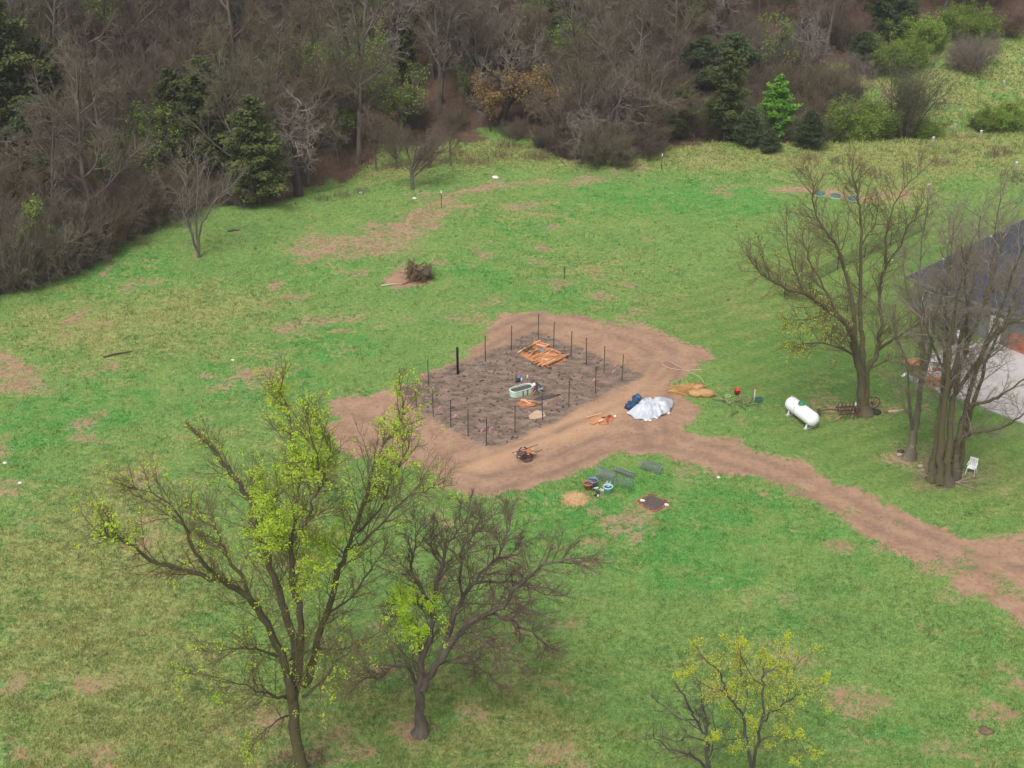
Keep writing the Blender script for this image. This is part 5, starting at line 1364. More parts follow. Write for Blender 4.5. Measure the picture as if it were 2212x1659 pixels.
for s in 'LR':
    jv('sh' + s, J['sh' + s], .065, 'chest'); jv('el' + s, J['el' + s], .046, 'sh' + s); jv('wr' + s, J['wr' + s], .03, 'el' + s)
    w = J['wr' + s]; d = unit((w[0] - J['el' + s][0], w[1] - J['el' + s][1], w[2] - J['el' + s][2]))
    palm = (w[0] + d[0] * .07, w[1] + d[1] * .07, w[2] + d[2] * .07); jv('pm' + s, palm, .034, 'wr' + s)
    for f, (lat, ln) in enumerate(((-.036, .065), (-.013, .085), (.012, .08), (.034, .062))):
        b0 = (palm[0] + d[0] * .03, palm[1] + lat, palm[2] + d[2] * .03); jv('f%d%s' % (f, s), b0, .010, 'pm' + s)
        b1 = (b0[0] + d[0] * ln - .01, b0[1] + lat * .3, b0[2] + d[2] * ln); jv('g%d%s' % (f, s), b1, .008, 'f%d%s' % (f, s))
    jv('th' + s, (w[0] + d[0] * .03 + .03, w[1] + (.05 if s == 'L' else -.05), w[2] + d[2] * .05), .011, 'wr' + s); jv('tt' + s, (w[0] + d[0] * .07 + .03, w[1] + (.06 if s == 'L' else -.06), w[2] + d[2] * .09), .009, 'th' + s)
    jv('hip' + s, J['hip' + s], .095, 'pelvis'); jv('kn' + s, J['kn' + s], .06, 'hip' + s); jv('an' + s, J['an' + s], .042, 'kn' + s); jv('to' + s, J['to' + s], .035, 'an' + s)
skinned('body', bv, be, M['skin'], per, 1)
def sub_skel(keys, rad, name, m):
    v = [(*J[k], r) for k, r in keys]; e = [(i, j) for i, j in rad]; return skinned(name, v, e, m, per)
sub_skel([('spine', .16), ('chest', .185), ('neck', .10), ('shL', .095), ('elL', .07), ('shR', .095), ('elR', .07), ('pelvis', .15)], [(0, 1), (1, 2), (1, 3), (3, 4), (1, 5), (5, 6), (0, 7)], 'shirt', M['shirt'])
sub_skel([('pelvis', .175), ('hipL', .125), ('knL', .085), ('anL', .062), ('hipR', .125), ('knR', .085), ('anR', .062), ('spine', .155)], [(0, 1), (1, 2), (2, 3), (0, 4), (4, 5), (5, 6), (0, 7)], 'trousers', M['trousers'])
for s in 'LR':
    skinned('boot', [(*J['an' + s], .062), (J['an' + s][0] + .03, J['an' + s][1], .045, .05), (*J['to' + s], .045), (J['an' + s][0] + .02, J['an' + s][1], .2, .058)], [(0, 1), (1, 2), (0, 3)], M['boots'], per)
cp = MB().lathe([(.118, -.02), (.12, .02), (.10, .075), (.05, .11), (.008, .118)], 16); cp.box((-.12, 0, -.012), (.13, .15, .012)); cp.build('cap', 'white_plastic', per, True, (-.315, -.13, .76), (.25, -.35, .35))
ha = lump((-.27, -.085, .765), (.085, .09, .07), 3, 2, .05).build('hair', 'brushwood', per, True)

# ------------------------------------------------------------------ along the track
def c4(x, y): return cc(x, y)
t = empty('debris_pile', sight(*c4(1835, 965)), 0, 'scatter of orange boards, a clay pot shard and a white ball beside the white tarp', 'debris')
for (x, y, L, w, a, m, z) in [(-.5, .45, 1.3, .06, .62, 'plank_pale', .05), (-.35, -.05, .8, .45, .3, 'plank', .05), (-.55, -.4, .6, .35, 1.0, 'plank', .04), (-.1, -.25, .45, .2, .8, 'plank_pale', .07), (.3, .25, .7, .05, .3, 'rust', .04)]:
    MB().box((0, 0, 0), (L, w, .04)).build('board', m, t, False, (x, y, z), (.05, .08, a))
MB().lathe([(.16, 0), (.22, .1), (.24, .26), (.21, .26), (.19, .1)], 14).build('pot', 'terracotta', t, True, (.35, 0, .12), (1.2, 0, .6))
lump((.85, .25, .09), (.11, .11, .10), 3, 2, .06).build('ball', 'white_stone', t, True)
lump((.1, -.55, .03), (.3, .2, .06), 13).build('clod', 'clay', t, True)
# garden cart, left lying on the track
t = empty('hand_cart', sight(*c4(1215, 1275)), .42, 'old flat two wheeled cart with rusty load on the near dirt track', 'cart')
MB().box((0, 0, .34), (1.15, .62, .03)).build('bed', 'plank_pale', t)
for yy in (-.34, .34):
    MB().tube([(-.75, yy, .36), (0, yy, .38), (1.0, yy, .52)], .024, 8).build('shaft', 'steel_post', t)
    w = MB(); w.tube([(.0 + .27 * math.cos(a), yy * 1.2, .27 + .27 * math.sin(a)) for a in np.linspace(0, 2 * math.pi, 21)], .035, 8, False)
    wh = w.build('wheel', 'rubber', t, True)
    sp = MB()
    for k in range(6): a = k * math.pi / 3; sp.tube([(0, yy * 1.2, .27), (.26 * math.cos(a), yy * 1.2, .27 + .26 * math.sin(a))], .009, 5)
    sp.build('spokes', 'rust', wh)
MB().tube([(0, -.42, .27), (0, .42, .27)], .02, 8).build('axle', 'rust', t)
lump((-.35, -.1, .44), (.3, .26, .13), 33).build('load', 'rust', t, True)
MB().box((.25, .05, .39), (.5, .4, .06), rotz(.2)).build('board', 'clay', t)
t = empty('pail', sight(*c4(1140, 1268)), 0, 'small white pail at the left end of the flat cart', 'bucket')
MB().lathe([(.10, 0), (.13, .25), (.14, .26), (.12, .26), (.095, .03)], 14).build('body', 'white_plastic', t, True, (0, 0, .02)); MB().tube([(.13 * math.cos(a), 0, .25 + .10 * math.sin(a)) for a in np.linspace(0, math.pi, 8)], .006, 5).build('handle', 'wire', t)
t = lump((0, 0, .06), (.28, .2, .13), 44).build('scrap_lump', 'rust', None, True, tuple(sight(*c4(1225, 1300)))); tag(t, 'dark rusty scrap lump in front of the flat cart', 'scrap')

# white tarp over a mound
def ct(x, y): return ((1780 + x / 9.217) * .73733, (1120 + y / 9.217) * .73733)
outl = [(540, 830), (640, 940), (800, 1010), (960, 1020), (1150, 1010), (1330, 960), (1500, 900), (1650, 830), (1720, 720), (1780, 610), (1740, 500), (1560, 470), (1380, 480), (1200, 500), (1010, 520), (900, 600), (780, 700), (650, 770)]
W = np.array([at(*ct(*p))[:2] for p in outl])
C = W.mean(0); tcz = tz(*C)
t = empty('white_tarp', (C[0], C[1], tcz), 0, 'crumpled white tarp draped over a mound beside the garden track', 'tarp')
nr, na = 16, 90
ang = np.linspace(0, 2 * math.pi, na, endpoint=False)
od = np.array([math.atan2(*(w - C)[::-1]) for w in W]) % (2 * math.pi); orr = np.linalg.norm(W - C, axis=1); o = np.argsort(od)
rr = np.interp(ang, np.r_[od[o][-1] - 2 * math.pi, od[o], od[o][0] + 2 * math.pi], np.r_[orr[o][-1], orr[o], orr[o][0]])
V = []
for i in range(nr):
    u = (i + .0) / (nr - 1)
    for j in range(na):
        r = rr[j] * u * (1 + .03 * math.sin(ang[j] * 13) * u)
        x, y = r * math.cos(ang[j]), r * math.sin(ang[j])
        fold = .12 * math.sin(ang[j] * 7 + 2 * u) * u * (1 - .5 * u) + .09 * math.sin(ang[j] * 15 + 3) * u * u
        z = .46 * math.exp(-((x - .25) ** 2 * .42 + (y - .25) ** 2 * .42)) + .28 * math.exp(-((x + .7) ** 2 + (y + .2) ** 2) * 1.2) + .2 * math.exp(-((x - 1.0) ** 2 + (y + .1) ** 2) * 1.6) + fold + .16 * (float(vnoise(x * 3.2 + 9, y * 3.2, 4)) - .5) * 2 + .07 * (float(vnoise(x * 7 + 9, y * 7, 14)) - .5) * 2
        z = z * (1 - .75 * u ** 5)
        V.append((x, y, max(z, .03 + .02 * math.sin(j)) ))
b = MB(); b.add(V, [(i * na + j, i * na + (j + 1) % na, (i + 1) * na + (j + 1) % na, (i + 1) * na + j) for i in range(nr - 1) for j in range(na)])
b.build('sheet', 'tarp', t, True)
hem = MB(); hem.tube([V[(nr - 1) * na + j][:2] + (V[(nr - 1) * na + j][2] + .02,) for j in list(range(na)) + [0]], .03, 6, False); hem.build('hem', 'galv', t, True)
for (x, y) in ((1285, 540), (1450, 660)):
    q = sight(*ct(x, y + 260)); MB().box((0, 0, 0), (.18, .12, .03), rotz(.6)).build('patch', 'galv', t, False, (q.x - C[0], q.y - C[1], .60 if x < 1300 else .48), (-.35, .25, 0))
for k, (x, y) in enumerate(((1030, 1040), (1140, 1050), (690, 900), (1640, 850), (1320, 985), (560, 850))):
    s = lump((0, 0, .06), (.13, .09, .07), 70 + k).build('stone', 'white_stone', None, True, tuple(sight(*ct(x, y)))); tag(s, ['pale stone holding down the front edge of the white tarp, left of two', 'pale stone holding down the front edge of the white tarp, right of two', 'pale stone on the left front edge of the white tarp', 'pale stone on the right edge of the white tarp', 'pale stone on the front right edge of the white tarp', 'pale stone at the left tip of the white tarp'][k], 'stone', 'stones on the tarp edge')
def crumple(path, r, seed, name, m, label, cat):
    rng = random.Random(seed); b = MB(); n = len(path) * 4
    P = smooth_line([tuple(sight(*p, .12)) for p in path], 4)
    V, F = skin(P[None], np.array([[r * (.7 + .6 * rng.random()) * (1 if 0 < i < len(P) - 1 else .3) for i in range(len(P))]]), 10)
    V = [(v[0] + rng.gauss(0, .05), v[1] + rng.gauss(0, .05), max(v[2] * .8 + rng.gauss(0, .05), tz(v[0], v[1]) + .01)) for v in V]
    b.add(V, F); o = b.build(name, m, None, True); tag(o, label, cat); return o
crumple([ct(510, 730), ct(600, 690), ct(700, 620), ct(750, 540), ct(800, 470), ct(880, 430)], .26, 4, 'blue_tarp', 'blue_tarp', 'crumpled dark blue tarp at the left edge of the white tarp', 'tarp')

# straw, sacks, hose
def c5(x, y): return ((1700 + x / 2.765) * .73733, (1050 + y / 2.765) * .73733)
def straw_heap(px, rx, ry, h, seed, m, label, n=500):
    p = sight(*px); rs_ = np.random.RandomState(seed)
    t = empty('straw_heap', p, 0, label, 'straw')
    lump((0, 0, 0), (rx * .85, ry * .85, h), seed, 3, .25).build('heap', m, t, True)
    a = rs_.rand(n) * 6.28; rad = np.sqrt(rs_.rand(n)) * 1.15
    x, y = np.cos(a) * rx * rad, np.sin(a) * ry * rad; z = h * np.sqrt(np.clip(1 - rad ** 2, 0, 1)) * .9 + .02
    d = rs_.normal(0, .16, (n, 3)); d[:, 2] *= .3
    V, F = skin(np.stack([np.stack([x, y, z], 1) - d, np.stack([x, y, z + .02], 1) + d], 1), np.full((n, 2), .012), 3)
    obj('stalks', raw_mesh('stalks', V, F), M[m], t); return t
straw_heap(c5(855, 262), 1.0, .55, .28, 3, 'straw', 'orange straw heap left of the burlap sacks by the garden track')
straw_heap(((1650 + 200 / 5.53) * .73733, (1300 + 910 / 5.53) * .73733), .55, .6, .07, 4, 'straw_pale', 'thin pale straw patch lying in the grass below the plant pots', 700)
for k, (x, y, s, a, lab) in enumerate(((1010, 302, (.62, .36, .26), -.3, 'largest burlap sack, right one of the three by the straw heap'), (930, 300, (.5, .32, .2), -.5, 'burlap sack in front of the straw heap, left one of three'), (950, 258, (.42, .24, .22), .3, 'burlap sack behind the other two by the straw heap'))):
    p = sight(*c5(x, y)); t = empty('burlap_sack', p, a, lab, 'sack', 'burlap sacks by the straw')
    lump((0, 0, s[2] * .8), s, 90 + k, 3, .10).build('body', 'burlap', t, True)
    MB().lathe([(.03, 0), (.06, .05), (.04, .10), (.10, .17)], 8).build('tied_neck', 'burlap', t, True, (s[0] * .92, 0, s[2] * .8), (0, 1.3, 0))
t = lump((0, 0, 0), (.55, .26, .05), 19).build('soil_patch', 'clay', None, True, tuple(sight(*c5(945, 212)))); tag(t, 'flat mound of reddish soil behind the burlap sacks', 'soil')
hp = [c5(*q) for q in ((1003, 212), (995, 185), (960, 150), (880, 110), (800, 70), (740, 35), (700, 25), (665, 35), (680, 62), (740, 85), (820, 98), (880, 102), (935, 95), (990, 95))]
P = smooth_line([tuple(sight(*q, .035)) for q in hp], 5)
tag(MB().tube(P, .02, 7).build('water_hose', 'hose', None, True), 'pale water hose lying in a loop on the dirt right of the garden', 'hose')
t = empty('bucket', sight(*c5(1268, 290)), 0, 'bright red bucket in the grass right of the burlap sacks', 'bucket')
MB().lathe([(.15, 0), (.21, .34), (.225, .35), (.225, .38), (.20, .38), (.14, .03)], 16).build('body', 'red', t, True); MB().tube([(.22 * math.cos(a), .12 + .05 * math.sin(a), .36 - .12 * math.sin(a)) for a in np.linspace(0, math.pi, 9)], .009, 5).build('handle', 'wire', t)
t = empty('yard_hydrant', sight(*c5(1405, 352)), 0, 'white yard hydrant pipe with a red handle in the grass', 'hydrant')
MB().tube([(0, 0, -.1), (.02, 0, .55), (.03, 0, .95)], .035, 10).build('pipe', 'white_plastic', t, True); MB().box((.05, 0, 1.0), (.28, .06, .07), eul(0, -.4, 0)).build('handle', 'red', t); MB().tube([(.03, 0, .88), (.03, -.14, .86), (.03, -.18, .78)], .028, 8).build('spout', 'galv', t, True)
t = empty('crate', sight(*c5(1445, 350)), .4, 'low dark green crate beside the white hydrant pipe', 'crate'); MB().box((0, 0, .1), (.4, .3, .03)).build('base', 'teal', t)
for sx, sy, a, b_ in ((0, .15, .4, .025), (0, -.15, .4, .025), (.2, 0, .025, .3), (-.2, 0, .025, .3)): MB().box((sx, sy, .14), (a, b_, .22)).build('side', 'teal', t)
bw = Tree(62)
for _ in range(9): bw.grow((OR.gauss(0, .8), OR.gauss(0, .35), .08), unit((OR.gauss(0, 1), OR.gauss(0, 1), .1)), .9, .03, 1, S_SMALL)
o = obj('fallen_branches', bw.mesh('fallen_branches', 0, 9, (5, 4, 3, 3)), M['bark_dark'], None, tuple(sight(*c5(1290, 385)))); tag(o, 'dark fallen branches in the grass between the red bucket and the tarp', 'branches')
P = [tuple(sight(*c5(1197 + 22 * math.cos(a), 306 + 10 * math.sin(a)), .03)) for a in np.linspace(0, 2 * math.pi, 15)]
tag(MB().tube(P, .025, 6, False).build('hose_ring', 'hose', None, True), 'small pale hose ring in the grass left of the red bucket', 'hose')

# ------------------------------------------------------------------ propane tank
A, Bq = sight(*c5(1700, 470)), sight(*c5(1818, 560))
A = Vector((A.x, A.y, 0)); Bq = Vector((Bq.x, Bq.y, 0))
axd = (Bq - A).normalized(); back = Vector((-axd.y, axd.x, 0)); back = back if back.y > 0 else -back
mid = (A + Bq) / 2 + back * .28
t = empty('propane_tank', (mid.x, mid.y, tz(mid.x, mid.y)), math.atan2(axd.y, axd.x), 'white horizontal propane tank with a green dome lid on short legs', 'tank')
L, r = 2.95, .47
prof = [(.001, -L / 2)] + [(r * math.sin(a), -L / 2 + r * (1 - math.cos(a)) * .8) for a in np.linspace(.15, math.pi / 2, 9)] + [(r, 0)] + [(r * math.sin(a), L / 2 - r * (1 - math.cos(a)) * .8) for a in np.linspace(math.pi / 2, .15, 9)] + [(.001, L / 2)]
MB().lathe(prof, 32, (0, 0, .72), Matrix.Rotation(math.pi / 2, 3, 'Y')).build('shell', 'white_paint', t, True)
band = MB()
for x in (-.28,):
    band.tube([(x, (r + .004) * math.cos(a), .72 + (r + .004) * math.sin(a)) for a in np.linspace(0, 2 * math.pi, 33)], .012, 5, False)
band.build('weld_seam', 'galv', t, True)
MB().lathe([(.22, 0), (.225, .10), (.19, .17), (.10, .215), (.005, .225)], 22).build('dome_lid', 'green_lid', t, True, (-.12, 0, .72 + r - .03))
for x in (-.95, .95):
    for s in (-1, 1):
        MB().box((x, s * .30, .17), (.09, .07, .40), eul(s * .18, 0, 0)).build('leg', 'white_paint', t)
    MB().box((x, 0, .03), (.20, .95, .06)).build('foot', 'concrete', t)
MB().lathe([(.03, 0), (.035, .08), (.02, .1)], 10).build('lifting_lug', 'white_paint', t, False, (-L / 2 + .3, 0, .72 + r * .93))
MB().lathe([(.03, 0), (.035, .08), (.02, .1)], 10).build('lifting_lug', 'white_paint', t, False, (L / 2 - .3, 0, .72 + r * .93))

# ------------------------------------------------------------------ pots and wire rolls in the grass
def c6(x, y): return ((1650 + x / 5.53) * .73733, (1300 + y / 5.53) * .73733)
def pot(x, y, R0, h, m, label, soil='bed_soil'):
    t = empty('plant_pot', sight(*c6(x, y)), 0, label, 'pot')
    MB().lathe([(R0 * .62, 0), (R0 * .92, h * .82), (R0 * 1.02, h * .84), (R0 * 1.02, h), (R0 * .9, h), (R0 * .86, h * .8)], 22).build('body', m, t, True)
    MB().lathe([(R0 * .9, h * .80), (R0 * .5, h * .84), (.01, h * .85)], 22).build('soil', soil, t, True); return t
pot(400, 735, .29, .46, 'terracotta', 'orange terracotta pot in the grass, frontmost of the pots on the left')
pot(480, 700, .31, .52, 'blue_pot', 'dark blue pot just behind the terracotta pot')
tq = pot(720, 795, .29, .48, 'aqua', 'pale turquoise pot right of the terracotta pot')
for i in range(8):
    MB().tube([(OR.uniform(-.12, .12), OR.uniform(-.12, .12), .38), (OR.uniform(-.2, .2), OR.uniform(-.2, .2), .75)], .012, 4).build('dry_stem', 'mint_rim', tq)
def wire_roll(x, y, R0, L, ang, label, turns=4, tilt=0.0, upright=False, dens=1.0):
    p = sight(*c6(x, y)); t = empty('wire_roll', p, ang, label, 'wire roll', 'rolls of wire fencing in the grass')
    b = MB(); rng = random.Random(int(x))
    n = int(46 * turns / 3)
    spiral = lambda u: (R0 * (.55 + .45 * u)) 
    for k in range(int(8 * dens) + 1):
        yy = -L / 2 + L * k / int(8 * dens)
        pts = [(spiral(i / n) * math.cos(i / n * turns * 6.283), yy + .02 * math.sin(i), R0 + spiral(i / n) * math.sin(i / n * turns * 6.283)) for i in range(n + 1)]
        b.tube(pts, .0045, 3, False)
    b2 = MB()
    for i in range(0, n + 1, 2):
        a = i / n * turns * 6.283; q = spiral(i / n)
        b2.tube([(q * math.cos(a), -L / 2, R0 + q * math.sin(a)), (q * math.cos(a), L / 2, R0 + q * math.sin(a))], .0045, 3, False)
    b.build('hoop_wires', 'mesh_wire', t); b2.build('cross_wires', 'mesh_wire', t); return t
wire_roll(690, 590, .42, 1.15, 1.0, 'large grey roll of wire fencing behind the turquoise pot', 4)
wire_roll(985, 500, .17, 1.25, .95, 'narrow dark tightly wound roll of wire fencing', 6, dens=1.6)
wire_roll(1420, 440, .33, 1.4, 1.0, 'pale roll of wire fencing farthest right in the grass', 4)
wire_roll(975, 700, .36, 1.0, 1.3, 'loose faint roll of wire fencing right of the turquoise pot', 3, dens=.7)
t = empty('scrap_pile', sight(*c6(590, 820)), 0, 'small pile of silvery scrap metal in front of the turquoise pot', 'scrap')
for i in range(12):
    MB().box((0, 0, 0), (OR.uniform(.15, .4), OR.uniform(.05, .18), .02)).build('scrap_piece', 'white_plastic' if i % 3 == 0 else 'galv' if i % 3 == 1 else 'rubber', t, False, (OR.gauss(0, .2), OR.gauss(0, .2), .05 + .02 * i), (OR.gauss(0, .4), OR.gauss(0, .4), OR.uniform(0, 6)))
# old bed edged with bricks
q = [sight(*c6(*c)) for c in ((1180, 960), (1480, 1110), (1740, 960), (1420, 810))]
C0 = sum(q, Vector()) / 4
t = empty('brick_bed', C0, 0, 'rectangular bed of dark soil edged with red bricks in the grass', 'garden bed')
N = 12; V = []
for j in range(N):
    for i in range(N):
        u, v = i / (N - 1), j / (N - 1); p = (q[0] * (1 - u) + q[1] * u) * (1 - v) + (q[3] * (1 - u) + q[2] * u) * v - C0
        V.append((p.x * .9, p.y * .9, p.z + (.06 + .05 * float(vnoise(u * 6, v * 6, 2)) if 0 < i < N - 1 and 0 < j < N - 1 else -.02)))
MB().add(V, [(j * N + i, j * N + i + 1, (j + 1) * N + i + 1, (j + 1) * N + i) for j in range(N - 1) for i in range(N - 1)]).build('soil', 'bed_soil', t, True)
bm_ = None
for s in range(4):
    a, b = q[s] - C0, q[(s + 1) % 4] - C0; Ls = (b - a).length; nb = int(Ls / .235); an = math.atan2(b.y - a.y, b.x - a.x)
    for k in range(nb):
        if OR.random() < .12: continue
        p = a + (b - a) * ((k + .5) / nb)
        if bm_ is None:
            o = MB().box((0, 0, 0), (.205, .10, .075)).build('brick', 'brick', t); bm_ = o.data
        else: o = obj('brick', bm_, None, t)
        o.location = (p.x + OR.gauss(0, .012), p.y + OR.gauss(0, .012), p.z + .035); o.rotation_euler = (OR.gauss(0, .06), OR.gauss(0, .06), an + OR.gauss(0, .09))
for (x, y, lab) in ((1282, 935, 'white stone on the left side of the brick edged bed'), (1668, 1005, 'white stone on the right corner of the brick edged bed')):
    s = lump((0, 0, .06), (.15, .11, .08), int(x)).build('stone', 'white_stone', None, True, tuple(sight(*c6(x, y)))); tag(s, lab, 'stone')
# ------------------------------------------------------------------ house and yard on the right
def roof_mat():
    m = bpy.data.materials.new('shingles')
    N, L, b = nt(m)
    tc = N.new('ShaderNodeTexCoord')
    br = N.new('ShaderNodeTexBrick'); br.inputs['Scale'].default_value = 1.0
    br.inputs['Color1'].default_value = (0.030, 0.032, 0.050, 1); br.inputs['Color2'].default_value = (0.048, 0.050, 0.070, 1); br.inputs['Mortar'].default_value = (0.035, 0.035, 0.04, 1)
    br.inputs['Mortar Size'].default_value = .012; br.inputs['Brick Width'].default_value = .33; br.inputs['Row Height'].default_value = .14
    L.new(tc.outputs['UV'], br.inputs['Vector'])
    nz = N.new('ShaderNodeTexNoise'); nz.inputs['Scale'].default_value = .8; nz.inputs['Detail'].default_value = 6; L.new(tc.outputs['Object'], nz.inputs['Vector'])
    mx = N.new('ShaderNodeMix'); mx.data_type = 'RGBA'; mx.blend_type = 'MULTIPLY'; mx.inputs[0].default_value = .6
    L.new(br.outputs['Color'], mx.inputs[6]); rp = N.new('ShaderNodeValToRGB'); rp.color_ramp.elements[0].color = (.6, .6, .6, 1); rp.color_ramp.elements[1].color = (1.4, 1.4, 1.4, 1)
    L.new(nz.outputs['Fac'], rp.inputs[0]); L.new(rp.outputs[0], mx.inputs[7]); L.new(mx.outputs[2], b.inputs['Base Color'])
    b.inputs['Roughness'].default_value = .85
    return m
M['shingles'] = roof_mat()
M['glass'] = mat('glass', (0.03, 0.035, 0.04), (0.05, 0.055, 0.06), 2, .08, spec=.6)
EZ = 2.8
A = Vector(flat(1957, 598, EZ)); e1 = Vector((.74, .673, 0)).normalized(); e2 = Vector((e1.y, -e1.x, 0))
L1, L2, rise = 19.0, 11.0, 2.0
h = empty('house', (A.x, A.y, tz(A.x, A.y)), 0, 'house with a dark shingled hip roof at the right border', 'house')
hz = EZ - tz(A.x, A.y)
def hp_(u, v, z): q = e1 * u + e2 * v; return (q.x, q.y, z)
c = [hp_(0, 0, hz), hp_(L1, 0, hz), hp_(L1, L2, hz), hp_(0, L2, hz)]
r1, r2 = hp_(L2 / 2, L2 / 2, hz + rise), hp_(L1 - L2 / 2, L2 / 2, hz + rise)
rm = MB().add([*c, r1, r2], [(0, 1, 5, 4), (1, 2, 5), (2, 3, 4, 5), (3, 0, 4)])
ro = rm.build('roof', 'shingles', h)
uv = ro.data.uv_layers.new(name='UVMap')
for p in ro.data.polygons:
    cs = [ro.data.vertices[i].co for i in p.vertices]; ex = (cs[1] - cs[0]).normalized(); ey = p.normal.cross(ex)
    for li, vi in zip(p.loop_indices, p.vertices): d = ro.data.vertices[vi].co - cs[0]; uv.data[li].uv = (d.dot(ex), d.dot(ey))
fs = MB()
for i in range(4):
    a, b = Vector(c[i]), Vector(c[(i + 1) % 4]); d = (b - a); n_ = Vector((d.y, -d.x, 0)).normalized(); m_ = (a + b) / 2
    fs.box((m_.x, m_.y, hz - .09), (d.length + .02, .05, .20), rotz(math.atan2(d.y, d.x)))
fs.build('fascia', 'siding', ro)
sf = MB().add([(x, y, hz - .12) for x, y, z in c], [(3, 2, 1, 0)]); sf.build('soffit', 'siding', ro)
ins = .5
wl_ = MB()
W4 = [hp_(ins, ins, 0), hp_(L1 - ins, ins, 0), hp_(L1 - ins, L2 - ins, 0), hp_(ins, L2 - ins, 0)]
wl_.add([(x, y, -.5) for x, y, _ in W4] + [(x, y, hz - .12) for x, y, _ in W4], [(i, (i + 1) % 4, 4 + (i + 1) % 4, 4 + i) for i in range(4)])
wl_.build('wall', 'siding', h)
an1 = math.atan2(e1.y, e1.x); an2 = math.atan2(e2.y, e2.x)
# siding boards on the wall that faces the yard (under the e2 eave)
bd = None
for k in range(16):
    q = hp_(ins - .012, L2 / 2, .12 + k * .16)
    if bd is None: o = MB().box((0, 0, 0), (L2 - 2 * ins, .03, .15), eul(.10, 0, 0)).build('siding_board', 'siding', h); bd = o.data
    else: o = obj('siding_board', bd, None, h)
    o.location = q; o.rotation_euler = (0, 0, an2)
for v, w, z0, z1 in ((1.9, 1.1, 1.0, 2.1), (4.6, 1.3, 1.0, 2.1)):
    q = hp_(ins - .06, v, (z0 + z1) / 2); f = MB().box((0, 0, 0), (w, .06, z1 - z0)).build('window', 'white_paint', h, False, q, (0, 0, an2))
    for s in (-1, 1): MB().box((s * w * .235, 0, 0), (w * .42, .08, (z1 - z0) * .86)).build('pane', 'glass', f)
q = hp_(ins - .06, 7.4, 1.05); dr = MB().box((0, 0, 0), (.95, .07, 2.1)).build('door', 'white_paint', h, False, q, (0, 0, an2))
MB().lathe([(.03, 0), (.04, .03), (.01, .06)], 8).build('handle', 'galv', dr, True, (.36, -.06, 0), (1.57, 0, 0)); MB().box((0, -.03, .55), (.55, .03, .6)).build('pane', 'glass', dr)
# porch: brick clad pier beside the door
bkm = None
for r_ in range(14):
    for k in range(6):
        if bkm is None: o = MB().box((0, 0, 0), (.29, .12, .085)).build('brick', 'brick', h); bkm = o.data
        else: o = obj('brick', bkm, None, h)
        o.location = hp_(ins - .10, 8.6 + k * .31 + (.15 if r_ % 2 else 0), .06 + r_ * .098); o.rotation_euler = (0, 0, an2 + OR.gauss(0, .02))
pq = [hp_(ins - .05, 2.4, 2.35), hp_(ins - .05, 5.6, 2.35), hp_(ins - 2.3, 5.6, 1.95), hp_(ins - 2.3, 2.4, 1.95)]
b = MB().add(pq + [(x, y, z - .06) for x, y, z in pq], [(0, 1, 2, 3), (7, 6, 5, 4), (0, 4, 5, 1), (1, 5, 6, 2), (2, 6, 7, 3), (3, 7, 4, 0)]); pr_ = b.build('porch_roof', 'porch_roof', h)
for k in range(8):
    v = 2.5 + k * .43; MB().tube([hp_(ins - .06, v, 2.37), hp_(ins - 2.3, v, 1.97)], .018, 5).build('seam', 'porch_roof', pr_)
for v in (2.5, 5.5): MB().box(hp_(ins - 2.2, v, .95), (.1, .1, 2.0)).build('post', 'siding', h)
def roof_z(u, v): return hz + rise * min(u, v, L1 - u, L2 - v) / (L2 / 2)
for k, (px, py) in enumerate(((2038, 566), (2087, 543), (2139, 517))):
    # find the roof point under the sight line
    best = min(((np.linalg.norm(np.cross(np.array([A.x + hp_(u, v, 0)[0], A.y + hp_(u, v, 0)[1], h.location.z + roof_z(u, v) + .2]) - np.array([0, 0, CAM_H]), ray(px, py) / np.linalg.norm(ray(px, py)))), u, v) for u in np.linspace(.5, 18, 60) for v in np.linspace(.3, 6, 40)), key=lambda t_: t_[0])
    MB().lathe([(.07, -.1), (.07, .42), (.09, .43), (.09, .5), (.02, .52)], 12).build('vent_pipe', 'white_paint', ro, True, hp_(best[1], best[2], roof_z(best[1], best[2])))
# driveway slab
dv = [(2067, 743), (2035, 757), (2005, 778), (1990, 805), (2000, 832), (2030, 850), (2072, 863), (2212, 916), (2420, 990), (2420, 800), (2250, 738), (2176, 736), (2120, 738)]
Dp = [at(*q) for q in dv]; zt = max(p[2] for p in Dp) + .03
b = MB().add([(p[0], p[1], zt) for p in Dp] + [(p[0], p[1], zt - .3) for p in Dp], [tuple(range(len(dv)))[::-1], tuple(range(len(dv), 2 * len(dv)))] + [(i, (i + 1) % len(dv), len(dv) + (i + 1) % len(dv), len(dv) + i) for i in range(len(dv))])
import bmesh
d_ = b.build('driveway', 'concrete'); bm = bmesh.new(); bm.from_mesh(d_.data); bmesh.ops.recalc_face_normals(bm, faces=bm.faces); bmesh.ops.triangulate(bm, faces=[f for f in bm.faces if len(f.verts) > 4]); bm.to_mesh(d_.data); bm.free()
tag(d_, 'pale concrete driveway slab in front of the house', 'driveway', kind='structure')
def slab(px, py, z=0): p = flat(px, py, zt); return Vector((p[0], p[1], zt + z))
def b8(x, y): return (1917.3 + x / 7.5, 626.9 + y / 7.5)

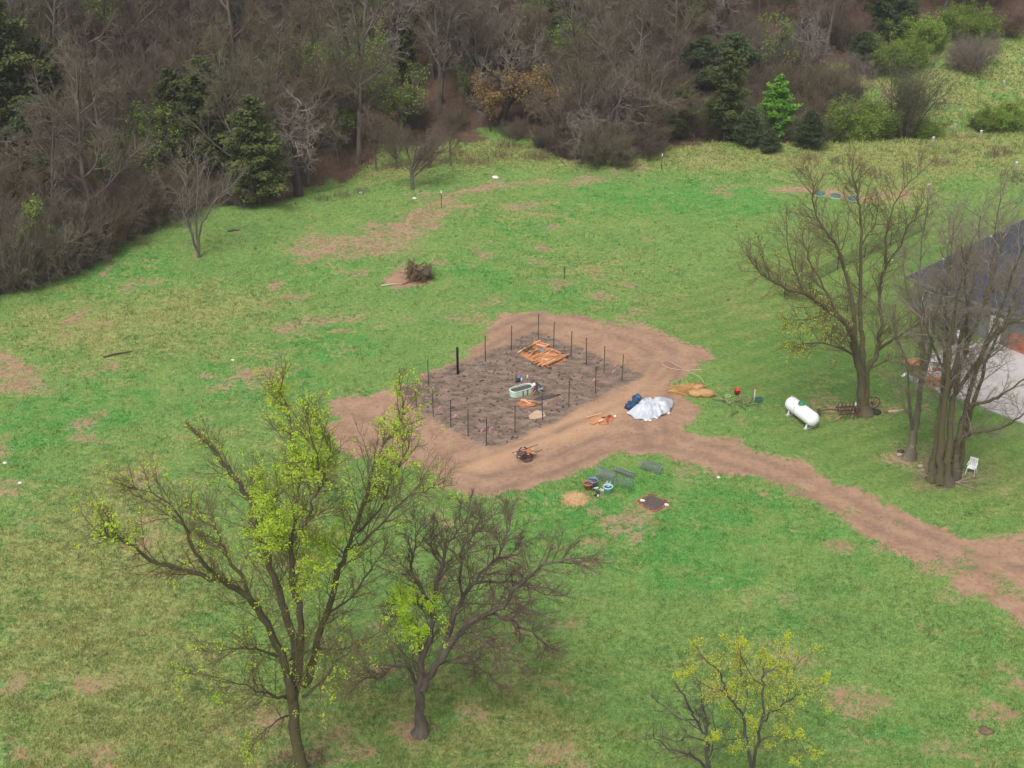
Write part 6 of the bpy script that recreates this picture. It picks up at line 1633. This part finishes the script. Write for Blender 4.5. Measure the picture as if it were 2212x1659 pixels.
t = empty('patio_table', sight(*b8(1100, 590)), .5, 'square patio table with a white rimmed glass top by the house wall', 'table')
rim = MB()
for a in range(4): rim.box((.55 * math.cos(a * math.pi / 2), .55 * math.sin(a * math.pi / 2), .78), (.10, 1.2, .06), rotz(a * math.pi / 2))
rim.build('rim', 'white_paint', t); MB().box((0, 0, .775), (1.04, 1.04, .02)).build('glass_top', 'glass', t)
for sx in (-1, 1):
    for sy in (-1, 1): MB().tube([(sx * .5, sy * .5, 0), (sx * .45, sy * .45, .76)], .03, 8).build('leg', 'siding', t)
t = empty('picnic_table', slab(*b8(450, 1300)) if False else sight(*b8(450, 1320)), .3, 'octagonal wooden picnic table at the left end of the driveway', 'table')
top = MB(); 
for k in range(7): top.box((0, -.48 + k * .16, .74), (1.15 - .9 * max(0, abs(k - 3) - 1.2) * .3, .145, .04))
for i in range(7):
    MB().box((0, -.48 + i * .16, .74), (1.15 - .27 * max(0, abs(i - 3) - 1.2), .145, .04)).build('top_board', 'plank', t)
for a in range(4): MB().box((.38 * math.cos(a * 1.57 + .8), .38 * math.sin(a * 1.57 + .8), .36), (.09, .09, .74)).build('leg', 'plank', t)
for a in range(2): MB().box((0, (a * 2 - 1) * .85, .42), (1.2, .25, .04)).build('bench_seat', 'plank', t); MB().box((0, (a * 2 - 1) * .85, .2), (.1, .2, .42)).build('bench_leg', 'plank', t)
for (x0, y0, x1, y1, lab) in ((440, 1185, 540, 1115, 'white painted board lying above the picnic table, upper one of two'), (230, 1375, 320, 1305, 'white painted board lying left of the picnic table, lower one of two')):
    a, b2 = sight(*b8(x0, y0 + 40)), sight(*b8(x1, y1 + 40)); d = b2 - a; m_ = (a + b2) / 2
    o = MB().box((0, 0, .05), (d.length, .16, .05)).build('white_board', 'white_paint', None, False, (m_.x, m_.y, m_.z + .02), (0, 0, math.atan2(d.y, d.x))); tag(o, lab, 'board')
t = empty('white_bench', sight(*b8(815, 1250)), -.35, 'white slatted bench standing on the driveway edge', 'bench')
for i in range(4): MB().box((0, -.2 + i * .13, .45), (1.0, .11, .035)).build('seat_slat', 'white_paint', t)
for i in range(3): MB().box((0, .27, .58 + i * .13), (1.0, .03, .10)).build('back_slat', 'white_paint', t)
for sx in (-1, 1):
    for yy in (-.18, .25): MB().box((sx * .42, yy, .25), (.06, .06, .5 if yy < 0 else .5)).build('leg', 'white_paint', t)
t = empty('red_trunk', sight(*b8(790, 1290)), -.35, 'low maroon box in front of the white slatted bench', 'box'); MB().box((0, -.25, .1), (.55, .3, .2)).build('body', 'brick', t); MB().box((0, -.25, .215), (.58, .33, .03)).build('lid', 'brick', t)
t = empty('firewood_stack', sight(*b8(745, 1560)), 1.05, 'stack of orange split firewood on the driveway edge', 'firewood')
fw = None
for r_ in range(6):
    for k in range(7):
        if fw is None:
            o = MB().add([(-.2, 0, -.07), (-.2, .08, .05), (-.2, -.08, .05), (.2, 0, -.07), (.2, .08, .05), (.2, -.08, .05)], [(0, 1, 2), (5, 4, 3), (0, 3, 4, 1), (1, 4, 5, 2), (2, 5, 3, 0)]).build('split_log', 'plank', t); fw = o.data
        else: o = obj('split_log', fw, None, t)
        o.location = ((r_ % 2) * .03, -.5 + k * .17, .08 + r_ * .12); o.rotation_euler = (OR.uniform(0, 6.28), 0, OR.gauss(0, .12))
t = empty('ramp_board', sight(*b8(420, 1465)), 0, 'grey weathered board leaning at the driveway end below the picnic table', 'board'); MB().box((0, 0, .1), (.8, .5, .04), eul(.25, .1, -.4)).build('board', 'galv', t); MB().box((0, .15, .05), (.6, .06, .12), rotz(-.4)).build('batten', 'galv', t)
for k, (x, y, lab) in enumerate(((1430, 640, 'white ball shaped planter by the house door, upper one of two'), (1462, 690, 'white ball shaped planter by the house door, lower one of two'))):
    t = empty('planter', sight(*b8(x, y)), 0, lab, 'planter', 'white planters by the door'); MB().lathe([(.12, 0), (.2, .1), (.22, .22), (.16, .34), (.14, .34), (.14, .3)], 16).build('bowl', 'white_paint', t, True); MB().lathe([(.14, .29), (.05, .31), (.005, .31)], 16).build('soil', 'bed_soil', t, True)
t = empty('garden_statue', sight(*b8(1130, 820)), .3, 'small white garden statue beside the dark shrubs', 'statue'); MB().lathe([(.16, 0), (.16, .08), (.12, .1), (.13, .35), (.17, .5), (.12, .62), (.06, .66)], 14).build('body', 'white_stone', t, True); lump((-.02, 0, .76), (.09, .09, .12), 3, 2, .06).build('head', 'white_stone', t, True); MB().tube([(-.1, 0, .55), (-.2, -.05, .7), (-.16, -.05, .88)], [.05, .04, .03], 8).build('arm', 'white_stone', t, True)
for k, (x, y, s, lab) in enumerate(((910, 860, .26, 'dark low shrub at the driveway corner, left one of two'), (985, 880, .22, 'dark low shrub at the driveway corner, right one of two'))):
    place('shrub0', 'dark_shrub', sight(*b8(x, y)), s, 1.0 + k, lab, 'shrub', swap={'trunk': 'twig_dark', 'crown': 'twig_dark'})
t = empty('watering_can', sight(*b8(690, 855)), 0, 'green watering can in the grass left of the dark shrubs', 'watering can'); MB().lathe([(.16, 0), (.16, .28), (.10, .32), (.09, .3)], 14).build('body', 'green_lid', t, True); MB().tube([(.14, 0, .08), (.3, 0, .22), (.38, 0, .36)], [.03, .022, .03], 8).build('spout', 'green_lid', t); MB().tube([(-.15, 0, .1), (-.27, 0, .22), (-.1, 0, .38), (.06, 0, .32)], .014, 6).build('handle', 'green_lid', t)

# wire fence round the back yard
fp = [(1694, 641), (1809, 583), (1923, 531), (1996, 499)]
def wire_fence(pts, label, Hf=1.1):
    P = [sight(*q) for q in pts]
    t = empty('yard_fence', P[0], 0, label, 'fence')
    segs = []
    for a, b in zip(P[:-1], P[1:]):
        n_ = max(1, int((b - a).length / 3.0)); segs += [a + (b - a) * (k / n_) for k in range(n_)]
    segs.append(P[-1])
    pm = None
    for q in segs:
        if pm is None: o = MB().lathe([(.035, -.2), (.035, Hf + .12), (.01, Hf + .15)], 8).build('post', 'black_pole', t); pm = o.data
        else: o = obj('post', pm, None, t)
        o.location = (q.x - P[0].x, q.y - P[0].y, tz(q.x, q.y) - P[0].z)
    w = MB(); v = MB()
    for k in range(12):
        z = .04 + Hf * k / 11
        w.tube([(q.x - P[0].x, q.y - P[0].y, tz(q.x, q.y) - P[0].z + z) for q in segs], .008, 3)
    for a, b in zip(segs[:-1], segs[1:]):
        m_ = int((b - a).length / .13)
        for k in range(m_):
            q = a + (b - a) * (k / m_); zz = tz(q.x, q.y) - P[0].z; v.tube([(q.x - P[0].x, q.y - P[0].y, zz + .03), (q.x - P[0].x, q.y - P[0].y, zz + Hf)], .008, 3)
    w.build('line_wires', 'black_pole', t); v.build('stay_wires', 'black_pole', t)
    return t
wire_fence(fp, 'low black wire fence along the far left side of the back yard')
wire_fence([(1694, 643), (1760, 657), (1830, 672), (1930, 690)], 'low black wire fence along the near side of the back yard')

# ------------------------------------------------------------------ junk round the yard trees
def c7(x, y): return (1695.9 + x / 4.286, 700.5 + y / 4.286)
t = empty('old_harrow', sight(*c7(570, 850)), .1, 'rusty old harrow with curved tines lying left of the yard tree', 'farm implement')
for yy in (-.45, 0, .45): MB().box((0, yy, .42), (1.3, .07, .07)).build('frame_bar', 'rust', t)
for xx in (-.55, .55): MB().box((xx, 0, .46), (.08, 1.1, .06)).build('cross_bar', 'rust', t)
for i in range(5):
    for yy in (-.45, 0, .45):
        x = -.5 + i * .25; MB().tube([(x, yy, .44), (x + .04, yy, .75), (x + .16, yy - .05, .85), (x + .3, yy - .08, .55), (x + .26, yy - .05, .02)], [.022, .022, .02, .018, .012], 6).build('tine', 'rust', t, True)
MB().tube([(-.6, .1, .44), (-1.3, .15, .5), (-1.75, .2, .35)], .04, 8).build('draw_bar', 'rust', t)
MB().box((-1.8, .2, .3), (.12, .5, .14), eul(.2, .5, 0)).build('hitch', 'rust', t)
MB().tube([(-.6, -.5, .3), (-1.0, -.6, .1)], .035, 7).build('skid', 'brick', t)
t = empty('gas_can', sight(*c7(662, 828)), .3, 'red fuel can at the foot of the yard tree', 'can'); MB().box((0, 0, .15), (.3, .2, .30)).build('body', 'red', t); MB().tube([(-.1, 0, .30), (-.1, 0, .37), (.08, 0, .37), (.08, 0, .30)], .018, 6).build('handle', 'red', t); MB().tube([(.1, 0, .28), (.2, 0, .40)], .02, 6).build('spout', 'red', t)
t = empty('white_board', sight(*c7(640, 815)), 0, 'narrow white board leaning upright between the harrow and the yard tree', 'board'); MB().box((0, 0, .38), (.13, .03, .80), eul(-.15, .18, .2)).build('board', 'white_paint', t); MB().box((.02, .03, .5), (.10, .03, .04), eul(0, .18, .2)).build('batten', 'white_paint', t)
t = empty('iron_wheel', sight(*c7(800, 800)), 0, 'old iron wagon wheel leaning against the right side of the yard tree', 'wheel')
w = MB(); w.tube([(.5 * math.cos(a), .10 - .12 * math.sin(a), .53 + .5 * math.sin(a)) for a in np.linspace(0, 2 * math.pi, 33)], .035, 7, False); w.build('rim', 'rust', t, True)
MB().lathe([(.08, -.08), (.08, .08)], 10).build('hub', 'rust', t, True, (0, .10, .53), (1.57, 0, 0))
for k in range(10): a = k * .628; MB().tube([(0, .10, .53), (.5 * math.cos(a), .10 - .12 * math.sin(a), .53 + .5 * math.sin(a))], .014, 5).build('spoke', 'rust', t)
t = empty('tyre', sight(*c7(842, 822)), 0, 'small black tyre lying flat right of the yard tree', 'tyre'); w = MB(); w.tube([(.24 * math.cos(a), .24 * math.sin(a), .1) for a in np.linspace(0, 2 * math.pi, 25)], .085, 9, False); w.build('tread', 'rubber', t, True); w = MB(); w.tube([(.155 * math.cos(a), .155 * math.sin(a), .1) for a in np.linspace(0, 2 * math.pi, 25)], .02, 6, False); w.build('bead', 'rust', t, True)
t = empty('scrap_sticks', sight(*c7(1000, 812)), .1, 'pale sticks and red scrap lying right of the black tyre', 'sticks')
for k in range(4): MB().tube([(-.6 + .1 * k, -.1 + .08 * k, .04), (.5 + .1 * k, .05 * k, .06)], [.03, .015], 6).build('stick', 'hose', t)
lump((-.5, -.05, .1), (.16, .12, .12), 77).build('red_scrap', 'brick', t, True)
def stone_at(p, s, lab, seed, m='stone', cat='stone', name='stone', group=None):
    o = lump((0, 0, s * .35), (s, s * .75, s * .55), seed, 2, .14).build(name, m, None, True, tuple(sight(*p))); tag(o, lab, cat, group)
def c5b(x, y): return (1828.6 + x / 5.77, 811 + y / 5.77)
for k, (x, y, s, lab) in enumerate(((655, 1000, .2, 'tan stone left of the lichen spotted trunk'), (920, 1140, .19, 'tan stone between the lichen spotted trunk and the multi trunk tree'), (950, 1185, .15, 'smaller tan stone at the left foot of the multi trunk tree'), (970, 1270, .13, 'pinkish stone in front of the left foot of the multi trunk tree'), (935, 1085, .09, 'small white stone left of the multi trunk tree'))):
    stone_at(c5b(x, y), s, lab, 300 + k)
o = lump((0, 0, .12), (.22, .16, .16), 310).build('dark_stone', 'dark_soil', None, True, tuple(sight(*c5b(675, 965)))); tag(o, 'dark lump beside the base of the lichen spotted trunk', 'stone')
t = empty('leaning_stone', sight(*c5b(1195, 1300)), .2, 'pale slab leaning on the front of the multi trunk tree', 'slab'); MB().box((0, -.05, .25), (.3, .05, .5), eul(.3, .1, 0)).build('slab', 'white_stone', t); MB().box((.05, -.1, .03), (.2, .15, .07)).build('foot', 'stone', t)
# fallen limbs at the foot of the multi trunk tree
fb = Tree(71); 
for (a, L) in ((2.9, 3.4), (3.5, 3.0), (.3, 2.2), (-.4, 1.8), (.9, 2.6), (2.4, 2.2)): fb.grow((0, -.2, .1), unit((math.cos(a), math.sin(a) * .6 - .25, .12)), L, .05, 1, dict(S_SMALL, trop=[0, -.01, 0, 0]))
o = obj('fallen_limbs', fb.mesh('fallen_limbs', 0, 9, (5, 5, 4, 3)), M['twig_grey'], None, tuple(sight(*c5b(1350, 1330)))); tag(o, 'pale broken limbs lying at the foot of the multi trunk tree', 'branches')
fb = Tree(72)
for k in range(14): a = OR.uniform(0, 6.28); fb.grow((0, 0, .5 + OR.random() * 1.3), unit((math.cos(a), math.sin(a), OR.uniform(-.5, .5))), 1.0, .018, 1, dict(S_SMALL, trop=[0, -.05, -.04, -.03]))
o = obj('sucker_shoots', fb.mesh('sucker_shoots', 0, 9, (5, 4, 3, 3)), M['twig_grey'], None, tuple(sight(*c5b(1020, 1150)))); tag(o, 'tangle of pale dry vines hanging at the left of the multi trunk tree', 'vines')
# white plastic chair, tipped
t = empty('lawn_chair', sight(*c5b(1550, 1215)), -.55, 'white plastic lawn chair right of the multi trunk tree', 'chair')
MB().box((0, 0, .42), (.50, .46, .035)).build('seat', 'white_paint', t)
for i in range(5): MB().box((-.2 + i * .1, .245, .68), (.075, .03, .48), eul(-.18, 0, 0)).build('back_slat', 'white_paint', t)
MB().box((0, .30, .90), (.5, .035, .07)).build('top_rail', 'white_paint', t)
for sx in (-1, 1):
    MB().box((sx * .26, .02, .62), (.05, .46, .03)).build('armrest', 'white_paint', t)
    for sy in (-1, 1): MB().tube([(sx * .27, sy * .24, 0), (sx * .23, sy * .20, .42)], .024, 7).build('leg', 'white_paint', t)

# ------------------------------------------------------------------ torn out root ball in the field
rb = sight(905, 603)
t = empty('root_ball', rb, 0, 'dark torn out tree stump with a tangle of roots in the field', 'stump')
core = lump((0, 0, .5), (.62, .45, .48), 401, 3, .34); core.build('root_plate', 'brushwood', t, True)
T = Tree(81)
for k in range(150):
    a = OR.uniform(0, 6.28); z = OR.uniform(.05, 1.0); d = unit((math.cos(a), math.sin(a), OR.gauss(.25, .6)))
    T.grow((d[0] * .42, d[1] * .3, z), d, OR.uniform(.5, 1.15), OR.uniform(.025, .065), 1, dict(S_SMALL, n=[5, 6, 4, 3], kids=[3, 3, 2], tap=[.5, .4, .4, .4], wob=[.2, .35, .35, .3], trop=[0, -.03, -.02, 0], rad=[.06, .05, .028, .018]))
obj('roots', T.mesh('roots', 0, 9, (6, 5, 4, 3)), M['brushwood'], t)
MB().lathe([(.42, 0), (.36, .25), (.33, .6), (.30, .72), (.02, .74)], 14).build('stump_log', 'bark_grey', t, True, (.35, -.15, .55), (.5, .9, -.3))
for k, (px, py, L, a, lab) in enumerate(((848, 617, 1.8, .15, 'pale broken root lying left of the torn out stump'), (885, 612, 1.2, .5, 'short broken root in front of the torn out stump'))):
    o = MB().tube([(-L / 2, 0, .05), (0, .1, .09), (L / 2, .02, .05)], [.06, .05, .02], 7).build('broken_root', 'brushwood' if k else 'hose', None, True, tuple(sight(px, py)), (0, 0, a)); tag(o, lab, 'branch')

# ------------------------------------------------------------------ stakes, tubes, lids and litter over the field
for (px, py, hh_, top, lab) in ((954, 450, 1.5, True, 'white tipped steel stake in the bare patch beyond the garden'), (1429, 366, 1.4, True, 'white tipped steel stake at the far field edge'), (1219, 602, 1.1, False, 'thin short stake in the grass beyond the garden')):
    t = empty('field_stake', sight(px, py), 0, lab, 'stake'); MB().box((0, 0, hh_ / 2 - .1), (.06, .04, hh_ + .2)).build('shaft', 'steel_post', t)
    MB().box((0, 0, hh_ + .02), (.075, .055, .26 if top else .06)).build('tip', 'white_paint' if top else 'straw', t)
tubes = [((2168, 190), 'white tree tube alone high in the right meadow'), ((2073, 252), 'white tree tube left of the yellow green shrub, tallest of the group'), ((2097, 268), 'thin white tree tube just left of the small greyish shrub'), ((2013, 316), 'white tree tube at the field edge below the upright dark tree'),
    ((2175, 288), 'white tree tube below the yellow green shrub'), ((2117, 300), 'small white tree tube below the small greyish shrub'), ((2210, 140), 'white tree tube at the right border of the meadow'), ((2059, 288), 'faint white tree tube between shrub and field edge'), ((2192, 372), 'white tree tube at the right border behind the yard tree'), ((2006, 416), 'white tree tube seen above the yard tree crown')]
tb = None
for k, (p, lab) in enumerate(tubes):
    t = empty('tree_tube', sight(*p), OR.uniform(0, 3), lab, 'tree tube', 'white tubes round planted saplings'); t.scale = (1, 1, OR.uniform(.75, 1.05)); t.rotation_euler = (OR.gauss(0, .05), OR.gauss(0, .05), 0)
    if tb is None:
        tb = (MB().lathe([(.10, 0), (.10, .95), (.115, .97), (.115, 1.0), (.09, 1.0), (.09, .1)], 12).build('tube', 'white_plastic', t, True), MB().box((.13, 0, .5), (.03, .03, 1.2)).build('stake', 'hose', t))
    else: obj('tube', tb[0].data, None, t); obj('stake', tb[1].data, None, t)
for k, (px, py) in enumerate(((1771, 420), (1805, 425), (1842, 431))):
    t = empty('tank_lid', sight(px, py), 0, ['left', 'middle', 'right'][k] + ' one of three round green lids on the bare patch behind the yard tree', 'lid', 'green lids in the far lawn'); MB().lathe([(.45, -.1), (.45, .14), (.42, .18), (.1, .22), (.01, .22)], 20).build('lid', 'teal', t, True); MB().lathe([(.48, -.1), (.48, .05)], 20).build('collar', 'concrete', t, True)
stone_at((1070, 386), .33, 'white boulder at the top of the bare patch beyond the garden', 501, 'white_stone', 'rock', 'boulder')
stone_at((503, 779), .13, 'small white stone in the grass left of the garden', 502, 'white_stone')
stone_at((11, 1001), .14, 'small white stone at the left border, upper one of two', 503, 'white_stone')
stone_at((43, 1045), .14, 'small white stone at the left border, lower one of two', 504, 'white_stone')
stone_at((1552, 1033), .13, 'small white stone in the grass below the dirt track', 505, 'white_stone')
stone_at((778, 418), .18, 'pale stone at the foot of the wood, left of the slim tree', 506, 'white_stone')
stone_at((895, 430), .2, 'flat pale stone below the slim tree', 507, 'white_stone')
stone_at((1925, 562), .16, 'white ball in the back yard behind the wire fence', 508, 'white_paint', 'ball', 'ball')
stone_at((1938, 546), .14, 'blue ball in the back yard beside the white ball', 509, 'blue_pot', 'ball', 'ball')
o = MB().tube([(-.95, -.25, .08), (-.2, .05, .12), (.5, .2, .1), (1.0, .45, .06)], [.065, .06, .05, .02], 8).build('fallen_log', 'bark_dark', None, True, tuple(sight(255, 768)), (0, 0, .15)); tag(o, 'dark fallen log alone in the grass at the left', 'log')
o = MB().tube([(-.5, 0, .06), (.1, .1, .10), (.5, .05, .05)], [.07, .06, .03], 8).build('fallen_branch', 'bark_dark', None, True, tuple(sight(505, 500)), (0, 0, .3)); tag(o, 'dark branch lying in the grass below the broad cedar', 'branch')
o = lump((0, 0, .02), (.32, .28, .1), 520).build('soil_mound', 'brushwood', None, True, tuple(sight(2128, 1580))); tag(o, 'small brown earth mound in the grass at the bottom right', 'soil')
# dead weed clumps
weed = Tree(91)
for k in range(60):
    a = OR.uniform(0, 6.28); r_ = OR.random() ** .5 * .8
    weed.grow((math.cos(a) * r_, math.sin(a) * r_, -.03), unit((OR.gauss(0, .35), OR.gauss(0, .35), 1)), OR.uniform(.3, .6), .014, 1, dict(S_SMALL, n=[3, 3, 3, 2], kids=[3, 3, 0], trop=[0, -.02, 0, 0]))
wm = weed.mesh('weed', 0, 9, (4, 3, 3, 3)); wm.materials.append(M['twig_rust'])
spots = [((2160, 331), 1.5, 'large rust coloured weed clump at the right field edge'), ((2030, 353), 1.1, 'rust coloured weed clump left of the large one at the right field edge'), ((2140, 337), .8, 'small rust weed clump beside the large one'), ((2196, 388), 2.0, 'broad rusty weed patch at the right border above the yard'),
    ((1750, 342), .8, 'lone brown weed clump in the pale grass above the bare strip'), ((1808, 350), .9, 'reddish weed clump behind the top of the yard tree'), ((1880, 378), 1.6, 'reddish weed patch behind the yard tree crown'), ((1030, 352), 1.6, 'rusty weed patch in the wood pocket, right of the forked tree'), ((1085, 340), 1.3, 'rusty weed patch in the middle of the wood pocket'), ((1160, 345), 1.6, 'rusty weed patch at the right of the wood pocket'),
    ((1100, 318), 1.7, 'brown weed patch at the back of the wood pocket'), ((985, 335), 1.3, 'brown weed patch at the back left of the wood pocket'), ((740, 425), 1.0, 'brown weeds at the field edge right of the twisted trunk'), ((2060, 330), .8, 'small tan weed clump below the tree tubes'), ((700, 432), .9, 'brown weeds just right of the twisted trunk'), ((780, 415), .9, 'brown weeds by the pale stone at the wood foot'),
    ((680, 1640), .9, 'brown weeds at the right foot of the tall mossy tree'), ((615, 1650), .9, 'brown weeds at the left foot of the tall mossy tree'), ((935, 1575), .5, 'brown weeds at the right foot of the low spreading tree')]
for (p, s, lab) in spots:
    q = sight(*p); o = empty('weed_clump', q, OR.uniform(0, 6), lab, 'weeds', 'dead weed clumps'); o.scale = (s, s, min(s, 1.35)); obj('stalks', wm, None, o)

# ------------------------------------------------------------------ damp spring air
HZ0, HZ1 = float(GZ.min()) - 1.5, max(float(GZ.max()), CAM_H) + 4.0
bx_ = MB().box((0, 150, (HZ0 + HZ1) / 2), (700, 640, HZ1 - HZ0)).build('haze', None)
hm = bpy.data.materials.new('haze'); hm.use_nodes = True
hn, hl = hm.node_tree.nodes, hm.node_tree.links
hn.remove(hn['Principled BSDF'])
pv_ = hn.new('ShaderNodeVolumePrincipled'); pv_.inputs['Density'].default_value = 0.0003; pv_.inputs['Color'].default_value = (0.90, 0.91, 0.92, 1); pv_.inputs['Anisotropy'].default_value = 0.2
hl.new(pv_.outputs[0], hn['Material Output'].inputs['Volume'])
bx_.data.materials.append(hm)
tag(bx_, 'thin damp haze in the air over the pasture and wood', 'haze', kind='stuff')
